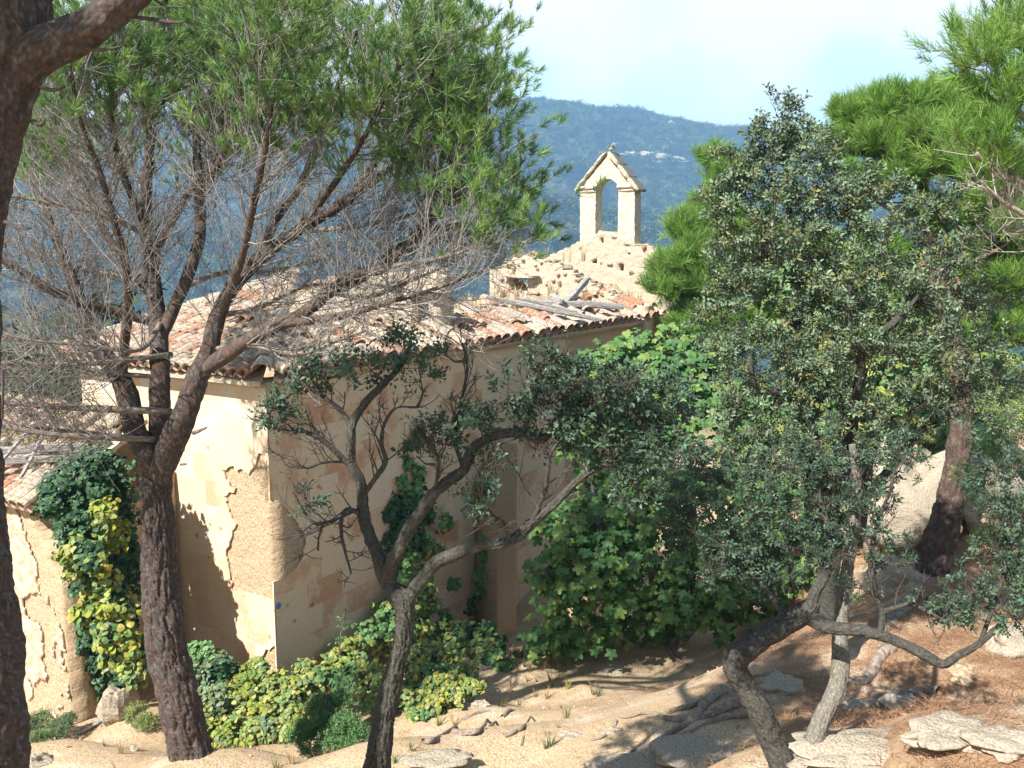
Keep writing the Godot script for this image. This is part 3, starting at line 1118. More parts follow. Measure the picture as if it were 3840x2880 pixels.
func bell_gable(t: Node3D) -> void:
	var g := MeshInstance3D.new()
	g.name = "bell_gable"
	g.set_meta("own_axes", true)
	var Z := Vector3(0, 0, 1)
	var Y := Vector3(0, 1, 0)
	var l0: Vector2 = Vector2(-3.184, 8.360)
	var l1: Vector2 = Vector2(-3.202, 9.847)
	var top: Vector2 = Vector2(-2.263, 10.807)
	var r1: Vector2 = Vector2(-1.352, 9.788)
	var r0: Vector2 = Vector2(-1.318, 8.200)
	var jl: Vector2 = Vector2(-2.657, 9.858)
	var jr: Vector2 = Vector2(-1.888, 9.833)
	var arch := PackedVector2Array([Vector2(l0.x, 7.9), l1, top, r1, Vector2(r0.x, 7.9), Vector2(jr.x, 7.9)])
	var mid := (jl + jr) * 0.5
	var rad := (jr.x - jl.x) * 0.5
	for k in 15:
		var a := PI * k / 14.0
		arch.append(Vector2(mid.x + cos(a) * rad, mid.y - 0.12 + sin(a) * rad))
	arch.append(Vector2(jl.x, 7.9))
	g.mesh = coat(arch, Vector3(16.07, 0, 0), Z, Y, 0.46, 0.022, 0.08, Rect2(-9, 7, 18, 9)).mesh(false)
	g.material_override = M.bell_plaster
	t.add_child(g)
	for s in [l1.x, r1.x]:
		var inner: float = jl.x if s == l1.x else jr.x
		var w := absf(s - inner)
		var cap := part(g, "cornice", rounded(Vector3(0.60, 0.13, w + 0.14), 7.0, 0.05, 2, 10, 20).mesh(), M.bell_plaster)
		cap.position = Vector3(16.28, l1.y + 0.0, (s + inner) * 0.5)
		var neck := part(g, "cornice", rounded(Vector3(0.52, 0.10, w + 0.06), 7.0, 0.05, 3, 8, 16).mesh(), M.bell_plaster)
		neck.position = Vector3(16.28, l1.y - 0.10, (s + inner) * 0.5)
	for side in [l1, r1]:
		var foot: Vector2 = side
		var d := top - foot
		var long := d.length() + 0.16
		d = d.normalized()
		var up := Vector2(-d.y, d.x) if d.x > 0.0 else Vector2(d.y, -d.x)
		for k in 3:
			var m := foot - d * 0.14 + d * long * (k + 0.5) / 3.0 + up * (0.07 + 0.012 * k)
			var o := part(g, "roof_slab", flat(rounded(Vector3(0.64, 0.11, long / 3.0 + 0.05), 8.0, 0.06, k + 5, 8, 16)), M.slate if side == r1 else M.slab_stone)  # right slope takes the stone darkened to stand for shade
			var zz := Vector3(0, d.y, d.x) if d.x > 0.0 else Vector3(0, -d.y, -d.x)
			o.transform = Transform3D(Basis(Vector3(1, 0, 0), zz.cross(Vector3(1, 0, 0)), zz), Vector3(16.28, m.y, m.x))
			if side == r1:   # pale edges of the slabs towards the front
				var e := part(g, "roof_edge", flat(rounded(Vector3(0.10, 0.13, long / 3.0 - 0.02), 6.0, 0.1, k + 8, 6, 10)), M.slab_stone)
				e.transform = Transform3D(o.basis, Vector3(15.97, m.y, m.x))
	for k in 5:
		stone(g, Vector3(16.2 + rf(-0.15, 0.15), top.y + 0.17 + 0.03 * k, top.x + rf(-0.1, 0.16)), rf(0.07, 0.14))
	for k in 9:
		stone(g, Vector3(16.3 + rf(-0.2, 0.1), 8.38 + rf(-0.05, 0.12), mid.x + rf(-0.5, 0.6)), rf(0.14, 0.3))


func build_annex() -> void:
	var t := thing("annex", "low ruined outbuilding with cracked rough plaster against the chapel's end wall", "outbuilding", CHAPEL_AT, )
	t.set_meta("own_axes", true)
	var e1 := Vector3(0.534, 0, -0.845).normalized()
	t.basis = Basis(e1, Vector3.UP, e1.cross(Vector3.UP))
	var Z := Vector3(0, 0, 1)
	var Y := Vector3(0, 1, 0)
	var zr := -2.15
	var front := rough_wall(Vector3(-2.15, -0.9, -11.15), Z, Y, 0.55, 75, 44, 0.12, 0.03, func(u, v): return v < 5.1 - maxf(0.0, (u - 8.15) * 1.3) + 0.1 * broad.get_noise_1d(u * 3.0))
	part(t, "front_wall", front.mesh(), M.masonry)
	# remains of plaster on the front, flaked away in patches
	var left := func(u: float, v: float) -> bool:
		var z := u - 5.15
		var y := v - 0.9
		if z > -2.2 - 0.12 * absf(broad.get_noise_2d(y * 4.0, 3.0)) - maxf(0.0, y - 2.2) * 0.55:
			return false
		return broad.get_noise_2d(z * 0.9 + 11.0, y * 0.8) + 0.22 * broad.get_noise_2d(z * 3.0, y * 3.0 + 5.0) < 0.17
	var coat_ := rough_wall(Vector3(-2.185, -0.9, -5.15), Z, Y, 0.03, 74, 127, 0.04, 0.007, left)
	part(t, "plaster", coat_.mesh(), M.annex_plaster)
	var sidew := rough_wall(Vector3(-1.62, -0.9, -2.19), Vector3(1, 0, 0), Y, 0.5, 13, 48, 0.12, 0.02, func(u, v): return v < 4.4 + u * 0.6)
	part(t, "side_wall", sidew.mesh(), M.masonry)
	var r := Node3D.new()
	r.name = "roof"
	r.set_meta("own_axes", true)
	t.add_child(r)
	var v := Vector3(2.0, 1.12, 0).normalized()
	var n := Vector3(-v.y, v.x, 0)
	var bedxf: Array[Transform3D] = []
	var bedc := PackedColorArray()
	for c in 26:
		var z := -2.55 - c * 0.212
		for k in 6:
			var gone := 0.0 if k < 2 else 0.75 if k == 2 else 1.0 if k < 4 else 0.55
			if rf(0, 1) < gone:
				continue
			lay_tile(r, Vector3(-2.42, 4.20, z) + v * (k * 0.36) + n * 0.10, v, n, 0.03)
			bedxf.append(Transform3D(Basis(v, -n, v.cross(-n)), Vector3(-2.40, 4.20, z + 0.106) + v * (k * 0.36) + n * 0.07))
			bedc.append(Color(rf(0.8, 1.1), rf(0.8, 1.0), rf(0.75, 1.0)))
	many(r, "under_tiles", tile_mesh(0.105, 0.085, 0.46, 0.014, 4), M.tile_pink, bedxf, bedc)
	var deck := rough_wall(Vector3(-2.30, 4.14, -2.35), Vector3(0, 0, -1), v, 0.08, 46, 18, 0.13, 0.03, func(u, w): return w < 2.2 + 0.2 * broad.get_noise_1d(u))
	part(r, "roof_deck", flat(deck), M.rubble_wall)
	for k in 40:
		var z := rf(-7.0, -2.6)
		var s := rf(0.6, 2.0)
		stone(r, Vector3(-2.3, 4.25, z) + v * s + n * 0.05, rf(0.06, 0.2))


# ------------------------------------------------------------------ leaves and twigs
func needle_tuft(count: int, length: float, stem: float, open: float, seed_: int, wide := 0.0022) -> ArrayMesh:
	var r := RandomNumberGenerator.new()
	r.seed = seed_
	var sh := Shape.new()
	for k in count:
		var a := r.randf_range(0, TAU)
		var e := deg_to_rad(r.randf_range(12.0, open))
		var d := Vector3(sin(e) * cos(a), cos(e), sin(e) * sin(a))
		var p := Vector3(0, stem * (r.randf() - 0.3), 0)
		var s := d.cross(Vector3(r.randf() - 0.5, r.randf() - 0.5, r.randf() - 0.5)).normalized() * wide
		var l := length * r.randf_range(0.75, 1.1)
		var q := p + d * l * 0.55
		var b := 0.85 + 0.3 * r.randf()
		sh.tone = Color(b, b, b)
		sh.tri(p - s, p + s, q + s * 0.8)
		sh.tri(p - s, q + s * 0.8, q - s * 0.8)
		sh.tri(q - s * 0.8, q + s * 0.8, q + (d + Vector3(0, -0.08, 0)) * l * 0.45)
	return sh.mesh(false)


func leaf(sh: Shape, at: Vector3, d: Vector3, up: Vector3, length: float, width: float, fold := 0.25) -> void:
	var s := d.cross(up).normalized()
	var n := s.cross(d)
	var mid := at + d * length * 0.5
	var l := mid - s * width * 0.5 + n * width * fold
	var r := mid + s * width * 0.5 + n * width * fold
	var tip := at + d * length - n * length * 0.08
	var b := at + d * length * 0.08
	sh.tri(b, mid, l)
	sh.tri(b, r, mid)
	sh.tri(l, mid, tip)
	sh.tri(mid, r, tip)


func sprig(count: int, length: float, leaf_l: float, leaf_w: float, seed_: int) -> ArrayMesh:
	var r := RandomNumberGenerator.new()
	r.seed = seed_
	var sh := Shape.new()
	for k in count:
		var y := length * (0.15 + 0.85 * (k + r.randf()) / count)
		var a := k * 2.4 + r.randf_range(-0.5, 0.5)
		var out := Vector3(cos(a), 0, sin(a))
		var d := (out * r.randf_range(0.6, 1.1) + Vector3(0, r.randf_range(0.3, 1.0), 0)).normalized()
		var up := (Vector3(0, 1, 0) - out * 0.3 + Vector3(r.randf() - 0.5, r.randf() - 0.5, r.randf() - 0.5) * 0.9).normalized()
		var b := r.randf_range(0.72, 1.28)
		sh.tone = Color(b, b * r.randf_range(0.95, 1.05), b)
		var s := r.randf_range(0.7, 1.2)
		leaf(sh, Vector3(0, y, 0) + out * 0.008, d, up, leaf_l * s, leaf_w * s)
	return sh.mesh(false)


# A lobed leaf lying in the xz plane, its stalk at the origin, pointing along +x.
func lobed_leaf(lobes: int, depth: float, cup: float, seed_: int) -> ArrayMesh:
	var r := RandomNumberGenerator.new()
	r.seed = seed_
	var sh := Shape.new()
	var n := lobes * 4
	var c := Vector3(0.36, 0.03, 0)
	var rim := PackedVector3Array()
	for k in n + 1:
		var t := lerpf(-2.75, 2.75, float(k) / n)
		var wave := absf(sin(PI * lobes * 0.5 * (float(k) / n) * 2.0))
		var rad := 0.62 * (1.0 - depth * (1.0 - wave)) * (1.0 - 0.28 * absf(t) / 2.75) * r.randf_range(0.95, 1.05)
		rim.append(c + Vector3(cos(t) * rad, -cup * rad * rad + 0.05 * sin(t * 3.0 + seed_), sin(t) * rad))
	for k in n:
		sh.tri(c, rim[k + 1], rim[k])
	sh.tri(c, rim[0], Vector3.ZERO)
	sh.tri(c, Vector3.ZERO, rim[n])
	return sh.mesh(false)


func bend(p: Vector3, d: Vector3, length: float, lift: float, wander: float, n: int) -> PackedVector3Array:
	var out := PackedVector3Array([p])
	var q := d.normalized()
	for k in n:
		q = (q + Vector3(rf(-1, 1), rf(-1, 1), rf(-1, 1)) * wander + Vector3(0, lift, 0)).normalized()
		out.append(out[k] + q * length / n)
	return out


# Side branches and twigs along a limb; every living twig's end is put into ends as a place for needles.
func pine_twigs(path: Array, from: float, spacing: float, length: float, live: Shape, dead: Shape, ends: Array, alive: Callable, twigs := 6) -> void:
	var total := 0.0
	for k in range(1, path.size()):
		total += Vector3(path[k].x - path[k - 1].x, path[k].y - path[k - 1].y, path[k].z - path[k - 1].z).length()
	var run := 0.0
	var next := from * total
	for k in range(1, path.size()):
		var p := Vector3(path[k].x, path[k].y, path[k].z)
		var q := Vector3(path[k - 1].x, path[k - 1].y, path[k - 1].z)
		run += (p - q).length()
		while run > next:
			next += spacing * rf(0.6, 1.4)
			var t := run / total
			var d := (p - q).normalized()
			var o := d.cross(rdir()).normalized()
			var dir := (d * rf(0.35, 1.0) + o * rf(0.6, 1.1) + Vector3(0, 0.05, 0)).normalized()
			var l := length * rf(0.5, 1.25) * (1.0 - 0.45 * t)
			var pale: bool = not (alive as Callable).call(p + dir * l)
			var r := minf(path[k].w * 0.5, 0.0085)
			var b := bend(p, dir, l, 0.09, 0.16, 6)
			twig(dead if pale else live, b, r, 0.003, 4)
			for j in twigs:
				var f := rf(0.25, 1.0)
				var at := b[mini(int(f * 6.0), 5)].lerp(b[mini(int(f * 6.0) + 1, 6)], fposmod(f * 6.0, 1.0))
				var bd := (b[6] - b[3]).normalized()
				var td := (bd * rf(0.3, 1.0) + rdir() * 0.8).normalized()
				var tl := l * rf(0.28, 0.6)
				var w := bend(at, td, tl, rf(0.02, 0.22), 0.15, 4)
				var ok: bool = (alive as Callable).call(w[4])
				twig(live if ok else dead, w, 0.0034, 0.0016, 3)
				if ok:
					ends.append([w[4], (w[4] - w[2]).normalized()])
					if rf(0, 1) < 0.35:
						ends.append([w[3], (w[4] - w[2] + rdir() * 0.08).normalized()])
				elif rf(0, 1) < 0.5:
					twig(dead, bend(w[2], (td + rdir() * 0.7).normalized(), tl * 0.6, 0.08, 0.18, 3), 0.0026, 0.0014, 3)
			if not pale:
				ends.append([b[6], (b[6] - b[5]).normalized()])


func put_tufts(t: Node3D, called: String, shapes: ArrayMesh, m: Material, ends: Array, kind: String, lo: float, hi: float) -> void:
	var xf: Array[Transform3D] = []
	var tint := PackedColorArray()
	for e in ends:
		var d: Vector3 = (e[1] + Vector3(0, 0.6, 0)).normalized()
		var s := rf(lo, hi)
		xf.append(Transform3D(along(d, rf(0, TAU)).scaled(Vector3(s, s, s)), e[0]))
		tint.append(tone(kind, 0.18))
	many(t, called, shapes, m, xf, tint)


var pine_tones := [Color(0.068, 0.058, 0.057), Color(0.098, 0.086, 0.085), Color(0.055, 0.046, 0.045), Color(0.088, 0.058, 0.046), Color(0.135, 0.122, 0.122), Color(0.07, 0.06, 0.058), Color(0.087, 0.078, 0.078), Color(0.115, 0.068, 0.05)]
var oak_tones := [Color(0.07, 0.064, 0.056), Color(0.10, 0.092, 0.08), Color(0.082, 0.078, 0.07), Color(0.125, 0.115, 0.098), Color(0.064, 0.06, 0.055), Color(0.095, 0.10, 0.088)]
var lit_oak_tones := [Color(0.20, 0.185, 0.16), Color(0.26, 0.24, 0.205), Color(0.22, 0.205, 0.175), Color(0.31, 0.29, 0.25), Color(0.18, 0.17, 0.15)]  # oak bark made paler: sunlight on the second stem put into its colour


func bole(t: Node3D, called: String, pts: Array, sides: int, step: float, bumps: float, plates: float, tones: Array, m: Material) -> Array:
	var sh := Shape.new()
	var path := limb(sh, pts, sides, step, bumps, plates, true, tones)
	part(t, called, sh.mesh(), m)
	return path


# ------------------------------------------------------------------ the large pine left of the middle
func build_main_pine() -> void:
	var t := thing("pine_tree", "large pine with dark plated trunk forking in three before the chapel's sunny wall", "pine", on_ground(Vector3(-3.64, 2.03, -10.00)))
	var limbs := []
	limbs.append(bole(t, "trunk", [Vector4(-3.58, 1.56, -10.00, 0.273), Vector4(-3.73, 2.17, -10.05, 0.247), Vector4(-3.84, 2.72, -10.10, 0.226), Vector4(-3.97, 3.33, -10.15, 0.214), Vector4(-4.04, 3.92, -10.20, 0.206), Vector4(-4.06, 4.46, -10.25, 0.193), Vector4(-4.07, 4.94, -10.30, 0.176), Vector4(-4.07, 5.33, -10.30, 0.168), Vector4(-4.08, 5.64, -10.35, 0.164), Vector4(-4.07, 5.90, -10.40, 0.091)], 110, 0.014, 0.036, 7.0, pine_tones, M.pine_bark))
	var main := [
		[[Vector4(-4.08, 5.49, -10.32, 0.123), Vector4(-4.17, 5.81, -10.30, 0.136), Vector4(-4.29, 6.04, -10.35, 0.123), Vector4(-4.39, 6.49, -10.40, 0.114), Vector4(-4.63, 6.85, -10.50, 0.097), Vector4(-4.86, 7.10, -10.60, 0.079), Vector4(-5.01, 7.41, -10.80, 0.071), Vector4(-5.22, 7.78, -11.00, 0.058), Vector4(-5.47, 8.26, -11.20, 0.044), Vector4(-5.67, 8.71, -11.40, 0.035), Vector4(-5.86, 9.21, -11.50, 0.020)], 0.35],
		[[Vector4(-4.43, 6.54, -10.40, 0.055), Vector4(-4.33, 6.98, -10.30, 0.055), Vector4(-4.18, 7.45, -10.10, 0.053), Vector4(-4.10, 7.96, -9.90, 0.044), Vector4(-4.11, 8.38, -9.70, 0.038), Vector4(-4.13, 8.83, -9.50, 0.029), Vector4(-4.21, 9.35, -9.30, 0.020), Vector4(-4.22, 9.89, -9.20, 0.012)], 0.2],
		[[Vector4(-4.07, 5.48, -10.33, 0.118), Vector4(-4.05, 5.84, -10.45, 0.124), Vector4(-4.04, 6.42, -10.50, 0.115), Vector4(-4.05, 6.94, -10.60, 0.107), Vector4(-4.15, 7.46, -10.80, 0.095), Vector4(-4.25, 7.94, -11.00, 0.082), Vector4(-4.31, 8.53, -11.10, 0.068), Vector4(-4.27, 9.18, -11.20, 0.054), Vector4(-4.20, 9.88, -11.30, 0.039), Vector4(-4.12, 10.53, -11.40, 0.030), Vector4(-4.08, 11.15, -11.40, 0.020)], 0.35],
		[[Vector4(-4.04, 7.05, -10.60, 0.075), Vector4(-3.85, 7.62, -10.90, 0.072), Vector4(-3.76, 8.21, -11.30, 0.069), Vector4(-3.84, 8.83, -11.60, 0.061), Vector4(-3.93, 9.53, -11.90, 0.047), Vector4(-3.95, 10.47, -12.20, 0.032), Vector4(-3.89, 11.33, -12.30, 0.021)], 0.25],
		[[Vector4(-4.04, 5.46, -10.30, 0.127), Vector4(-3.86, 5.81, -10.20, 0.144), Vector4(-3.63, 6.23, -10.10, 0.129), Vector4(-3.47, 6.64, -10.10, 0.120), Vector4(-3.32, 6.95, -10.10, 0.102), Vector4(-3.20, 7.35, -10.10, 0.084), Vector4(-3.02, 7.70, -10.20, 0.080), Vector4(-2.73, 8.00, -10.30, 0.073), Vector4(-2.39, 8.25, -10.40, 0.059), Vector4(-1.89, 8.56, -10.50, 0.051), Vector4(-1.48, 8.87, -10.60, 0.042), Vector4(-1.12, 9.18, -10.70, 0.033), Vector4(-0.86, 9.59, -10.70, 0.024), Vector4(-0.62, 10.03, -10.70, 0.014)], 0.4],
		[[Vector4(-3.41, 6.74, -10.10, 0.089), Vector4(-3.10, 6.93, -10.00, 0.088), Vector4(-2.66, 7.19, -9.90, 0.078), Vector4(-2.23, 7.38, -9.80, 0.069), Vector4(-1.86, 7.65, -9.70, 0.060), Vector4(-1.55, 7.82, -9.60, 0.055), Vector4(-1.29, 7.88, -9.60, 0.042), Vector4(-0.97, 8.24, -9.60, 0.038), Vector4(-0.64, 8.58, -9.60, 0.030), Vector4(-0.40, 8.93, -9.60, 0.021), Vector4(-0.26, 9.25, -9.60, 0.012)], 0.3],
		[[Vector4(-2.49, 7.27, -9.85, 0.048), Vector4(-2.00, 7.34, -9.60, 0.046), Vector4(-1.62, 7.42, -9.40, 0.037), Vector4(-1.17, 7.56, -9.20, 0.028), Vector4(-0.75, 7.68, -9.10, 0.020), Vector4(-0.29, 7.86, -9.00, 0.012)], 0.3],
		[[Vector4(-1.86, 7.62, -9.70, 0.043), Vector4(-1.60, 7.76, -9.90, 0.052), Vector4(-1.29, 8.03, -10.20, 0.049), Vector4(-0.91, 8.25, -10.50, 0.041), Vector4(-0.51, 8.35, -10.80, 0.029), Vector4(-0.19, 8.46, -10.90, 0.019), Vector4(-0.01, 8.58, -11.00, 0.010)], 0.3],
		[[Vector4(-2.78, 7.98, -10.30, 0.055), Vector4(-2.69, 8.42, -10.80, 0.052), Vector4(-2.49, 8.87, -11.30, 0.050), Vector4(-2.36, 9.45, -11.70, 0.041), Vector4(-2.14, 10.16, -12.00, 0.032), Vector4(-2.01, 10.92, -12.20, 0.021)], 0.2],
		[[Vector4(-3.15, 7.40, -10.10, 0.049), Vector4(-2.78, 7.96, -9.60, 0.042), Vector4(-2.53, 8.46, -9.20, 0.036), Vector4(-2.32, 8.96, -8.90, 0.028), Vector4(-2.19, 9.49, -8.80, 0.019), Vector4(-2.10, 10.03, -8.70, 0.011)], 0.25],
		[[Vector4(-2.39, 8.25, -10.40, 0.041), Vector4(-1.89, 8.73, -10.00, 0.035), Vector4(-1.47, 9.21, -9.60, 0.025), Vector4(-1.16, 9.71, -9.40, 0.021), Vector4(-0.91, 10.17, -9.30, 0.012)], 0.2],
		[[Vector4(-1.89, 8.53, -10.50, 0.037), Vector4(-1.39, 9.34, -11.20, 0.035), Vector4(-0.98, 9.98, -11.60, 0.025), Vector4(-0.77, 10.56, -11.80, 0.015)], 0.2],
		[[Vector4(-4.14, 7.46, -10.80, 0.052), Vector4(-4.91, 8.04, -11.60, 0.051), Vector4(-5.48, 8.75, -12.20, 0.043), Vector4(-6.03, 9.55, -12.60, 0.033), Vector4(-6.37, 10.41, -12.80, 0.022)], 0.25],
		[[Vector4(-4.25, 7.94, -11.00, 0.048), Vector4(-4.22, 8.69, -12.20, 0.048), Vector4(-3.82, 9.60, -13.00, 0.040), Vector4(-3.45, 10.52, -13.40, 0.029), Vector4(-3.15, 11.37, -13.60, 0.018)], 0.25],
		[[Vector4(-4.30, 8.26, -11.10, 0.044), Vector4(-4.29, 8.95, -10.40, 0.036), Vector4(-4.10, 9.51, -9.80, 0.026), Vector4(-3.85, 10.08, -9.50, 0.017)], 0.25],
		[[Vector4(-3.84, 8.72, -11.60, 0.046), Vector4(-3.24, 9.32, -11.00, 0.038), Vector4(-2.99, 9.87, -10.60, 0.028), Vector4(-2.98, 10.43, -10.30, 0.018)], 0.2],
		[[Vector4(-4.15, 7.22, -10.70, 0.057), Vector4(-4.49, 7.38, -10.40, 0.055), Vector4(-4.86, 7.55, -10.10, 0.049), Vector4(-5.22, 7.84, -9.90, 0.039), Vector4(-5.64, 8.15, -9.80, 0.026), Vector4(-5.97, 8.57, -9.70, 0.013)], 0.25],
	]
	for m in main:
		var r: float = m[0][0].w
		limbs.append(bole(t, "limb", m[0], 36 if r > 0.1 else 16, 0.03, 0.016 if r > 0.1 else 0.007, 11.0, pine_tones if r > 0.1 else [Color(0.095, 0.075, 0.067), Color(0.13, 0.11, 0.10), Color(0.12, 0.075, 0.056), Color(0.08, 0.066, 0.06)], M.pine_bark))
	var low := [
		[Vector4(-3.80, 6.27, -10.20, 0.036), Vector4(-4.26, 6.34, -9.90, 0.039), Vector4(-4.85, 6.41, -9.70, 0.034), Vector4(-5.32, 6.49, -9.50, 0.025), Vector4(-5.68, 6.60, -9.40, 0.016)],
		[Vector4(-4.23, 5.93, -10.30, 0.032), Vector4(-4.61, 6.05, -10.00, 0.031), Vector4(-5.11, 6.15, -9.80, 0.026), Vector4(-5.65, 6.22, -9.70, 0.017)],
		[Vector4(-4.03, 5.95, -10.20, 0.032), Vector4(-4.33, 6.07, -9.70, 0.034), Vector4(-4.77, 6.17, -9.40, 0.029), Vector4(-5.17, 6.29, -9.20, 0.020), Vector4(-5.48, 6.34, -9.10, 0.012)],
		[Vector4(-3.88, 6.87, -10.50, 0.033), Vector4(-4.14, 6.87, -10.10, 0.031), Vector4(-4.43, 6.86, -9.80, 0.030), Vector4(-4.91, 6.87, -9.60, 0.025), Vector4(-5.42, 6.93, -9.40, 0.016)],
		[Vector4(-4.14, 6.62, -10.50, 0.028), Vector4(-4.66, 6.73, -10.20, 0.027), Vector4(-5.15, 6.96, -10.00, 0.022), Vector4(-5.62, 7.20, -9.80, 0.013)],
		[Vector4(-4.03, 7.21, -10.60, 0.033), Vector4(-4.01, 6.99, -9.90, 0.026), Vector4(-4.41, 7.09, -9.50, 0.021), Vector4(-4.88, 7.16, -9.30, 0.016), Vector4(-5.32, 7.33, -9.20, 0.012)],
		[Vector4(-4.20, 7.73, -10.90, 0.034), Vector4(-4.92, 7.77, -11.20, 0.030), Vector4(-5.62, 7.93, -11.40, 0.025), Vector4(-6.28, 8.16, -11.50, 0.015)],
		[Vector4(-4.16, 8.15, -11.00, 0.038), Vector4(-4.51, 8.41, -10.60, 0.033), Vector4(-4.98, 8.55, -10.30, 0.023), Vector4(-5.47, 8.64, -10.10, 0.013)],
		[Vector4(-3.30, 6.97, -10.10, 0.031), Vector4(-2.81, 7.04, -9.90, 0.031), Vector4(-2.27, 6.97, -9.70, 0.026), Vector4(-1.84, 7.11, -9.50, 0.017), Vector4(-1.49, 7.24, -9.40, 0.012)],
		[Vector4(-3.16, 7.35, -10.10, 0.031), Vector4(-2.81, 7.42, -10.30, 0.027), Vector4(-2.33, 7.64, -10.50, 0.023), Vector4(-1.84, 7.68, -10.70, 0.014)],
		[Vector4(-3.83, 7.62, -10.90, 0.034), Vector4(-3.48, 7.77, -11.20, 0.030), Vector4(-2.94, 7.79, -11.50, 0.025), Vector4(-2.37, 7.93, -11.80, 0.015)],
		[Vector4(-3.52, 6.05, -10.05, 0.022), Vector4(-3.41, 6.10, -9.95, 0.022), Vector4(-3.31, 6.15, -9.85, 0.013)],
		[Vector4(-3.70, 5.68, -10.10, 0.013), Vector4(-3.62, 5.70, -10.05, 0.013)],
		[Vector4(-2.34, 8.25, -10.40, 0.028), Vector4(-1.72, 8.30, -10.10, 0.027), Vector4(-1.15, 8.39, -9.90, 0.022), Vector4(-0.61, 8.58, -9.80, 0.013)],
		[Vector4(-1.27, 7.89, -9.60, 0.025), Vector4(-0.87, 7.94, -9.40, 0.021), Vector4(-0.44, 8.06, -9.30, 0.016), Vector4(-0.10, 8.24, -9.20, 0.012)],
		[Vector4(-1.96, 7.62, -9.70, 0.026), Vector4(-1.51, 7.56, -9.90, 0.022), Vector4(-1.03, 7.75, -10.10, 0.018), Vector4(-0.54, 7.95, -10.30, 0.013)],
	]
	for m in low:
		limbs.append(bole(t, "dead_branch", m, 10, 0.06, 0.004, 12.0, [Color(0.22, 0.19, 0.17), Color(0.28, 0.25, 0.22), Color(0.17, 0.14, 0.125)], M.pine_bark))
	var live := Shape.new()
	var dead := Shape.new()
	var ends := []
	var alive := func(p: Vector3) -> bool:
		var r := Vector2(p.x + 3.6, p.z + 10.6).length()
		var thr := 9.95 - 0.40 * r - (0.2 if p.x > 0.0 else 0.0)
		return p.y + rf(-0.45, 0.35) + 0.5 * broad.get_noise_3d(p.x * 0.8, p.y * 0.8, p.z * 0.8) > thr
	for k in range(1, limbs.size()):
		var big := k <= main.size()
		if limbs[k].size() > 7:
			pine_twigs(limbs[k], 0.32 if big else 0.22, 0.034 if big else 0.046, 1.3 if big else 0.85, live, dead, ends, alive, 9)
	part(t, "dead_twigs", dead.mesh(), M.twig_grey, "stuff")
	part(t, "twigs", live.mesh(), M.twig_grey, "stuff")
	put_tufts(t, "needles", needle_tuft(44, 0.105, 0.08, 55.0, 3, 0.0028), M.needles, ends.filter(func(_e): return rf(0, 1) < 0.66), "pine", 0.85, 1.35)
	print("main pine: ", ends.size(), " tufts, ", dead.v.size() + live.v.size(), " twig corners")


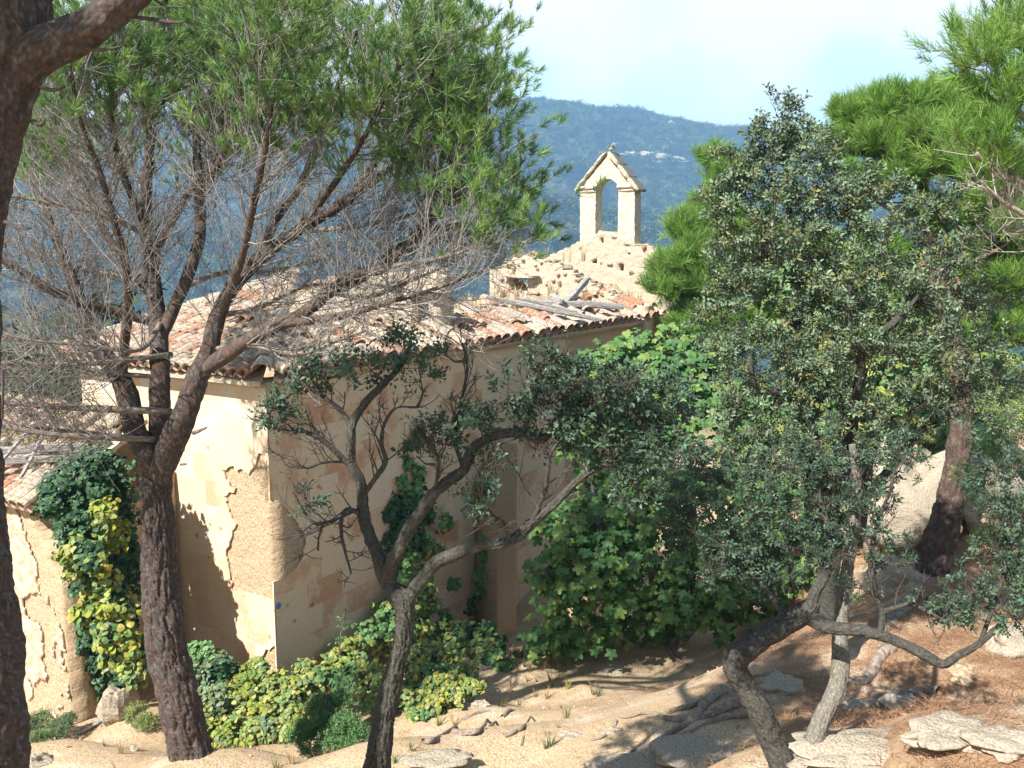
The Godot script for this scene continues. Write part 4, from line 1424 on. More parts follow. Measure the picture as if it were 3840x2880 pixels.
func build_near_pine() -> void:
	var t := thing("pine_tree", "dark leaning pine trunk close to the viewer at the left edge, cut by the frame", "pine", on_ground(Vector3(-2.77, 5.35, -4.40)))
	var dark := pine_tones
	bole(t, "trunk", [Vector4(-2.83, 4.70, -4.40, 0.253), Vector4(-2.73, 5.35, -4.40, 0.215), Vector4(-2.70, 5.66, -4.40, 0.211), Vector4(-2.69, 6.05, -4.42, 0.207), Vector4(-2.74, 6.45, -4.45, 0.204), Vector4(-2.78, 6.91, -4.50, 0.207), Vector4(-2.75, 7.38, -4.50, 0.202), Vector4(-2.70, 7.83, -4.50, 0.198), Vector4(-2.63, 8.32, -4.50, 0.193), Vector4(-2.52, 8.62, -4.50, 0.189), Vector4(-2.41, 8.87, -4.48, 0.192), Vector4(-2.33, 9.09, -4.46, 0.187), Vector4(-2.29, 9.33, -4.45, 0.169), Vector4(-2.26, 9.70, -4.45, 0.151)], 110, 0.012, 0.022, 11.0, dark, M.pine_bark)
	bole(t, "limb", [Vector4(-2.30, 8.90, -4.45, 0.111), Vector4(-2.15, 8.98, -4.40, 0.101), Vector4(-1.97, 9.03, -4.35, 0.087), Vector4(-1.80, 9.10, -4.30, 0.077), Vector4(-1.63, 9.20, -4.25, 0.070), Vector4(-1.44, 9.35, -4.20, 0.063)], 40, 0.02, 0.010, 10.0, dark, M.pine_bark)
	bole(t, "limb", [Vector4(-2.23, 9.06, -4.50, 0.031), Vector4(-2.10, 9.15, -4.60, 0.030), Vector4(-1.94, 9.23, -4.70, 0.026), Vector4(-1.77, 9.36, -4.80, 0.022)], 18, 0.02, 0.005, 14.0, dark, M.pine_bark)
	for m in [
		[Vector4(-2.16, 8.82, -4.40, 0.011), Vector4(-2.10, 8.80, -4.38, 0.009), Vector4(-2.02, 8.81, -4.35, 0.004)],
		[Vector4(-2.23, 8.67, -4.45, 0.013), Vector4(-2.17, 8.65, -4.40, 0.011), Vector4(-2.15, 8.67, -4.40, 0.004)],
		[Vector4(-2.25, 8.72, -4.45, 0.016), Vector4(-2.16, 8.83, -4.40, 0.009), Vector4(-2.14, 8.88, -4.40, 0.004)],
		[Vector4(-2.16, 9.02, -4.42, 0.015), Vector4(-2.12, 9.08, -4.40, 0.009), Vector4(-2.09, 9.18, -4.40, 0.004)],
		[Vector4(-1.93, 8.99, -4.33, 0.011), Vector4(-1.84, 8.96, -4.30, 0.009), Vector4(-1.73, 8.97, -4.28, 0.004)],
		[Vector4(-1.75, 9.11, -4.30, 0.011), Vector4(-1.62, 9.09, -4.28, 0.009), Vector4(-1.50, 9.07, -4.26, 0.009), Vector4(-1.43, 9.07, -4.25, 0.004)],
		[Vector4(-1.57, 9.18, -4.25, 0.008), Vector4(-1.53, 9.14, -4.25, 0.006), Vector4(-1.42, 9.12, -4.22, 0.004)],
		[Vector4(-2.40, 8.21, -4.45, 0.009), Vector4(-2.31, 8.18, -4.40, 0.007), Vector4(-2.25, 8.18, -4.40, 0.004)],
		[Vector4(-2.45, 7.51, -4.42, 0.009), Vector4(-2.45, 7.37, -4.40, 0.007), Vector4(-2.46, 7.27, -4.40, 0.004)],
	]:
		bole(t, "dead_twig", m, 7, 0.03, 0.002, 20.0, dark, M.pine_bark)
	# its crown stands above the picture and shades the trunk
	var live := Shape.new()
	var dead := Shape.new()
	var ends := []
	var yes := func(p: Vector3) -> bool: return p.y > 10.7 and p.x > -3.3
	for m in [
		[Vector4(-2.26, 9.68, -4.45, 0.089), Vector4(-2.43, 9.93, -3.90, 0.051), Vector4(-2.69, 10.11, -3.40, 0.020), Vector4(-2.85, 10.25, -3.20, 0.008)],
		[Vector4(-2.26, 9.70, -4.45, 0.089), Vector4(-2.20, 10.45, -4.60, 0.060), Vector4(-2.03, 11.14, -4.80, 0.029), Vector4(-1.95, 11.78, -4.90, 0.012)],
		[Vector4(-1.44, 9.35, -4.20, 0.063), Vector4(-0.98, 9.79, -3.90, 0.039), Vector4(-0.66, 10.17, -3.60, 0.018), Vector4(-0.48, 10.45, -3.50, 0.009)],
		[Vector4(-2.26, 9.70, -4.45, 0.080), Vector4(-3.23, 10.76, -5.40, 0.059), Vector4(-3.90, 12.02, -6.20, 0.037), Vector4(-4.37, 12.94, -6.80, 0.017)],
	]:
		var path := bole(t, "limb", m, 14, 0.08, 0.008, 9.0, dark, M.pine_bark)
		pine_twigs(path, 0.3, 0.09, 0.9, live, dead, ends, yes, 6)
	var low := func(p: Vector3) -> bool: return p.y > 9.7 and p.x > -3.7
	for m in [[Vector4(-2.19, 10.4, -4.45, 0.05), Vector4(-3.0, 11.0, -3.6, 0.035), Vector4(-3.7, 11.5, -3.0, 0.02), Vector4(-4.4, 11.8, -2.4, 0.008)], [Vector4(-2.2, 10.9, -4.45, 0.05), Vector4(-2.9, 12.0, -3.7, 0.03), Vector4(-3.3, 12.9, -3.1, 0.01)]]:
		pine_twigs(bole(t, "limb", m, 12, 0.08, 0.005, 9.0, dark, M.pine_bark), 0.25, 0.05, 0.9, live, dead, ends, low, 8)
	for b in [[Vector3(-2.9, 10.6, -3.7), 0.7, 22], [Vector3(-3.25, 11.2, -3.3), 0.7, 22], [Vector3(-2.75, 11.4, -3.9), 0.7, 22], [Vector3(-2.75, 10.0, -3.8), 0.5, 16]]:
		for k in b[2]:
			var d := rdir()
			var w := bend(b[0], d, b[1] * rf(0.6, 1.1), 0.1, 0.15, 4)
			twig(live, w, 0.01, 0.003, 4)
			for q in 6:
				ends.append([w[2 + q % 3] + rdir() * 0.08, (d + rdir() * 0.6).normalized()])
	part(t, "twigs", live.mesh(), M.twig_brown, "stuff")
	put_tufts(t, "needles", needle_tuft(46, 0.125, 0.16, 62.0, 5), M.needles, ends, "pine", 1.0, 1.5)


# ------------------------------------------------------------------ broad-leaved crowns
# blobs: [centre, radius, number of twigs]; each gets a limb from the nearest point of the skeleton.
func crown(t: Node3D, skeleton: Array, blobs: Array, leaves: ArrayMesh, leaf_m: Material, kind: String, per_twig: int, size: Vector2, twig_m: Material, limb_r: float, tones: Array, droop := 0.0, called := "foliage") -> void:
	var twigs := Shape.new()
	var xf: Array[Transform3D] = []
	var tint := PackedColorArray()
	var sk := skeleton.duplicate()
	var todo := blobs.duplicate()
	while todo.size():
		var best := 0
		var from := Vector3.ZERO
		var least := 1e9
		for k in todo.size():
			for s in sk:
				var d: float = (todo[k][0] - s).length() + 0.8 * maxf(0.0, s.y - todo[k][0].y)
				if d < least:
					least = d
					best = k
					from = s
		var b: Array = todo.pop_at(best)
		var c: Vector3 = b[0]
		var rad: float = b[1]
		var mid := from.lerp(c, 0.5) + Vector3(rf(-0.12, 0.12), rf(-0.16, 0.05), rf(-0.12, 0.12)) * least
		var q1 := from.lerp(mid, 0.5) + Vector3(rf(-0.05, 0.05), rf(-0.06, 0.02), rf(-0.05, 0.05)) * least
		if least > 0.1:
			var limbs := Shape.new()
			limb(limbs, [Vector4(from.x, from.y, from.z, limb_r), Vector4(q1.x, q1.y, q1.z, limb_r * 0.85), Vector4(mid.x, mid.y, mid.z, limb_r * 0.7), Vector4(c.x, c.y, c.z, limb_r * 0.45)], 8, 0.10, 0.003, 12.0, true, tones)
			part(t, "branch", limbs.mesh(), M.oak_bark)
		sk.append(c)
		sk.append(mid)
		for k in b[2]:
			var d := rdir()
			var reach := rad * rf(0.62, 1.12) * (1.0 + 0.35 * broad.get_noise_3dv((c + d * rad) * 1.3))
			var start := c.lerp(mid, rf(0.0, 0.35))
			var w := bend(start, (d + Vector3(0, 0.15, 0)).normalized(), reach, 0.04 - droop, 0.22, 5)
			twig(twigs, w, minf(limb_r * 0.3, 0.011), 0.002, 4)
			var own := rf(0.72, 1.38)   # each shoot has leaves of its own age and tint
			if rf(0, 1) < 0.10:
				continue
			for j in per_twig:
				var f := 1.0 - pow(rf(0, 1), 1.6) * 0.75
				var at := w[mini(int(f * 5.0), 4)].lerp(w[mini(int(f * 5.0) + 1, 5)], fposmod(f * 5.0, 1.0) if f < 1.0 else 1.0)
				var dd := ((w[5] - w[2]).normalized() + rdir() * 0.95 + Vector3(0, 0.25 - droop, 0)).normalized()
				var s := rf(size.x, size.y)
				xf.append(Transform3D(along(dd, rf(0, TAU)).scaled(Vector3(s, s, s)), at))
				tint.append(tone(kind, 0.2) * own)
				if j % 2 == 0:
					twig(twigs, PackedVector3Array([at, at + dd * 0.12 * s]), 0.003, 0.0015, 3)
	part(t, "twigs", twigs.mesh(), twig_m, "stuff")
	many(t, called, leaves, leaf_m, xf, tint)


func points(path: Array, from := 0.0) -> Array:
	var out := []
	for k in range(int(path.size() * from), path.size(), 3):
		out.append(Vector3(path[k].x, path[k].y, path[k].z))
	return out


func build_young_oak() -> void:
	var t := thing("oak_tree", "small oak with one sinuous grey trunk forking low before the shaded wall", "oak", on_ground(Vector3(-1.11, 3.53, -6.40)))
	bole(t, "trunk", [Vector4(-1.19, 2.77, -6.38, 0.204), Vector4(-1.10, 3.43, -6.38, 0.155), Vector4(-1.05, 3.87, -6.41, 0.121), Vector4(-1.01, 4.24, -6.41, 0.104), Vector4(-0.97, 4.50, -6.41, 0.084), Vector4(-0.91, 4.80, -6.41, 0.075), Vector4(-0.85, 5.05, -6.41, 0.069), Vector4(-0.79, 5.30, -6.41, 0.063), Vector4(-0.78, 5.51, -6.41, 0.066), Vector4(-0.80, 5.60, -6.41, 0.060), Vector4(-0.86, 5.66, -6.41, 0.035)], 56, 0.018, 0.021, 13.0, oak_tones, M.oak_bark)
	var stems := [
		[Vector4(-0.79, 5.50, -6.41, 0.058), Vector4(-0.86, 5.62, -6.41, 0.058), Vector4(-0.93, 5.75, -6.44, 0.058), Vector4(-0.96, 5.87, -6.44, 0.052), Vector4(-1.02, 5.98, -6.48, 0.047), Vector4(-1.07, 6.15, -6.48, 0.044), Vector4(-1.08, 6.31, -6.48, 0.041), Vector4(-1.09, 6.43, -6.48, 0.038), Vector4(-1.15, 6.55, -6.48, 0.035), Vector4(-1.15, 6.70, -6.48, 0.032), Vector4(-1.14, 6.84, -6.51, 0.029), Vector4(-1.07, 6.96, -6.55, 0.026), Vector4(-0.93, 7.11, -6.55, 0.024), Vector4(-0.81, 7.23, -6.58, 0.018), Vector4(-0.75, 7.34, -6.62, 0.012), Vector4(-0.73, 7.43, -6.62, 0.006)],
		[Vector4(-0.90, 5.72, -6.42, 0.040), Vector4(-0.84, 5.90, -6.34, 0.046), Vector4(-0.71, 6.15, -6.27, 0.045), Vector4(-0.62, 6.29, -6.23, 0.042), Vector4(-0.53, 6.42, -6.20, 0.039), Vector4(-0.42, 6.51, -6.20, 0.036), Vector4(-0.33, 6.58, -6.20, 0.036), Vector4(-0.25, 6.75, -6.16, 0.033), Vector4(-0.09, 6.84, -6.12, 0.030), Vector4(0.08, 6.85, -6.12, 0.030), Vector4(0.19, 6.81, -6.12, 0.028), Vector4(0.35, 6.90, -6.12, 0.019), Vector4(0.54, 6.99, -6.16, 0.014), Vector4(0.76, 7.11, -6.20, 0.008)],
		[Vector4(-0.79, 5.48, -6.41, 0.049), Vector4(-0.73, 5.61, -6.41, 0.049), Vector4(-0.62, 5.76, -6.37, 0.049), Vector4(-0.55, 5.86, -6.34, 0.048), Vector4(-0.45, 5.91, -6.34, 0.046), Vector4(-0.24, 6.01, -6.27, 0.039), Vector4(-0.02, 6.07, -6.20, 0.036), Vector4(0.14, 6.21, -6.16, 0.033), Vector4(0.30, 6.37, -6.12, 0.028), Vector4(0.47, 6.54, -6.12, 0.022), Vector4(0.69, 6.66, -6.12, 0.017), Vector4(0.92, 6.77, -6.12, 0.011)],
	]
	var sk := []
	for s in stems:
		sk.append_array(points(bole(t, "stem", s, 34, 0.02, 0.013, 15.0, oak_tones, M.oak_bark), 0.3))
	var boughs := [
		[Vector4(-1.16, 6.54, -6.48, 0.023), Vector4(-1.26, 6.66, -6.44, 0.023), Vector4(-1.36, 6.76, -6.41, 0.020), Vector4(-1.49, 6.82, -6.37, 0.014), Vector4(-1.63, 6.84, -6.34, 0.011), Vector4(-1.69, 6.91, -6.34, 0.009), Vector4(-1.70, 7.02, -6.34, 0.006)],
		[Vector4(-1.15, 6.82, -6.51, 0.018), Vector4(-1.22, 6.92, -6.55, 0.018), Vector4(-1.30, 6.99, -6.55, 0.015), Vector4(-1.38, 7.06, -6.55, 0.012), Vector4(-1.40, 7.17, -6.55, 0.006)],
		[Vector4(-1.05, 6.35, -6.48, 0.020), Vector4(-0.96, 6.48, -6.41, 0.020), Vector4(-0.89, 6.60, -6.37, 0.017), Vector4(-0.91, 6.73, -6.34, 0.014), Vector4(-0.89, 6.86, -6.34, 0.011), Vector4(-0.81, 6.98, -6.34, 0.009), Vector4(-0.66, 6.99, -6.34, 0.006)],
		[Vector4(-1.09, 6.18, -6.48, 0.020), Vector4(-1.16, 6.24, -6.41, 0.017), Vector4(-1.20, 6.21, -6.37, 0.014), Vector4(-1.21, 6.09, -6.34, 0.014), Vector4(-1.18, 5.97, -6.30, 0.011), Vector4(-1.14, 5.80, -6.30, 0.006)],
		[Vector4(-1.14, 6.22, -6.41, 0.012), Vector4(-1.28, 6.17, -6.34, 0.011), Vector4(-1.39, 6.17, -6.30, 0.011), Vector4(-1.48, 6.29, -6.30, 0.008), Vector4(-1.53, 6.40, -6.30, 0.006)],
		[Vector4(-1.33, 6.16, -6.34, 0.009), Vector4(-1.36, 6.07, -6.30, 0.008), Vector4(-1.37, 5.97, -6.30, 0.006)],
		[Vector4(-1.18, 6.57, -6.48, 0.012), Vector4(-1.33, 6.58, -6.41, 0.009), Vector4(-1.45, 6.56, -6.34, 0.009), Vector4(-1.54, 6.64, -6.34, 0.006)],
		[Vector4(-0.33, 6.59, -6.20, 0.017), Vector4(-0.39, 6.77, -6.27, 0.014), Vector4(-0.36, 6.99, -6.34, 0.011), Vector4(-0.31, 7.25, -6.34, 0.009), Vector4(-0.34, 7.44, -6.34, 0.006)],
		[Vector4(0.08, 6.85, -6.12, 0.017), Vector4(0.13, 7.04, -6.05, 0.014), Vector4(0.21, 7.29, -6.02, 0.011), Vector4(0.28, 7.42, -5.98, 0.005)],
		[Vector4(-0.02, 6.07, -6.20, 0.017), Vector4(-0.05, 6.22, -6.12, 0.014), Vector4(-0.14, 6.31, -6.05, 0.011), Vector4(-0.21, 6.47, -6.05, 0.008), Vector4(-0.10, 6.66, -6.05, 0.005)],
		[Vector4(0.14, 6.21, -6.16, 0.017), Vector4(0.23, 6.49, -6.09, 0.014), Vector4(0.26, 6.73, -6.05, 0.008), Vector4(0.38, 6.88, -6.05, 0.005)],
		[Vector4(-0.53, 6.41, -6.20, 0.014), Vector4(-0.50, 6.65, -6.12, 0.011), Vector4(-0.55, 6.81, -6.12, 0.008), Vector4(-0.45, 6.93, -6.12, 0.006)],
	]
	var paths := []
	for s in boughs:
		var p := bole(t, "bough", s, 14, 0.025, 0.005, 18.0, oak_tones, M.oak_bark)
		paths.append(p)
		sk.append_array(points(p, 0.3))
	# bare twigs all along the boughs
	var bare := Shape.new()
	var none := []
	for p in paths:
		pine_twigs(p, 0.15, 0.055, 0.33, bare, bare, none, func(_p): return false, 5)
	part(t, "bare_twigs", bare.mesh(), M.twig_dark, "stuff")
	var blobs := []
	for q in [[Vector3(-1.66, 6.97, -6.34), 0.11, 8], [Vector3(-1.58, 6.91, -6.34), 0.08, 5], [Vector3(-1.44, 7.11, -6.48), 0.12, 8], [Vector3(-1.34, 7.17, -6.55), 0.12, 7], [Vector3(-1.19, 7.19, -6.55), 0.13, 8], [Vector3(-1.01, 7.22, -6.55), 0.13, 8], [Vector3(-0.82, 7.31, -6.62), 0.14, 8], [Vector3(-0.64, 7.25, -6.34), 0.09, 5], [Vector3(-0.78, 7.41, -6.62), 0.11, 5], [Vector3(-0.47, 7.35, -6.41), 0.10, 4],
			[Vector3(-0.57, 6.81, -6.16), 0.10, 5], [Vector3(-0.45, 6.79, -6.20), 0.11, 7], [Vector3(-0.33, 6.87, -6.20), 0.11, 5], [Vector3(-0.21, 6.86, -6.16), 0.12, 8], [Vector3(-0.66, 6.66, -6.27), 0.08, 3], [Vector3(-0.14, 6.63, -6.05), 0.11, 5], [Vector3(-0.30, 6.39, -6.05), 0.12, 5], [Vector3(-0.11, 6.41, -6.05), 0.10, 5], [Vector3(-1.45, 6.34, -6.30), 0.07, 3],
			[Vector3(-0.03, 7.12, -6.12), 0.13, 6], [Vector3(0.13, 7.29, -6.05), 0.13, 7], [Vector3(0.26, 7.07, -6.05), 0.17, 16], [Vector3(0.44, 7.19, -6.05), 0.17, 16], [Vector3(0.60, 7.03, -6.12), 0.18, 18], [Vector3(0.45, 6.87, -6.12), 0.17, 17], [Vector3(0.72, 7.18, -6.12), 0.17, 15], [Vector3(0.85, 6.96, -6.12), 0.18, 18], [Vector3(0.67, 6.77, -6.12), 0.18, 17], [Vector3(0.92, 6.71, -6.12), 0.18, 18], [Vector3(0.29, 6.75, -6.09), 0.14, 10], [Vector3(1.08, 7.08, -6.20), 0.19, 17], [Vector3(1.12, 6.82, -6.20), 0.20, 19], [Vector3(0.83, 6.48, -6.12), 0.17, 13], [Vector3(0.22, 7.38, -6.02), 0.10, 7], [Vector3(0.01, 6.96, -6.12), 0.10, 5]]:
		blobs.append(q)
	crown(t, sk, blobs, sprig(9, 0.10, 0.040, 0.021, 5), M.oak_leaves, "oak", 4, Vector2(0.8, 1.35), M.twig_dark, 0.011, oak_tones)


func build_gnarled_oak() -> void:
	var t := thing("oak_tree", "gnarled dark oak with two stems and an elbow bent trunk at the lower right", "oak", on_ground(Vector3(2.50, 3.40, -7.60)))
	bole(t, "trunk", [Vector4(2.50, 3.15, -7.50, 0.127), Vector4(2.40, 3.54, -7.55, 0.117), Vector4(2.29, 3.79, -7.60, 0.110), Vector4(2.17, 4.07, -7.60, 0.106), Vector4(2.05, 4.28, -7.65, 0.096), Vector4(1.96, 4.42, -7.65, 0.103), Vector4(1.96, 4.52, -7.65, 0.103), Vector4(2.08, 4.64, -7.65, 0.096), Vector4(2.27, 4.75, -7.70, 0.092), Vector4(2.46, 4.87, -7.70, 0.088), Vector4(2.58, 4.95, -7.72, 0.085), Vector4(2.64, 5.01, -7.75, 0.058)], 56, 0.016, 0.018, 15.0, oak_tones, M.oak_bark)
	var paths := []
	for s in [
		[Vector4(2.55, 4.92, -7.72, 0.062), Vector4(2.62, 4.88, -7.68, 0.069), Vector4(2.75, 4.84, -7.60, 0.057), Vector4(3.01, 4.85, -7.50, 0.049), Vector4(3.27, 4.79, -7.40, 0.044), Vector4(3.45, 4.72, -7.30, 0.047), Vector4(3.57, 4.67, -7.25, 0.036), Vector4(3.66, 4.77, -7.20, 0.032), Vector4(3.81, 4.90, -7.15, 0.025), Vector4(3.97, 5.12, -7.10, 0.018)],
		[Vector4(2.60, 4.94, -7.72, 0.050), Vector4(2.67, 5.08, -7.80, 0.047), Vector4(2.79, 5.25, -7.90, 0.043), Vector4(2.83, 5.52, -8.00, 0.036), Vector4(2.77, 5.83, -8.10, 0.028), Vector4(2.66, 6.15, -8.20, 0.020)],
		[Vector4(3.13, 4.85, -7.47, 0.030), Vector4(3.14, 5.04, -7.50, 0.026), Vector4(3.06, 5.22, -7.50, 0.026), Vector4(3.04, 5.50, -7.55, 0.023), Vector4(3.11, 5.81, -7.60, 0.015), Vector4(3.21, 6.09, -7.60, 0.011)],
		[Vector4(3.14, 5.02, -7.50, 0.022), Vector4(3.23, 5.08, -7.45, 0.022), Vector4(3.34, 5.13, -7.40, 0.018), Vector4(3.46, 5.09, -7.30, 0.015), Vector4(3.59, 5.03, -7.25, 0.007)],
		[Vector4(3.81, 4.90, -7.15, 0.021), Vector4(3.93, 5.23, -7.20, 0.018), Vector4(4.07, 5.59, -7.30, 0.015), Vector4(4.08, 5.98, -7.30, 0.007)],
		[Vector4(1.88, 4.52, -7.65, 0.027), Vector4(1.84, 4.66, -7.60, 0.015), Vector4(1.83, 4.69, -7.60, 0.008)],
		[Vector4(2.40, 4.84, -7.70, 0.027), Vector4(2.29, 5.04, -7.90, 0.024), Vector4(2.12, 5.23, -8.10, 0.020), Vector4(1.93, 5.37, -8.20, 0.012)],
	]:
		paths.append(bole(t, "bough", s, 30 if s[0].w > 0.05 else 16, 0.02, 0.010 if s[0].w > 0.05 else 0.004, 16.0, oak_tones, M.oak_bark))
	bole(t, "second_stem", [Vector4(2.51, 3.15, -7.50, 0.097), Vector4(2.58, 3.56, -7.55, 0.090), Vector4(2.67, 3.76, -7.65, 0.084), Vector4(2.78, 3.96, -7.75, 0.077), Vector4(2.92, 4.14, -7.85, 0.082), Vector4(2.98, 4.36, -7.95, 0.079), Vector4(3.00, 4.54, -8.05, 0.068), Vector4(3.05, 4.77, -8.15, 0.065), Vector4(3.13, 5.13, -8.30, 0.058), Vector4(3.21, 5.48, -8.40, 0.050), Vector4(3.25, 5.86, -8.50, 0.038), Vector4(3.22, 6.24, -8.60, 0.026)], 48, 0.016, 0.012, 17.0, lit_oak_tones, M.oak_bark)  # its paler bark colours carry the sunlight on this stem
	var sk := []
	for p in paths:
		sk.append_array(points(p, 0.3))
	sk.append(Vector3(3.21, 5.48, -8.40))
	sk.append(Vector3(3.25, 5.86, -8.50))
	var bare := Shape.new()
	var none := []
	for p in paths.slice(1, 5):
		pine_twigs(p, 0.2, 0.06, 0.35, bare, bare, none, func(_p): return false, 5)
	part(t, "bare_twigs", bare.mesh(), M.twig_dark, "stuff")
	var blobs := []
	for q in [[Vector3(1.93, 5.37, -8.20), 0.29, 17], [Vector3(2.25, 5.18, -8.10), 0.26, 14], [Vector3(2.49, 5.40, -8.10), 0.28, 19], [Vector3(2.18, 5.63, -8.20), 0.33, 23], [Vector3(2.67, 5.81, -8.20), 0.33, 23], [Vector3(2.96, 5.43, -8.00), 0.26, 12], [Vector3(3.08, 5.78, -7.70), 0.25, 12], [Vector3(2.95, 5.95, -8.30), 0.33, 22], [Vector3(3.21, 5.44, -7.50), 0.19, 7], [Vector3(2.95, 5.20, -7.60), 0.17, 5], [Vector3(3.59, 5.05, -7.25), 0.16, 8], [Vector3(3.74, 5.31, -7.20), 0.23, 14], [Vector3(3.98, 5.62, -7.20), 0.25, 16], [Vector3(4.04, 5.15, -7.10), 0.21, 14], [Vector3(4.07, 6.02, -7.30), 0.23, 13], [Vector3(3.95, 6.30, -7.40), 0.22, 12], [Vector3(2.44, 6.08, -8.30), 0.33, 22], [Vector3(1.85, 5.73, -8.30), 0.29, 19], [Vector3(3.64, 5.23, -7.30), 0.15, 6], [Vector3(4.10, 5.46, -7.00), 0.21, 12], [Vector3(3.42, 5.19, -7.40), 0.13, 3], [Vector3(1.71, 5.44, -8.40), 0.21, 11], [Vector3(1.57, 5.60, -8.60), 0.24, 17], [Vector3(2.11, 5.90, -8.50), 0.30, 20], [Vector3(2.31, 5.37, -8.20), 0.25, 19], [Vector3(1.81, 5.15, -8.20), 0.20, 14], [Vector3(2.09, 5.05, -8.10), 0.18, 11], [Vector3(2.75, 5.40, -8.10), 0.26, 19], [Vector3(2.44, 5.13, -8.00), 0.18, 9], [Vector3(3.09, 6.07, -8.00), 0.26, 16], [Vector3(3.40, 6.29, -7.80), 0.23, 12], [Vector3(1.73, 6.01, -8.60), 0.26, 17], [Vector3(1.47, 5.27, -8.50), 0.17, 9], [Vector3(2.83, 6.26, -8.50), 0.30, 19]]:
		blobs.append(q)
	crown(t, sk, blobs, sprig(9, 0.10, 0.042, 0.024, 6), M.oak_leaves, "oak", 5, Vector2(0.7, 1.25), M.twig_dark, 0.012, oak_tones)


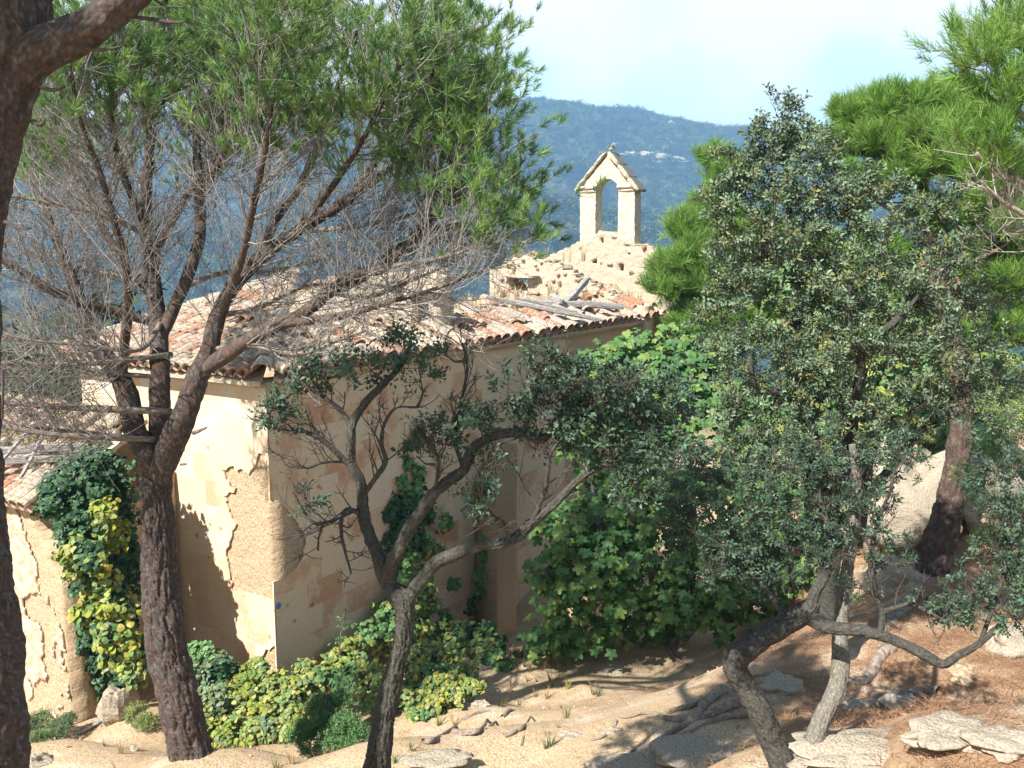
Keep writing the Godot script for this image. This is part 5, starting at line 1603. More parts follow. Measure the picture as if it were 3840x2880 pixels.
func build_tall_oak() -> void:
	var t := thing("oak_tree", "tall dense grey green oak rising above the others at right of the bell gable", "oak", on_ground(Vector3(4.04, 3.64, -11.20)))
	var sk := []
	for s in [
		[Vector4(4.02, 3.39, -11.20, 0.134), Vector4(3.97, 3.88, -11.20, 0.123), Vector4(4.03, 4.37, -11.20, 0.117), Vector4(3.94, 4.97, -11.20, 0.106), Vector4(3.68, 5.69, -11.10, 0.089), Vector4(3.47, 6.40, -11.00, 0.077), Vector4(3.36, 7.08, -10.90, 0.060), Vector4(3.29, 7.73, -10.80, 0.049), Vector4(3.21, 8.23, -10.80, 0.038), Vector4(3.14, 8.78, -10.80, 0.027), Vector4(3.06, 9.40, -10.80, 0.016)],
		[Vector4(3.98, 4.85, -11.20, 0.078), Vector4(4.00, 5.59, -10.80, 0.070), Vector4(3.94, 6.38, -10.50, 0.058), Vector4(3.91, 6.92, -10.30, 0.046), Vector4(3.70, 7.30, -10.20, 0.036), Vector4(3.68, 7.75, -10.10, 0.025)],
		[Vector4(3.91, 6.90, -10.30, 0.036), Vector4(4.06, 7.14, -10.20, 0.036), Vector4(4.30, 7.35, -10.20, 0.031), Vector4(4.53, 7.65, -10.20, 0.020), Vector4(4.86, 7.95, -10.30, 0.010)],
		[Vector4(3.77, 5.46, -11.10, 0.055), Vector4(3.22, 6.34, -10.50, 0.042), Vector4(2.74, 6.53, -10.20, 0.031), Vector4(2.63, 6.94, -10.20, 0.015)],
		[Vector4(3.28, 7.94, -10.80, 0.032), Vector4(3.11, 8.18, -10.80, 0.027), Vector4(2.84, 8.42, -10.80, 0.016)],
		[Vector4(4.02, 4.55, -11.20, 0.067), Vector4(4.48, 5.26, -11.00, 0.055), Vector4(4.86, 5.93, -10.80, 0.043), Vector4(5.26, 6.50, -10.70, 0.027)],
		[Vector4(4.47, 4.23, -11.60, 0.081), Vector4(4.55, 4.98, -11.60, 0.075), Vector4(4.57, 5.65, -11.60, 0.052), Vector4(4.66, 6.24, -11.60, 0.035)],
	]:
		var path := bole(t, "trunk" if sk.is_empty() else "stem", s, 24, 0.03, 0.010, 12.0, oak_tones, M.oak_bark)
		sk.append_array(points(path, 0.35))
	var blobs := []
	for q in [[Vector3(3.06, 9.49, -10.80), 0.28, 16], [Vector3(2.91, 9.29, -10.80), 0.27, 11], [Vector3(3.20, 9.42, -10.80), 0.18, 6], [Vector3(2.81, 9.04, -10.80), 0.38, 19], [Vector3(3.15, 9.05, -10.60), 0.35, 17], [Vector3(2.50, 8.96, -10.80), 0.27, 15], [Vector3(3.55, 9.15, -10.90), 0.27, 15], [Vector3(3.61, 8.83, -10.80), 0.32, 16], [Vector3(2.54, 8.57, -10.70), 0.38, 20], [Vector3(2.90, 8.61, -10.50), 0.42, 24], [Vector3(3.32, 8.56, -10.50), 0.37, 19], [Vector3(2.40, 8.15, -10.70), 0.32, 16], [Vector3(2.77, 8.10, -10.50), 0.44, 25], [Vector3(3.21, 8.05, -10.40), 0.42, 21], [Vector3(3.95, 8.36, -10.80), 0.32, 14], [Vector3(4.25, 8.58, -10.90), 0.30, 11], [Vector3(3.71, 7.95, -10.50), 0.42, 21], [Vector3(4.22, 8.05, -10.50), 0.42, 21], [Vector3(4.71, 8.36, -10.70), 0.35, 15], [Vector3(5.01, 8.52, -10.80), 0.30, 11], [Vector3(4.80, 7.95, -10.50), 0.40, 19], [Vector3(5.20, 8.15, -10.70), 0.32, 12],
			[Vector3(2.55, 7.63, -10.70), 0.30, 15], [Vector3(2.90, 7.53, -10.50), 0.34, 12], [Vector3(2.60, 7.11, -10.50), 0.34, 15], [Vector3(2.54, 6.70, -10.40), 0.38, 19], [Vector3(3.00, 6.86, -10.40), 0.36, 15], [Vector3(3.44, 7.43, -10.40), 0.44, 21], [Vector3(3.97, 7.54, -10.30), 0.46, 25], [Vector3(4.49, 7.49, -10.30), 0.46, 25], [Vector3(5.00, 7.49, -10.40), 0.42, 21], [Vector3(5.24, 7.02, -10.40), 0.36, 17], [Vector3(3.49, 6.82, -10.30), 0.46, 24], [Vector3(4.11, 6.92, -10.30), 0.46, 25], [Vector3(4.68, 6.87, -10.30), 0.46, 25], [Vector3(5.12, 6.44, -10.40), 0.42, 20], [Vector3(2.92, 6.28, -10.40), 0.44, 21], [Vector3(2.45, 6.17, -10.40), 0.36, 16], [Vector3(3.45, 6.17, -10.40), 0.44, 21], [Vector3(3.97, 6.28, -10.40), 0.44, 21], [Vector3(4.55, 6.28, -10.40), 0.44, 21], [Vector3(2.73, 5.74, -10.40), 0.44, 20], [Vector3(2.20, 5.74, -10.40), 0.33, 14], [Vector3(3.30, 5.61, -10.50), 0.44, 19], [Vector3(3.92, 5.69, -10.60), 0.39, 15], [Vector3(4.46, 5.75, -10.60), 0.39, 15], [Vector3(5.64, 6.57, -10.60), 0.32, 12], [Vector3(3.56, 7.73, -10.80), 0.43, 19], [Vector3(3.24, 7.18, -10.90), 0.38, 16], [Vector3(3.91, 7.19, -10.80), 0.43, 19], [Vector3(4.56, 7.19, -10.80), 0.43, 19], [Vector3(3.29, 8.47, -10.90), 0.38, 16], [Vector3(2.89, 7.73, -10.90), 0.33, 14], [Vector3(3.72, 8.42, -10.90), 0.33, 14], [Vector3(2.29, 7.19, -10.80), 0.27, 10], [Vector3(2.32, 8.58, -10.90), 0.24, 9], [Vector3(4.07, 8.79, -10.90), 0.24, 9], [Vector3(4.61, 8.63, -11.00), 0.24, 9], [Vector3(5.45, 7.52, -10.70), 0.30, 11], [Vector3(3.24, 6.43, -10.80), 0.43, 17], [Vector3(3.84, 6.37, -10.80), 0.43, 17]]:
		blobs.append(q)
	crown(t, sk, blobs, sprig(10, 0.11, 0.052, 0.026, 7), M.oak_leaves, "oak_grey", 6, Vector2(0.85, 1.4), M.twig_dark, 0.013, oak_tones)


func pine_ball(t: Node3D, blobs: Array, skeleton: Array, kind: String, seed_: int, size: Vector2) -> void:
	var live := Shape.new()
	var ends := []
	for b in blobs:
		var c: Vector3 = b[0]
		var rad: float = b[1]
		var from: Vector3 = skeleton[0]
		for s in skeleton:
			if (s - c).length() < (from - c).length():
				from = s
		var m := from.lerp(c, 0.55) + Vector3(rf(-0.2, 0.2), rf(-0.35, 0), rf(-0.2, 0.2))
		var limbs := Shape.new()
		limb(limbs, [Vector4(from.x, from.y, from.z, 0.05), Vector4(m.x, m.y, m.z, 0.04), Vector4(c.x, c.y, c.z, 0.02)], 8, 0.15, 0.004, 10.0, true, [Color(0.2, 0.13, 0.10), Color(0.25, 0.17, 0.13)])
		part(t, "branch", limbs.mesh(), M.pine_bark)
		for k in b[2]:
			var d := rdir()
			d.y = absf(d.y) * 0.8 + d.y * 0.2
			var w := bend(c, d, rad * rf(0.7, 1.1), 0.08, 0.15, 5)
			twig(live, w, 0.012, 0.003, 4)
			for j in 5:
				var f := rf(0.45, 1.0) if j > 0 else 1.0
				var at := w[mini(int(f * 5.0), 4)].lerp(w[mini(int(f * 5.0) + 1, 5)], fposmod(f * 5.0, 1.0) if f < 1.0 else 1.0)
				var e := bend(at, ((w[5] - w[3]).normalized() + rdir() * 0.9).normalized(), rad * 0.22, 0.25, 0.1, 2)
				twig(live, e, 0.005, 0.002, 3)
				ends.append([e[2], (e[2] - e[1]).normalized()])
				ends.append([e[1], (e[2] - e[1] + rdir() * 0.3).normalized()])
	part(t, "twigs", live.mesh(), M.twig_brown, "stuff")
	put_tufts(t, "needles", needle_tuft(50, 0.17, 0.24, 48.0, seed_, 0.0032), M.needles, ends, kind, size.x, size.y)


func build_right_pines() -> void:
	var t := thing("pine_tree", "bright green bushy pine between the chapel's broken eave and the tall oak", "pine", on_ground(Vector3(6.22, 3.09, -27.00)))
	bole(t, "trunk", [Vector4(6.25, 2.25, -27.00, 0.189), Vector4(6.18, 4.47, -27.00, 0.162), Vector4(5.97, 6.51, -27.00, 0.121), Vector4(5.84, 8.50, -27.00, 0.054)], 14, 0.1, 0.02, 6.0, pine_tones, M.pine_bark)
	pine_ball(t, [[Vector3(5.77, 8.76, -27.00), 0.67, 22], [Vector3(5.02, 8.23, -26.50), 0.58, 18], [Vector3(6.39, 9.57, -27.50), 0.69, 20], [Vector3(5.95, 7.71, -26.50), 0.93, 34], [Vector3(4.82, 7.34, -26.00), 0.65, 22], [Vector3(4.46, 6.57, -26.00), 0.57, 18], [Vector3(5.36, 6.57, -26.00), 0.78, 30], [Vector3(6.52, 6.67, -26.50), 0.93, 30], [Vector3(4.87, 5.66, -26.00), 0.65, 20], [Vector3(6.05, 5.39, -26.00), 0.83, 28], [Vector3(5.93, 10.27, -28.00), 0.50, 12], [Vector3(7.14, 7.71, -27.00), 0.94, 26], [Vector3(7.09, 5.43, -27.00), 0.81, 20], [Vector3(4.33, 7.19, -26.50), 0.40, 10]], [Vector3(5.97, 6.51, -27.00), Vector3(5.85, 8.23, -27.00), Vector3(6.17, 4.74, -27.00)], "pine_bright", 11, Vector2(1.5, 2.2))
	var t2 := thing("pine_tree", "sunlit pine crown filling the gap behind the tall oak at upper right", "pine", on_ground(Vector3(7.49, 3.19, -15.50)))
	bole(t2, "trunk", [Vector4(6.97, 2.21, -15.00, 0.270), Vector4(7.18, 2.91, -15.10, 0.249), Vector4(7.38, 3.69, -15.20, 0.228), Vector4(7.52, 4.38, -15.30, 0.206), Vector4(7.65, 5.22, -15.50, 0.186), Vector4(7.67, 6.27, -16.00, 0.192), Vector4(7.57, 7.53, -16.50, 0.148), Vector4(7.46, 8.76, -17.00, 0.102), Vector4(7.22, 9.98, -17.00, 0.051)], 64, 0.022, 0.045, 5.5, [Color(0.075, 0.052, 0.046), Color(0.105, 0.08, 0.072), Color(0.06, 0.048, 0.046), Color(0.105, 0.062, 0.046), Color(0.12, 0.103, 0.10)], M.pine_bark)
	pine_ball(t2, [[Vector3(6.14, 10.24, -17.50), 0.35, 18], [Vector3(6.49, 10.26, -17.30), 0.40, 22], [Vector3(6.87, 10.26, -17.00), 0.46, 26], [Vector3(7.36, 10.30, -17.00), 0.46, 26], [Vector3(7.85, 10.42, -17.00), 0.42, 26], [Vector3(7.93, 9.94, -16.60), 0.46, 26], [Vector3(7.06, 9.70, -16.60), 0.50, 30], [Vector3(6.49, 9.66, -17.00), 0.51, 28], [Vector3(6.14, 9.69, -17.40), 0.38, 18], [Vector3(7.48, 9.29, -16.40), 0.49, 28], [Vector3(6.94, 9.16, -16.80), 0.50, 24], [Vector3(8.04, 9.29, -16.40), 0.49, 24], [Vector3(6.36, 9.01, -17.00), 0.42, 18], [Vector3(8.15, 8.65, -16.20), 0.49, 20], [Vector3(7.80, 8.34, -16.60), 0.50, 20], [Vector3(8.37, 7.86, -16.20), 0.49, 22], [Vector3(8.63, 7.24, -16.00), 0.48, 22], [Vector3(8.36, 7.21, -16.40), 0.46, 18], [Vector3(8.78, 6.43, -16.00), 0.48, 20], [Vector3(8.45, 8.18, -15.80), 0.39, 16], [Vector3(8.62, 8.94, -15.80), 0.44, 18], [Vector3(8.68, 6.54, -16.60), 0.46, 16], [Vector3(6.85, 7.68, -17.40), 0.52, 20], [Vector3(6.27, 6.97, -17.60), 0.53, 18], [Vector3(7.42, 6.84, -17.00), 0.51, 18], [Vector3(7.95, 6.21, -16.60), 0.50, 18], [Vector3(6.76, 6.11, -17.40), 0.52, 16], [Vector3(5.83, 7.84, -18.00), 0.45, 14]], [Vector3(7.46, 8.76, -17.00), Vector3(7.23, 9.74, -17.00), Vector3(7.59, 7.86, -16.60)], "pine_bright", 12, Vector2(1.0, 1.5))
	var t3 := thing("pine_tree", "pine at the right edge with pale bare drooping branches under its needles", "pine", on_ground(Vector3(6.43, 5.34, -9.50)))
	bole(t3, "trunk", [Vector4(6.51, 4.57, -9.50, 0.209), Vector4(6.24, 6.34, -9.50, 0.180), Vector4(6.06, 7.77, -9.50, 0.152), Vector4(5.88, 9.15, -9.50, 0.114), Vector4(5.73, 10.25, -9.50, 0.066), Vector4(5.61, 11.11, -9.50, 0.028)], 30, 0.04, 0.02, 6.0, pine_tones, M.pine_bark)
	var paths := []
	for s in [
		[Vector4(5.94, 8.70, -9.50, 0.057), Vector4(5.35, 8.99, -9.20, 0.046), Vector4(4.86, 9.26, -9.00, 0.036), Vector4(4.52, 9.50, -8.90, 0.022), Vector4(4.29, 9.69, -8.80, 0.013)],
		[Vector4(5.88, 9.15, -9.50, 0.057), Vector4(5.35, 9.56, -9.30, 0.042), Vector4(4.96, 9.89, -9.20, 0.032), Vector4(4.63, 10.00, -9.10, 0.018), Vector4(4.41, 9.93, -9.00, 0.009)],
		[Vector4(6.03, 7.96, -9.50, 0.052), Vector4(5.34, 8.37, -9.10, 0.041), Vector4(4.85, 8.66, -8.90, 0.031), Vector4(4.48, 8.78, -8.80, 0.022), Vector4(4.25, 8.94, -8.70, 0.013)],
		[Vector4(6.06, 7.77, -9.50, 0.047), Vector4(5.36, 7.97, -9.00, 0.036), Vector4(4.87, 8.32, -8.80, 0.026), Vector4(4.50, 8.52, -8.70, 0.017), Vector4(4.26, 8.68, -8.60, 0.009)],
		[Vector4(6.00, 8.24, -9.50, 0.047), Vector4(5.47, 8.38, -9.40, 0.038), Vector4(5.06, 8.24, -9.30, 0.023), Vector4(4.77, 8.28, -9.20, 0.014)],
		[Vector4(5.81, 9.60, -9.50, 0.047), Vector4(5.44, 10.06, -9.60, 0.038), Vector4(5.11, 10.25, -9.70, 0.024), Vector4(4.92, 10.30, -9.70, 0.015)],
	]:
		paths.append(bole(t3, "branch", s, 12, 0.05, 0.005, 10.0, [Color(0.34, 0.29, 0.25), Color(0.42, 0.37, 0.33), Color(0.28, 0.22, 0.18)], M.pine_bark))
	var live := Shape.new()
	var dead := Shape.new()
	var ends := []
	var alive := func(p: Vector3) -> bool: return p.y > 8.75 + rf(-0.2, 0.25) and p.y > 8.35 + (p.x - 4.0) * 0.55
	for p in paths:
		pine_twigs(p, 0.2, 0.085, 0.75, live, dead, ends, alive, 7)
	part(t3, "dead_twigs", dead.mesh(), mat("twig_pale", lin(0.42, 0.37, 0.32), 0.85), "stuff")
	part(t3, "twigs", live.mesh(), M.twig_brown, "stuff")
	put_tufts(t3, "needles", needle_tuft(46, 0.13, 0.17, 58.0, 13), M.needles, ends, "pine_bright", 0.9, 1.4)


func build_fig() -> void:
	var t := thing("fig_tree", "spreading fig with big lobed leaves against the shaded wall right of the buttress", "fig tree", on_ground(Vector3(2.73, 0.71, -16.50)))
	var sk := []
	for s in [
		[Vector4(2.74, 0.43, -16.50, 0.099), Vector4(2.53, 1.30, -16.40, 0.090), Vector4(2.06, 2.00, -16.20, 0.073), Vector4(1.45, 2.34, -16.00, 0.056), Vector4(0.86, 2.24, -15.80, 0.032)],
		[Vector4(2.84, 0.38, -16.60, 0.116), Vector4(2.74, 1.45, -16.70, 0.100), Vector4(2.58, 2.47, -16.90, 0.093), Vector4(2.42, 3.47, -17.20, 0.077), Vector4(2.57, 4.61, -17.80, 0.062), Vector4(2.93, 5.61, -18.50, 0.046)],
		[Vector4(2.93, 0.38, -16.60, 0.108), Vector4(3.23, 1.53, -16.50, 0.091), Vector4(3.41, 2.54, -16.70, 0.075), Vector4(3.39, 3.65, -17.20, 0.069), Vector4(3.42, 4.76, -18.00, 0.054), Vector4(3.67, 5.80, -18.50, 0.037)],
		[Vector4(3.00, 0.48, -16.50, 0.082), Vector4(3.60, 1.47, -16.20, 0.065), Vector4(4.12, 2.16, -16.00, 0.048), Vector4(4.53, 2.42, -16.00, 0.032)],
		[Vector4(1.88, 2.17, -16.10, 0.048), Vector4(1.62, 3.00, -16.10, 0.048), Vector4(1.46, 3.77, -16.40, 0.033)],
	]:
		sk.append_array(points(bole(t, "stem", s, 12, 0.06, 0.003, 9.0, [Color(0.30, 0.28, 0.25), Color(0.36, 0.34, 0.30)], M.oak_bark), 0.25))
	var shapes := []
	for k in 4:
		shapes.append(lobed_leaf(5, 0.42, 0.3, k))
	var twigs := Shape.new()
	var blobs := [[Vector3(0.59, 1.63, -15.20), 0.33, 16], [Vector3(0.87, 2.13, -15.20), 0.43, 26], [Vector3(0.59, 2.55, -15.40), 0.34, 16], [Vector3(1.23, 2.59, -15.30), 0.49, 34], [Vector3(1.00, 3.07, -15.60), 0.39, 22], [Vector3(1.64, 2.05, -15.40), 0.46, 26], [Vector3(1.81, 2.82, -15.60), 0.55, 36], [Vector3(1.52, 3.37, -16.00), 0.48, 28], [Vector3(2.29, 3.22, -16.20), 0.52, 28], [Vector3(2.08, 3.89, -16.60), 0.50, 26], [Vector3(2.58, 2.32, -15.80), 0.50, 28], [Vector3(3.17, 2.15, -15.80), 0.47, 24], [Vector3(3.52, 2.77, -16.00), 0.48, 22], [Vector3(2.85, 2.94, -16.00), 0.48, 24], [Vector3(2.44, 1.54, -15.80), 0.32, 10], [Vector3(1.32, 1.33, -15.30), 0.23, 7], [Vector3(3.74, 2.15, -15.80), 0.39, 14], [Vector3(2.93, 3.72, -16.60), 0.50, 22], [Vector3(3.53, 3.63, -16.60), 0.50, 18], [Vector3(1.23, 3.63, -16.60), 0.33, 12], [Vector3(4.06, 2.96, -16.20), 0.49, 22], [Vector3(4.26, 3.58, -16.80), 0.50, 20], [Vector3(3.99, 4.19, -17.20), 0.43, 16], [Vector3(0.53, 3.20, -16.00), 0.29, 12], [Vector3(2.05, 4.46, -17.20), 0.38, 14], [Vector3(2.65, 1.80, -15.60), 0.34, 14], [Vector3(3.24, 1.59, -15.70), 0.34, 14], [Vector3(4.64, 2.87, -16.50), 0.49, 18], [Vector3(5.01, 3.52, -17.00), 0.51, 16], [Vector3(4.33, 2.26, -16.20), 0.45, 18], [Vector3(5.11, 1.98, -16.50), 0.44, 14], [Vector3(3.79, 1.50, -15.90), 0.37, 14], [Vector3(1.25, 4.33, -17.00), 0.37, 14], [Vector3(1.71, 4.78, -17.40), 0.38, 14], [Vector3(4.53, 1.56, -16.20), 0.37, 12], [Vector3(5.68, 2.44, -17.00), 0.48, 12], [Vector3(0.44, 1.20, -15.60), 0.26, 10], [Vector3(0.87, 1.06, -15.90), 0.32, 12], [Vector3(1.48, 1.02, -16.20), 0.36, 12], [Vector3(2.10, 1.12, -16.40), 0.36, 12], [Vector3(2.74, 1.03, -16.60), 0.36, 12]]
	var upper := [[Vector3(1.76, 5.74, -19.00), 0.32, 22], [Vector3(2.14, 5.84, -19.00), 0.38, 24], [Vector3(2.65, 6.09, -19.30), 0.35, 20], [Vector3(2.97, 5.67, -18.80), 0.41, 28], [Vector3(3.44, 6.18, -19.40), 0.35, 18], [Vector3(3.54, 5.67, -18.80), 0.43, 32], [Vector3(3.93, 5.94, -18.90), 0.38, 24], [Vector3(4.07, 5.41, -18.60), 0.41, 24], [Vector3(3.17, 5.19, -18.20), 0.44, 28], [Vector3(3.59, 4.94, -18.00), 0.45, 26], [Vector3(2.59, 5.13, -18.00), 0.43, 20], [Vector3(2.20, 4.80, -17.80), 0.39, 14], [Vector3(4.15, 4.76, -18.00), 0.40, 16], [Vector3(2.99, 4.47, -17.60), 0.42, 18], [Vector3(4.48, 4.24, -17.80), 0.44, 14], [Vector3(5.06, 4.76, -18.00), 0.45, 14]]
	var count := 0
	var xf: Array[Transform3D] = []
	var tint := PackedColorArray()
	var mats := {}
	for kind in ["fig"]:
		mats[kind] = []
		for c in M.leaf_tones[kind]:
			mats[kind].append(leaf_mat("fig_leaf", Color(c.r, c.g, c.b).linear_to_srgb(), 0.5, Color(c.r * 1.8, c.g * 1.7, c.b * 1.2).linear_to_srgb()))
	for set_ in [["fig", blobs], ["fig", upper]]:
		for b in set_[1]:
			var c: Vector3 = b[0]
			var from: Vector3 = sk[0]
			for s in sk:
				if (s - c).length() < (from - c).length():
					from = s
			twig(twigs, bend(from, c - from, (c - from).length(), 0.02, 0.03, 4), 0.014, 0.008, 5)
			for k in b[2]:
				var d := rdir()
				d = (d + Vector3(-0.25, 0.25, 0.6)).normalized()
				var p: Vector3 = c + d * b[1] * rf(0.6, 1.1)
				twig(twigs, PackedVector3Array([c, c.lerp(p, 0.5) + Vector3(0, -0.04, 0), p]), 0.006, 0.003, 3)
				var up := (d * 0.5 + Vector3(rf(-0.45, 0.25), 0.75, rf(-0.1, 0.8))).normalized()
				var out := (d - up * d.dot(up) + rdir() * 0.45 + Vector3(0, -0.35, 0)).normalized()
				var z := out.cross(up).normalized()
				var s := rf(0.17, 0.30) * rf(0.85, 1.0)
				var tr := Transform3D(Basis(z.cross(up).normalized() * -1.0, up, z).orthonormalized().scaled(Vector3(s, s, s)), p)
				if count < 300 and rf(0, 1) < 0.48:
					count += 1
					var o := part(t, "leaf", shapes[count % 4], mats[set_[0]][rng.randi() % 4])
					tr.origin -= t.position
					o.transform = tr
				else:
					xf.append(tr)
					tint.append(tone(set_[0], 0.2))
				for extra in 4:   # more leaves along the same shoot, further in
					var q := c.lerp(p, rf(0.2, 1.0)) + rdir() * 0.16 + Vector3(rf(0, 0.5), rf(-0.15, 0.05), rf(-0.6, 0))
					var up2 := (up + rdir() * 0.7).normalized()
					var z2 := (out + rdir() * 0.6).cross(up2).normalized()
					var s2 := s * rf(0.6, 1.0)
					xf.append(Transform3D(Basis(up2.cross(z2), up2, z2).orthonormalized().scaled(Vector3(s2, s2, s2)), q))
					tint.append(tone(set_[0], 0.25))
	part(t, "twigs", twigs.mesh(), M.twig_grey, "stuff")
	many(t, "leaves", shapes[0], M.fig_leaves, xf, tint)


# ------------------------------------------------------------------ plants at the walls
func leaf_mass(t: Node3D, called: String, shape: ArrayMesh, m: Material, blobs: Array, size: Vector2, kinds: Array, face: Vector3, stems := true, squash := 1.0) -> void:
	var xf: Array[Transform3D] = []
	var tint := PackedColorArray()
	var tw := Shape.new()
	for b in blobs:
		var c: Vector3 = b[0]
		for k in b[2] * 24:
			var d := rdir()
			if d.dot(face) < -0.35:
				d = -d
			d.y *= squash
			var gap := broad.get_noise_3dv((c + d * b[1]) * 3.2)
			if gap < -0.16 and rf(0, 1) < 0.75:
				continue
			var p: Vector3 = c + d * b[1] * rf(0.5, 1.12) * (1.0 + 0.9 * gap)
			var g := ground_y(p.x, p.z)
			if p.y < g + 0.02:
				p.y = g + rf(0.02, 0.10)
			var up := (d * 0.6 + face * 0.4 + Vector3(0, 0.4, 0) + rdir() * 0.75).normalized()
			var out := (rdir() + Vector3(0, -0.5, 0)).normalized()
			var z := out.cross(up).normalized()
			var s := rf(size.x, size.y)
			xf.append(Transform3D(Basis(up.cross(z), up, z).scaled(Vector3(s, s, s)), p))
			var kind: String = kinds[int(clampf((broad.get_noise_3dv(p * 1.1 + Vector3(9, 0, 4)) * 1.3 + 0.5 + rf(-0.15, 0.15)) * kinds.size(), 0, kinds.size() - 1))]
			tint.append(tone(kind, 0.22))
			if stems and k % 14 == 0:
				twig(tw, bend(p, -d + rdir() * 0.5, b[1] * 0.6, -0.05, 0.2, 4), 0.003, 0.005, 3)
	var half := xf.size() / 2
	var curled := lobed_leaf(3, 0.12, 0.75, 77) if size.y < 0.5 else shape
	many(t, called, shape, m, xf.slice(0, half), tint.slice(0, half))
	many(t, called, curled, m, xf.slice(half), tint.slice(half))
	if stems:
		part(t, "stems", tw.mesh(), M.twig_brown, "stuff")


func build_ivy() -> void:
	var ivy := lobed_leaf(5, 0.30, 0.2, 21)
	var soft := lobed_leaf(3, 0.22, 0.35, 22)
	var face := Vector3(-0.3, 0.35, 0.88).normalized()
	var t := thing("ivy", "dark glossy ivy spilling over the roof and right side of the outbuilding", "ivy", on_ground(Vector3(-6.25, 1.12, -13.40)))
	leaf_mass(t, "leaves", ivy, M.oak_leaves, [[Vector3(-6.40, 4.80, -13.90), 0.28, 36], [Vector3(-6.48, 4.68, -13.50), 0.30, 40], [Vector3(-6.21, 4.58, -13.90), 0.31, 44], [Vector3(-6.62, 4.58, -13.20), 0.22, 26], [Vector3(-6.24, 4.39, -13.40), 0.33, 50], [Vector3(-6.08, 4.24, -13.80), 0.28, 36], [Vector3(-6.64, 4.44, -12.95), 0.17, 18], [Vector3(-6.42, 4.23, -13.10), 0.26, 34], [Vector3(-6.19, 3.93, -13.60), 0.34, 50], [Vector3(-6.04, 3.84, -13.90), 0.21, 20], [Vector3(-6.28, 3.88, -13.10), 0.26, 34], [Vector3(-6.09, 3.43, -13.80), 0.30, 40], [Vector3(-5.97, 3.09, -13.70), 0.27, 36], [Vector3(-6.38, 3.98, -12.90), 0.14, 12], [Vector3(-5.84, 3.46, -13.70), 0.18, 14], [Vector3(-6.26, 3.02, -13.70), 0.34, 40], [Vector3(-6.44, 2.42, -13.70), 0.34, 40], [Vector3(-6.00, 2.49, -13.70), 0.30, 36], [Vector3(-6.38, 1.84, -13.80), 0.34, 36], [Vector3(-5.97, 1.89, -13.70), 0.27, 30], [Vector3(-6.67, 1.41, -13.90), 0.28, 24], [Vector3(-6.31, 1.25, -13.90), 0.31, 24], [Vector3(-6.45, 3.16, -13.30), 0.16, 12], [Vector3(-6.56, 2.01, -13.60), 0.18, 14]], Vector2(0.055, 0.11), ["ivy", "ivy", "ivy"], face)
	var t2 := thing("creeper", "yellow green creeper hanging over the ivy beside the pine trunk", "creeper", on_ground(Vector3(-6.01, 1.37, -13.20)))
	leaf_mass(t2, "leaves", soft, M.soft_leaves, [[Vector3(-5.95, 4.26, -13.10), 0.20, 12], [Vector3(-5.84, 3.91, -13.20), 0.20, 14], [Vector3(-6.18, 3.77, -12.80), 0.23, 22], [Vector3(-5.97, 3.61, -12.75), 0.23, 26], [Vector3(-6.27, 3.49, -12.80), 0.15, 10], [Vector3(-6.00, 3.87, -13.00), 0.16, 9], [Vector3(-5.86, 3.31, -12.90), 0.19, 12], [Vector3(-6.12, 2.99, -13.00), 0.19, 10], [Vector3(-5.83, 2.85, -13.00), 0.23, 16], [Vector3(-5.88, 2.49, -13.00), 0.26, 22], [Vector3(-5.70, 2.20, -13.00), 0.23, 20], [Vector3(-5.79, 2.95, -13.10), 0.16, 8], [Vector3(-5.62, 1.84, -13.00), 0.19, 12], [Vector3(-5.96, 1.97, -13.10), 0.16, 8], [Vector3(-6.41, 2.70, -13.20), 0.13, 6]], Vector2(0.06, 0.12), ["yellow", "yellow", "bramble", "ivy"], face)
	var wall := Vector3(0.845, 0, 0.534)
	var t3 := thing("ivy", "dark ivy climbing the shaded wall behind the oak's fork", "ivy", on_ground(Vector3(-1.98, 0.38, -16.60)))
	leaf_mass(t3, "leaves", ivy, M.oak_leaves, [[Vector3(-1.89, 4.46, -16.80), 0.10, 4], [Vector3(-1.77, 4.66, -16.90), 0.10, 4], [Vector3(-1.94, 4.11, -16.80), 0.12, 5], [Vector3(-2.06, 3.78, -16.70), 0.15, 8], [Vector3(-1.94, 3.52, -16.70), 0.20, 14], [Vector3(-1.79, 3.55, -16.90), 0.17, 9], [Vector3(-1.75, 3.88, -17.00), 0.10, 4], [Vector3(-2.17, 3.40, -16.50), 0.23, 18], [Vector3(-1.93, 3.19, -16.60), 0.28, 26], [Vector3(-1.66, 3.10, -16.90), 0.19, 10], [Vector3(-2.29, 3.25, -16.40), 0.18, 9], [Vector3(-2.01, 2.87, -16.50), 0.28, 24], [Vector3(-1.78, 2.63, -16.70), 0.23, 16], [Vector3(-2.12, 2.76, -16.30), 0.21, 14], [Vector3(-0.63, 1.77, -18.40), 0.11, 5], [Vector3(-0.68, 1.41, -18.30), 0.12, 6], [Vector3(-0.72, 1.05, -18.20), 0.11, 5], [Vector3(-0.83, 0.83, -18.00), 0.13, 5], [Vector3(-0.58, 2.13, -18.50), 0.08, 3]], Vector2(0.06, 0.11), ["ivy", "ivy", "box"], wall)
	var t4 := thing("creeper", "light green creeper trailing down the shaded wall to the brambles", "creeper", on_ground(Vector3(-2.02, 0.48, -16.20)))
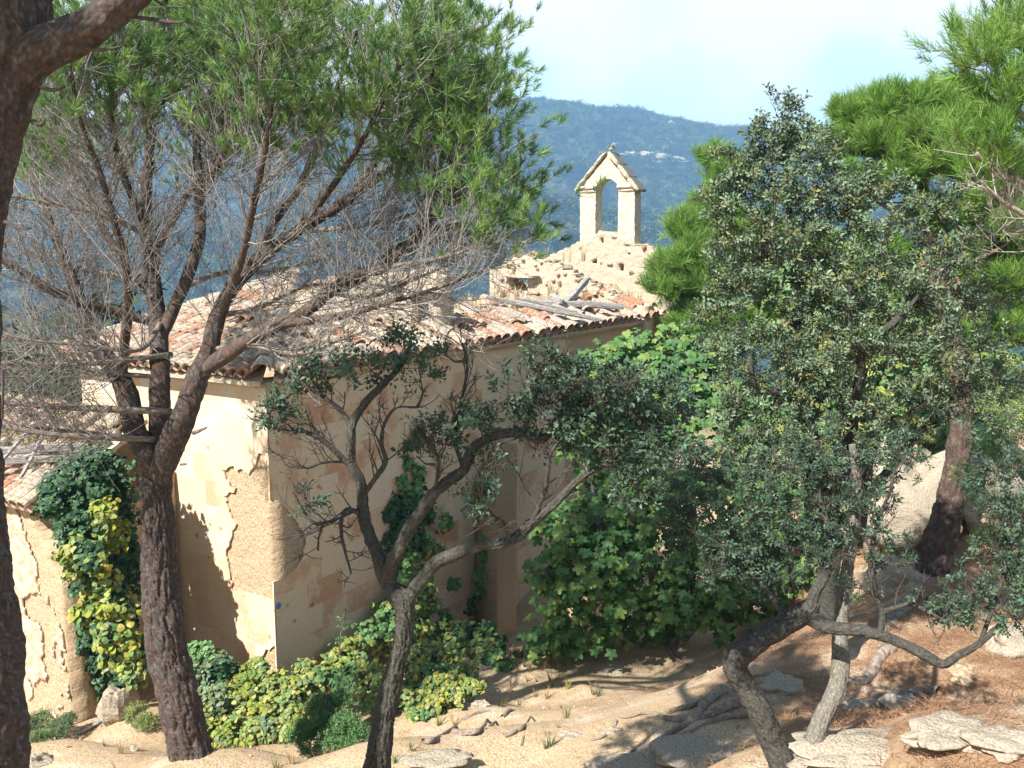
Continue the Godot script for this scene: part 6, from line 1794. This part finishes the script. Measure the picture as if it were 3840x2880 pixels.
	leaf_mass(t4, "leaves", soft, M.soft_leaves, [[Vector3(-3.02, 3.57, -15.60), 0.11, 4], [Vector3(-3.08, 3.27, -15.50), 0.09, 4], [Vector3(-3.04, 3.02, -15.50), 0.08, 3], [Vector3(-1.91, 2.41, -16.30), 0.21, 10], [Vector3(-2.06, 2.13, -16.10), 0.23, 12], [Vector3(-1.73, 1.98, -16.50), 0.25, 12], [Vector3(-1.51, 2.34, -17.00), 0.19, 8], [Vector3(-1.31, 2.77, -17.40), 0.17, 6], [Vector3(-1.90, 1.69, -16.10), 0.24, 13], [Vector3(-2.29, 1.63, -15.80), 0.22, 12], [Vector3(-1.61, 1.44, -16.50), 0.23, 12], [Vector3(-2.48, 1.37, -15.40), 0.26, 18], [Vector3(-2.11, 1.24, -15.70), 0.31, 24], [Vector3(-1.74, 1.06, -16.10), 0.29, 20], [Vector3(-2.74, 1.30, -15.00), 0.22, 15], [Vector3(-3.00, 1.23, -14.70), 0.19, 12], [Vector3(-1.35, 0.98, -16.50), 0.21, 10], [Vector3(-1.18, 1.59, -17.30), 0.12, 4], [Vector3(-1.29, 1.09, -16.90), 0.12, 5]], Vector2(0.06, 0.12), ["box", "yellow", "bramble", "box"], wall)


func build_shrubs() -> void:
	var soft := lobed_leaf(3, 0.18, 0.35, 25)
	var small := sprig(8, 0.06, 0.026, 0.014, 8)
	var ivy := lobed_leaf(5, 0.30, 0.2, 26)
	var up := Vector3(-0.2, 0.7, 0.68).normalized()
	var list := [
		["ivy", "grey green ivy bush at the foot of the sunny wall right of the pine trunk", "ivy", Vector3(-4.62, 0.92, -13.20), ivy, M.oak_leaves, [[Vector3(-4.82, 1.91, -13.40), 0.19, 22], [Vector3(-4.65, 1.80, -13.40), 0.23, 28], [Vector3(-4.44, 1.65, -13.40), 0.20, 22], [Vector3(-4.73, 1.67, -13.20), 0.24, 28], [Vector3(-4.49, 1.52, -13.20), 0.22, 24]], Vector2(0.05, 0.095), ["ivy", "oak_grey", "box"]],
		["bramble", "yellowing bramble thicket heaped below the chapel's corner", "bramble", Vector3(-3.94, 0.73, -13.00), soft, M.soft_leaves, [[Vector3(-4.16, 1.50, -13.40), 0.20, 18], [Vector3(-3.94, 1.56, -13.50), 0.20, 18], [Vector3(-3.64, 1.47, -13.30), 0.24, 24], [Vector3(-3.94, 1.42, -13.10), 0.29, 30], [Vector3(-4.30, 1.38, -12.90), 0.28, 30], [Vector3(-4.41, 1.25, -12.60), 0.25, 24], [Vector3(-4.04, 1.19, -12.70), 0.28, 30], [Vector3(-3.66, 1.28, -12.80), 0.28, 30], [Vector3(-3.34, 1.38, -12.90), 0.28, 30], [Vector3(-3.38, 1.16, -12.50), 0.25, 24], [Vector3(-3.76, 1.07, -12.40), 0.25, 22], [Vector3(-4.13, 1.09, -12.30), 0.22, 18], [Vector3(-3.92, 1.74, -13.60), 0.12, 6], [Vector3(-3.27, 1.45, -13.20), 0.26, 26], [Vector3(-3.18, 1.23, -12.50), 0.21, 18]], Vector2(0.038, 0.092), ["yellow", "bramble", "bramble", "oak_grey"]],
		["bramble", "bright bramble mound left of the oak trunk under the shaded wall", "bramble", Vector3(-2.53, 1.33, -13.00), soft, M.soft_leaves, [[Vector3(-2.96, 1.50, -13.40), 0.23, 24], [Vector3(-2.71, 1.51, -13.60), 0.23, 22], [Vector3(-2.35, 1.59, -13.60), 0.24, 24], [Vector3(-2.09, 1.58, -13.30), 0.23, 22], [Vector3(-2.39, 1.55, -13.00), 0.23, 22], [Vector3(-1.95, 1.50, -12.80), 0.19, 18], [Vector3(-3.26, 1.45, -13.80), 0.17, 10]], Vector2(0.038, 0.092), ["bramble", "yellow", "bramble", "box"]],
		["bramble", "rounded yellow green bramble right of the oak trunk beside the sandy path", "bramble", Vector3(-1.08, 1.25, -13.00), soft, M.soft_leaves, [[Vector3(-1.66, 1.56, -13.90), 0.25, 24], [Vector3(-1.38, 1.59, -14.10), 0.25, 26], [Vector3(-1.08, 1.51, -14.00), 0.25, 26], [Vector3(-0.77, 1.45, -13.80), 0.25, 24], [Vector3(-1.39, 1.50, -13.40), 0.27, 30], [Vector3(-1.03, 1.51, -13.30), 0.27, 30], [Vector3(-0.67, 1.45, -13.20), 0.20, 18], [Vector3(-1.49, 1.40, -13.00), 0.21, 20], [Vector3(-1.14, 1.41, -12.90), 0.22, 22], [Vector3(-0.87, 1.47, -13.00), 0.19, 18], [Vector3(-1.40, 1.30, -12.70), 0.15, 10]], Vector2(0.038, 0.092), ["bramble", "yellow", "bramble", "box"]],
		["bramble", "dark green bramble in the shade at the buttress foot", "bramble", Vector3(-0.67, 0.48, -16.60), soft, M.soft_leaves, [[Vector3(-0.93, 0.85, -16.60), 0.25, 18], [Vector3(-0.58, 0.80, -16.60), 0.28, 20], [Vector3(-0.35, 0.71, -16.40), 0.23, 14], [Vector3(-0.65, 0.71, -16.20), 0.28, 20], [Vector3(-1.08, 0.80, -16.30), 0.21, 14], [Vector3(-0.38, 0.71, -15.80), 0.21, 12], [Vector3(-0.13, 0.77, -15.40), 0.15, 8]], Vector2(0.08, 0.14), ["box", "ivy", "box", "bramble"]],
		["shrub", "compact round dark green shrub at the front of the thicket", "shrub", Vector3(-2.48, 1.14, -11.80), small, M.soft_leaves, [[Vector3(-2.50, 1.68, -12.00), 0.24, 26], [Vector3(-2.71, 1.56, -11.90), 0.20, 20], [Vector3(-2.25, 1.59, -11.90), 0.21, 22], [Vector3(-2.43, 1.48, -11.80), 0.26, 26], [Vector3(-2.72, 1.39, -11.70), 0.18, 14], [Vector3(-2.16, 1.39, -11.70), 0.19, 16], [Vector3(-2.65, 1.78, -12.10), 0.15, 12], [Vector3(-2.36, 1.79, -12.10), 0.13, 10], [Vector3(-2.88, 1.48, -11.80), 0.13, 8], [Vector3(-2.03, 1.48, -11.80), 0.13, 8]], Vector2(0.8, 1.3), ["box", "box", "box"]],
		["weeds", "low olive weeds at the foot of the outbuilding's front wall", "weeds", Vector3(-6.85, 1.03, -12.60), small, M.soft_leaves, [[Vector3(-7.21, 1.01, -12.90), 0.17, 20], [Vector3(-6.98, 1.03, -13.00), 0.17, 18], [Vector3(-6.68, 0.99, -12.80), 0.17, 16], [Vector3(-6.87, 1.02, -12.50), 0.16, 16], [Vector3(-5.55, 1.19, -12.90), 0.14, 14], [Vector3(-5.37, 1.14, -12.80), 0.13, 12], [Vector3(-6.69, 1.01, -13.10), 0.10, 8]], Vector2(0.7, 1.2), ["bramble", "oak_grey", "box"]],
		["weeds", "green weeds along the edge of the path under the fig", "weeds", Vector3(0.63, 0.66, -16.00), small, M.soft_leaves, [[Vector3(0.12, 0.66, -16.00), 0.14, 10], [Vector3(0.46, 0.62, -16.20), 0.16, 10], [Vector3(0.81, 0.57, -16.40), 0.16, 10], [Vector3(1.28, 0.48, -16.80), 0.15, 8], [Vector3(1.74, 0.48, -17.00), 0.15, 8]], Vector2(0.7, 1.2), ["box", "ivy", "bramble"]],
		["bush", "dry green bush on the bank under the pine at the right edge", "bush", Vector3(7.00, 3.46, -12.50), small, M.oak_leaves, [[Vector3(7.22, 4.87, -13.00), 0.29, 22], [Vector3(6.99, 4.32, -13.00), 0.26, 18], [Vector3(7.23, 4.25, -12.80), 0.32, 24], [Vector3(6.92, 3.83, -12.40), 0.27, 18], [Vector3(6.79, 3.90, -12.80), 0.23, 12], [Vector3(7.12, 5.17, -13.50), 0.30, 16], [Vector3(7.44, 5.45, -13.50), 0.34, 18], [Vector3(6.85, 3.58, -12.00), 0.22, 10], [Vector3(7.66, 6.00, -14.00), 0.35, 18], [Vector3(7.41, 5.65, -14.00), 0.31, 14], [Vector3(6.83, 4.63, -13.40), 0.24, 12]], Vector2(0.9, 1.6), ["bramble", "oak_grey", "box"]],
		["bush", "light green bush glowing behind the tall oak's trunk", "bush", Vector3(8.93, 2.87, -22.00), soft, M.soft_leaves, [[Vector3(6.62, 4.24, -22.00), 0.66, 34], [Vector3(7.50, 4.47, -22.00), 0.66, 34], [Vector3(8.41, 4.24, -22.00), 0.66, 34], [Vector3(9.42, 4.02, -22.00), 0.66, 34], [Vector3(9.50, 4.08, -20.00), 0.60, 34], [Vector3(7.43, 3.55, -21.00), 0.63, 34], [Vector3(8.51, 3.33, -21.00), 0.63, 30], [Vector3(6.37, 3.33, -21.00), 0.63, 34], [Vector3(9.63, 3.98, -19.00), 0.47, 24], [Vector3(5.49, 2.72, -20.00), 0.50, 24], [Vector3(6.63, 2.50, -20.00), 0.50, 22], [Vector3(7.34, 6.80, -24.00), 0.72, 30], [Vector3(8.28, 7.04, -24.00), 0.72, 30], [Vector3(9.34, 7.28, -24.00), 0.72, 30], [Vector3(10.41, 7.28, -24.00), 0.72, 30], [Vector3(11.49, 7.16, -24.00), 0.72, 30], [Vector3(7.47, 5.77, -23.50), 0.70, 30], [Vector3(8.52, 5.89, -23.50), 0.70, 30], [Vector3(9.57, 6.13, -23.50), 0.70, 30], [Vector3(10.62, 6.13, -23.50), 0.70, 30], [Vector3(11.68, 6.13, -23.50), 0.70, 30], [Vector3(12.47, 6.17, -23.00), 0.69, 30], [Vector3(7.58, 5.01, -23.00), 0.69, 30], [Vector3(9.20, 5.01, -23.00), 0.69, 30], [Vector3(10.71, 4.89, -23.00), 0.69, 30], [Vector3(11.47, 5.03, -22.00), 0.66, 30]], Vector2(0.13, 0.22), ["yellow", "bramble", "box"]],
	]
	for l in list:
		var t := thing(l[0], l[1], l[2], on_ground(l[3]))
		leaf_mass(t, "leaves", l[4], l[5], l[6], l[7], l[8], up, true, 0.8)


# ------------------------------------------------------------------ rocks, roots, timbers
func rock(at: Vector3, size: Vector3, turn: float, seed_: int, label: String, called := "rock", fine_ := true, sink := 0.42, m: Material = null) -> void:
	var sh := rounded(size, 2.5, 0.30, seed_, 20 if fine_ else 10, 34 if fine_ else 15)
	for k in sh.v.size():
		var p := sh.v[k]
		sh.v[k] = p * (1.0 + (0.40 if size.length() > 2.0 else 0.16) * (cell.get_noise_3dv(p * 3.6 / maxf(size.length(), 0.2) * Vector3(1, 2, 1) + Vector3(seed_ * 5.0, 0, 0))) * 0.5)
	var o := alone(called, sh.mesh() if fine_ else flat(sh), m if m else M.rock, label, called)
	o.position = Vector3(at.x, ground_y(at.x, at.z) + size.y * (0.5 - sink), at.z)
	o.rotation.y = turn


func build_rocks() -> void:
	rock(Vector3(-6.02, 0.90, -13.30), Vector3(0.50, 0.62, 0.45), 0.5, 3, "pale angular boulder leaning at the foot of the ivy", "boulder", false, 0.18)
	rock(Vector3(-5.08, 1.41, -11.60), Vector3(0.12, 0.09, 0.12), 0.9, 5, "small white stone lying left of the pine trunk", "stone", false, 0.3)
	rock(Vector3(-6.10, 1.59, -10.90), Vector3(0.40, 0.20, 0.3), 0.2, 6, "white stone low at the left beside the near trunk", "stone", false, 0.4)
	rock(Vector3(7.54, 2.63, -16.95), Vector3(2.2, 2.2, 1.6), 0.3, 7, "large pale limestone outcrop on the bank left of the reddish pine trunk", "outcrop", true, 0.25)
	rock(Vector3(8.98, 2.85, -17.15), Vector3(2.0, 1.5, 1.4), 0.9, 8, "pale limestone outcrop on the bank right of the reddish pine trunk", "outcrop", true, 0.2)
	rock(Vector3(6.52, 2.31, -15.15), Vector3(1.2, 0.8, 0.9), 1.4, 9, "pale weathered rock under the outcrop half hidden by oak leaves", "rock")
	rock(Vector3(1.44, 2.68, -9.10), Vector3(1.05, 0.14, 0.5), 0.2, 10, "white flat ledge of rock at the bottom edge left of the gnarled oak", "rock")
	rock(Vector3(2.06, 2.76, -9.05), Vector3(1.0, 0.16, 0.6), -0.2, 11, "white flat rock touching the gnarled oak's foot on its left", "rock")
	rock(Vector3(3.18, 3.65, -7.55), Vector3(1.6, 0.13, 0.7), 0.1, 12, "broad grey white slab of rock at the bottom right of the two stems", "rock")
	rock(Vector3(3.65, 4.05, -7.15), Vector3(0.8, 0.14, 0.45), 0.4, 13, "pale rock above the broad slab at lower right", "rock")
	rock(Vector3(3.94, 4.11, -6.90), Vector3(0.6, 0.14, 0.4), 0.0, 14, "pale rock in the lower right corner", "rock")
	rock(Vector3(4.10, 2.65, -10.35), Vector3(0.55, 0.22, 0.3), 0.5, 15, "knobbly cream rock right behind the second stem", "rock")
	rock(Vector3(4.69, 2.63, -10.50), Vector3(0.5, 0.22, 0.3), 0.1, 16, "cream rock under the needles right of the knobbly rock", "rock")
	rock(Vector3(3.37, 2.63, -10.85), Vector3(0.55, 0.2, 0.4), 0.8, 17, "grey white rock seen between the gnarled oak's two stems", "rock")
	rock(Vector3(0.70, 2.43, -10.10), Vector3(0.28, 0.07, 0.2), 0.0, 18, "small cream rock set flush in the path", "rock", false, 0.45)
	rock(Vector3(1.15, 2.59, -9.95), Vector3(0.22, 0.10, 0.16), 0.4, 19, "small white rock in the path with a root above it", "rock", false, 0.4)
	rock(Vector3(-0.53, 1.27, -13.00), Vector3(0.34, 0.08, 0.16), 0.1, 20, "grey flat stone at the edge of the path beside the bramble", "rock", false, 0.4, M.stone_grey)
	rock(Vector3(-0.89, 2.48, -9.45), Vector3(0.8, 0.10, 0.3), 0.2, 21, "pale flat rock at the bottom edge right of the young oak", "rock")
	rock(Vector3(6.60, 2.86, -11.55), Vector3(0.8, 0.45, 0.5), 0.2, 22, "white rock at the right edge on the reddish bank", "rock")
	rock(Vector3(5.60, 2.78, -10.85), Vector3(0.4, 0.2, 0.3), 1.2, 23, "small brown stone pressed into the reddish bank", "rock", false, 0.4, M.stone_ochre)
	# small loose stones and gravel that nobody would count
	var xf: Array[Transform3D] = []
	var tint := PackedColorArray()
	for k in 8000:
		var d := sqrt(rf(7.0 * 7.0, 18.0 * 18.0))
		var x := d * rf(-0.6, 0.6)
		if rf(0, 1) > 0.25 + 0.6 * smoothstep(-0.1, 0.35, broad.get_noise_2d(x * 0.8 + 7.0, d * 0.8)):
			continue
		var s := 0.006 + 0.028 * pow(rf(0, 1), 6.0)
		xf.append(Transform3D(Basis.from_euler(Vector3(rf(0, 3), rf(0, TAU), rf(0, 3))).scaled(Vector3(s * rf(0.8, 1.6), s * rf(0.6, 1.0), s)), on_ground(Vector3(x, 0, -d), s * 0.2)))
		var b := rf(0.35, 1.0)
		tint.append(Color(0.62 * b, 0.50 * b, 0.36 * b))
	var g := many(self, "gravel", stone_shapes[0], M.litter, xf, tint)
	g.set_meta("label", "loose pale gravel and small stones scattered over the sandy slope")
	g.set_meta("category", "gravel")


func root(pts: Array, r: float, label: String, kind := "root") -> void:
	var out := []
	var n := pts.size()
	for k in n:
		var p: Vector3 = pts[k]
		var e := float(k) / (n - 1)
		var q := r * 1.35 * (1.0 - 0.65 * e)
		var y := ground_y(p.x, p.z) + q * 0.35 + 0.02 * sin(k * 2.3 + p.x * 3.0)
		out.append(Vector4(p.x, y, p.z, q))
	var sh := Shape.new()
	limb(sh, out, 14, 0.03, r * 0.28, 16.0, true, [Color(0.24, 0.20, 0.17), Color(0.30, 0.255, 0.22), Color(0.34, 0.30, 0.27), Color(0.22, 0.165, 0.13)])
	alone(kind, sh.mesh(), M.pine_bark, label, kind, "exposed roots" if kind == "root" else "sticks on the path")


func build_roots() -> void:
	root([Vector3(2.99, 2.58, -10.95), Vector3(2.68, 2.57, -10.85), Vector3(2.40, 2.58, -10.65), Vector3(2.14, 2.60, -10.45), Vector3(1.83, 2.61, -10.25)], 0.055, "topmost root of the bundle reaching left from behind the gnarled oak")
	root([Vector3(2.87, 2.68, -10.40), Vector3(2.46, 2.70, -10.15), Vector3(2.21, 2.69, -10.00), Vector3(1.93, 2.68, -9.95), Vector3(1.75, 2.63, -10.05)], 0.06, "middle root of the bundle left of the gnarled oak")
	root([Vector3(2.63, 2.54, -10.90), Vector3(2.28, 2.65, -10.35), Vector3(2.13, 2.69, -10.00), Vector3(1.90, 2.69, -9.75), Vector3(1.55, 2.69, -9.50)], 0.05, "root crossing over the bundle and running down to the path")
	root([Vector3(2.71, 2.78, -9.90), Vector3(2.39, 2.74, -9.85), Vector3(2.03, 2.71, -9.65), Vector3(1.71, 2.69, -9.55), Vector3(1.27, 2.67, -9.35)], 0.04, "lowest long thin root of the bundle left of the gnarled oak")
	root([Vector3(5.08, 2.69, -11.75), Vector3(4.87, 2.64, -11.60), Vector3(4.61, 2.62, -11.25), Vector3(4.42, 2.60, -11.05), Vector3(4.31, 2.60, -11.15)], 0.075, "thick pinkish root hooking down the bank right of the second stem")
	root([Vector3(4.88, 2.62, -10.75), Vector3(4.59, 2.61, -10.75), Vector3(4.31, 2.62, -10.60), Vector3(4.03, 2.62, -10.60), Vector3(3.60, 2.68, -10.35)], 0.045, "wavy root across the bank behind the two stems")
	root([Vector3(5.23, 2.67, -10.65), Vector3(5.13, 2.64, -10.80), Vector3(4.90, 2.62, -10.80), Vector3(4.77, 2.62, -10.90)], 0.05, "short root arching out of the reddish bank")
	root([Vector3(7.53, 2.52, -15.85), Vector3(6.93, 2.51, -14.85), Vector3(5.95, 2.73, -13.30), Vector3(5.47, 2.75, -12.65), Vector3(5.06, 2.71, -12.10)], 0.12, "massive root running down the bank from the reddish pine trunk")
	root([Vector3(3.53, 2.58, -11.40), Vector3(3.23, 2.55, -11.40), Vector3(2.99, 2.49, -11.40), Vector3(2.73, 2.46, -11.35)], 0.03, "thin root on the bank above the bundle")
	root([Vector3(1.23, 2.53, -10.25), Vector3(1.15, 2.58, -10.00), Vector3(1.02, 2.57, -9.85), Vector3(0.87, 2.52, -9.85)], 0.02, "thin forked root beside the small white rock")
	root([Vector3(1.74, 2.56, -10.40), Vector3(1.57, 2.56, -10.35), Vector3(1.34, 2.55, -10.30), Vector3(1.18, 2.43, -10.55)], 0.015, "hair thin root across the path left of the bundle")
	root([Vector3(2.92, 0.56, -17.15), Vector3(2.89, 0.66, -16.40), Vector3(2.98, 0.64, -15.95), Vector3(3.13, 0.67, -15.60)], 0.05, "grey broken branch lying in the shade below the fig", "branch")
	root([Vector3(-1.01, 2.45, -9.85), Vector3(-0.88, 2.36, -10.15), Vector3(-0.80, 1.28, -12.30), Vector3(-0.64, 1.30, -12.40)], 0.028, "grey stick, lowest left of those lying on the path", "stick")
	root([Vector3(-0.70, 2.28, -10.40), Vector3(-0.53, 2.34, -10.25), Vector3(-0.37, 2.30, -10.45), Vector3(-0.36, 1.30, -12.50)], 0.035, "gnarled grey stick with stubs in the middle of the path", "stick")
	root([Vector3(-0.09, 2.37, -10.20), Vector3(0.05, 2.37, -10.30), Vector3(0.16, 2.29, -10.60), Vector3(0.27, 1.31, -12.55)], 0.022, "forked stick pointing up the path on the right", "stick")
	root([Vector3(0.11, 2.39, -10.00), Vector3(0.13, 2.38, -10.15), Vector3(0.17, 2.36, -10.35)], 0.014, "short prong beside the forked stick", "stick")
	root([Vector3(-0.71, 1.30, -12.50), Vector3(-0.51, 1.28, -12.65), Vector3(-0.31, 1.27, -12.75)], 0.022, "slim grey stick farther up the path", "stick")
	root([Vector3(-0.14, 1.30, -12.55), Vector3(-0.04, 1.27, -12.75), Vector3(0.08, 1.25, -12.90)], 0.022, "short dark stick at the upper end of the path", "stick")
	root([Vector3(0.18, 0.72, -14.25), Vector3(0.34, 0.72, -14.35), Vector3(0.46, 0.72, -14.50)], 0.020, "small dark stick farthest up the path", "stick")
	root([Vector3(-0.31, 2.31, -10.40), Vector3(-0.24, 1.30, -12.35), Vector3(-0.16, 1.29, -12.45)], 0.018, "stubby stick right of the gnarled one", "stick")


func beam(a: Vector3, b: Vector3, w: float, h: float, label: String, seed_: int, group := "fallen roof timbers") -> void:
	var sh := rounded(Vector3((b - a).length(), h, w), 9.0, 0.05, seed_, 10, 28)
	for k in sh.v.size():
		var p := sh.v[k]
		sh.v[k] = p + Vector3(0, 0.22 * h * broad.get_noise_1d(p.x * 0.9 + seed_ * 11.0) + 0.12 * h * fine.get_noise_2d(p.z * 14.0, p.x * 0.8), 0.3 * w * broad.get_noise_1d(p.x * 0.7 + seed_ * 5.0 + 30.0))
	var o := alone("timber_beam", flat(sh), M.old_timber, label, "beam", group)
	var x := (b - a).normalized()
	var z := x.cross(Vector3.UP).normalized()
	o.transform = Transform3D(Basis(x, z.cross(x), z), (a + b) * 0.5)


func build_timbers() -> void:
	beam(Vector3(0.04, 6.74, -22.40), Vector3(2.76, 6.60, -23.20), 0.15, 0.15, "grey beam lying level across the ruined nave before the bell gable", 1)
	beam(Vector3(1.93, 7.22, -24.00), Vector3(1.20, 6.56, -22.60), 0.13, 0.16, "grey timber propped steeply against the rubble below the bell gable", 2)
	beam(Vector3(-0.54, 6.92, -21.40), Vector3(2.07, 6.39, -21.60), 0.17, 0.10, "long bleached beam sloping down to the right over the side eave", 3)
	beam(Vector3(0.15, 6.89, -21.80), Vector3(1.52, 6.55, -21.90), 0.13, 0.07, "short bleached board lying on the long sloping beam", 4)
	beam(Vector3(-1.21, 6.27, -19.90), Vector3(-0.04, 6.45, -20.90), 0.15, 0.15, "dark weathered beam sunk in the rubble behind the eave", 5)
	beam(Vector3(-1.50, 7.14, -20.00), Vector3(-1.49, 6.23, -19.70), 0.10, 0.10, "upright grey post left standing beside the inner wall", 6)
	beam(Vector3(-3.54, 7.36, -19.60), Vector3(-2.08, 7.45, -18.90), 0.16, 0.15, "dark beam resting level on top of the inner wall", 7)
	beam(Vector3(0.96, 6.86, -23.00), Vector3(1.19, 6.75, -22.50), 0.16, 0.16, "short broken beam stub beside the propped timber", 8)
	beam(Vector3(0.04, 6.24, -20.70), Vector3(0.25, 6.45, -21.10), 0.12, 0.12, "leaning beam end poking out beside the sunk beam", 9)
	beam(Vector3(-7.20, 5.38, -14.20), Vector3(-7.24, 4.72, -13.30), 0.05, 0.05, "straight pale pole leaning over the outbuilding's open roof", 10, "roof timbers of the outbuilding")
	beam(Vector3(-7.51, 5.28, -14.20), Vector3(-7.70, 4.82, -13.50), 0.05, 0.05, "pale pole left of the straight pole on the outbuilding", 11, "roof timbers of the outbuilding")
	beam(Vector3(-8.33, 4.93, -14.00), Vector3(-6.76, 4.93, -14.50), 0.10, 0.12, "level grey purlin across the outbuilding's open roof", 12, "roof timbers of the outbuilding")
	beam(Vector3(-8.23, 4.84, -13.80), Vector3(-6.77, 4.79, -14.30), 0.09, 0.10, "second grey purlin just below the level one on the outbuilding", 13, "roof timbers of the outbuilding")
	beam(on_ground(Vector3(-6.57, 0.76, -13.05), 0.03), on_ground(Vector3(-6.33, 0.77, -13.40), 0.05), 0.10, 0.03, "grey weathered board lying at the outbuilding's corner", 14, "boards on the ground")


# ------------------------------------------------------------------ dry grass, litter, stalks
func grass_tuft(blades: int, tall: float, seed_: int) -> ArrayMesh:
	var r := RandomNumberGenerator.new()
	r.seed = seed_
	var sh := Shape.new()
	for k in blades:
		var a := r.randf_range(0, TAU)
		var o := Vector3(cos(a), 0, sin(a))
		var s := Vector3(-o.z, 0, o.x) * 0.006
		var p := o * r.randf_range(0, 0.05)
		var h := tall * r.randf_range(0.5, 1.1)
		var m := p + Vector3(0, h * 0.6, 0) + o * h * 0.15
		var e := p + Vector3(0, h, 0) + o * h * r.randf_range(0.25, 0.6)
		var b := r.randf_range(0.75, 1.2)
		sh.tone = Color(b, b, b)
		sh.tri(p - s, p + s, m + s * 0.6)
		sh.tri(p - s, m + s * 0.6, m - s * 0.6)
		sh.tri(m - s * 0.6, m + s * 0.6, e)
	return sh.mesh(false)


func build_small_plants() -> void:
	var grass := grass_tuft(22, 0.30, 2)
	var xf: Array[Transform3D] = []
	var tint := PackedColorArray()
	var e1 := Vector3(0.534, 0, -0.845).normalized()
	var ez := e1.cross(Vector3.UP)
	for k in 420:   # over the rubble inside the chapel
		var x := rf(3.0, 15.5)
		var z := rf(-4.0, -0.6)
		if broad.get_noise_2d(x * 0.9 + 3.0, z * 1.2) < 0.02:
			continue
		var s := rf(0.7, 2.0)
		xf.append(Transform3D(Basis(Vector3.UP, rf(0, TAU)).scaled(Vector3(s * 0.8, s, s * 0.8)), CHAPEL_AT + e1 * x + ez * z + Vector3(0, 6.28 - 1.0 * smoothstep(4.6, 3.2, x) + 0.28 * broad.get_noise_2d(x * 0.8, z * 0.8) + 0.55 * smoothstep(9.0, 15.5, x) * smoothstep(-0.2, -2.6, z), 0)))
		tint.append(tone("straw", 0.2))
	for k in 14:   # dead stalks on the wall tops
		var s := rf(1.0, 2.2)
		xf.append(Transform3D(Basis(Vector3.UP, rf(0, TAU)).scaled(Vector3(s * 0.5, s, s * 0.5)), CHAPEL_AT + e1 * 13.4 + ez * rf(-4.2, -1.6) + Vector3(0, 7.65, 0)))
		tint.append(tone("straw", 0.2))
	for k in 330:   # on the outbuilding's roof
		var z := rf(-7.5, -2.6)
		var u := rf(0.5, 2.1)
		var s := rf(0.5, 1.3)
		xf.append(Transform3D(Basis(Vector3.UP, rf(0, TAU)).scaled(Vector3(s, s, s)), CHAPEL_AT + e1 * (-2.3 + u * 0.87) + ez * z + Vector3(0, 4.2 + u * 0.49, 0)))
		tint.append(tone("straw", 0.2))
	var g := many(self, "dry_grass", grass, M.dry_grass, xf, tint)
	g.set_meta("label", "straw coloured dry grass growing on the rubble and broken roofs")
	g.set_meta("category", "dry grass")
	xf = []
	tint = PackedColorArray()
	for k in 420:
		var d := sqrt(rf(9.0 * 9.0, 18.0 * 18.0))
		var x := d * rf(-0.55, 0.1)
		if broad.get_noise_2d(x * 0.7 + 31.0, d * 0.7) < 0.08 and not (d > 14.0 and x > -2.5):
			continue
		var s := rf(0.35, 0.9)
		xf.append(Transform3D(Basis(Vector3.UP, rf(0, TAU)).scaled(Vector3(s, s, s)), on_ground(Vector3(x, 0, -d))))
		tint.append(tone("bramble" if rf(0, 1) < 0.65 else "straw", 0.25))
	var g2 := many(self, "green_grass", grass, M.dry_grass, xf, tint)
	g2.set_meta("label", "sparse green and yellow grass tufts on the slope below the walls")
	g2.set_meta("category", "grass")
	# fallen pine needles: fine brown sticks over the right bank
	var bit := Shape.new()
	for k in 7:
		var a := rf(0, TAU)
		var d := Vector3(cos(a), rf(-0.05, 0.25), sin(a))
		var p := Vector3(rf(-0.1, 0.1), rf(0, 0.02), rf(-0.1, 0.1))
		bit.tri(p, p + d * 0.13 + Vector3(0, 0.004, 0), p + Vector3(-d.z, 0.002, d.x) * 0.005)
	xf = []
	tint = PackedColorArray()
	for k in 42000:
		var d := sqrt(rf(6.5 * 6.5, 19.0 * 19.0))
		var x := d * rf(-0.5, 0.68)
		if litter_at(x, -d) < rf(0.15, 0.8) and rf(0, 1) > 0.05:
			continue
		var s := rf(0.6, 1.3)
		xf.append(Transform3D(Basis(Vector3.UP, rf(0, TAU)).scaled(Vector3(s, s, s)), on_ground(Vector3(x, 0, -d), 0.004)))
		var b := rf(0.6, 1.5)
		tint.append(Color(0.30 * b, 0.165 * b, 0.09 * b))
	var l := many(self, "needle_litter", bit.mesh(false), M.litter, xf, tint)
	l.set_meta("label", "reddish brown fallen pine needles covering the right bank")
	l.set_meta("category", "needle litter")
	# a lone sapling against the shaded wall
	var t := thing("sapling", "thin young sapling with few leaves standing against the shaded wall", "sapling", on_ground(Vector3(-2.82, 1.33, -14.40)))
	var path := bole(t, "stem", [Vector4(-2.83, 1.16, -14.40, 0.014), Vector4(-2.83, 1.57, -14.40, 0.014), Vector4(-2.77, 1.97, -14.40, 0.011), Vector4(-2.73, 2.21, -14.40, 0.007)], 6, 0.05, 0.0, 6.0, [], M.twig_brown)
	crown(t, points(path), [[Vector3(-2.79, 1.69, -14.40), 0.07, 4], [Vector3(-2.75, 1.97, -14.40), 0.09, 5], [Vector3(-2.66, 1.97, -14.30), 0.07, 4]], sprig(6, 0.08, 0.05, 0.03, 9), M.soft_leaves, "box", 2, Vector2(0.8, 1.2), M.twig_brown, 0.004, oak_tones)
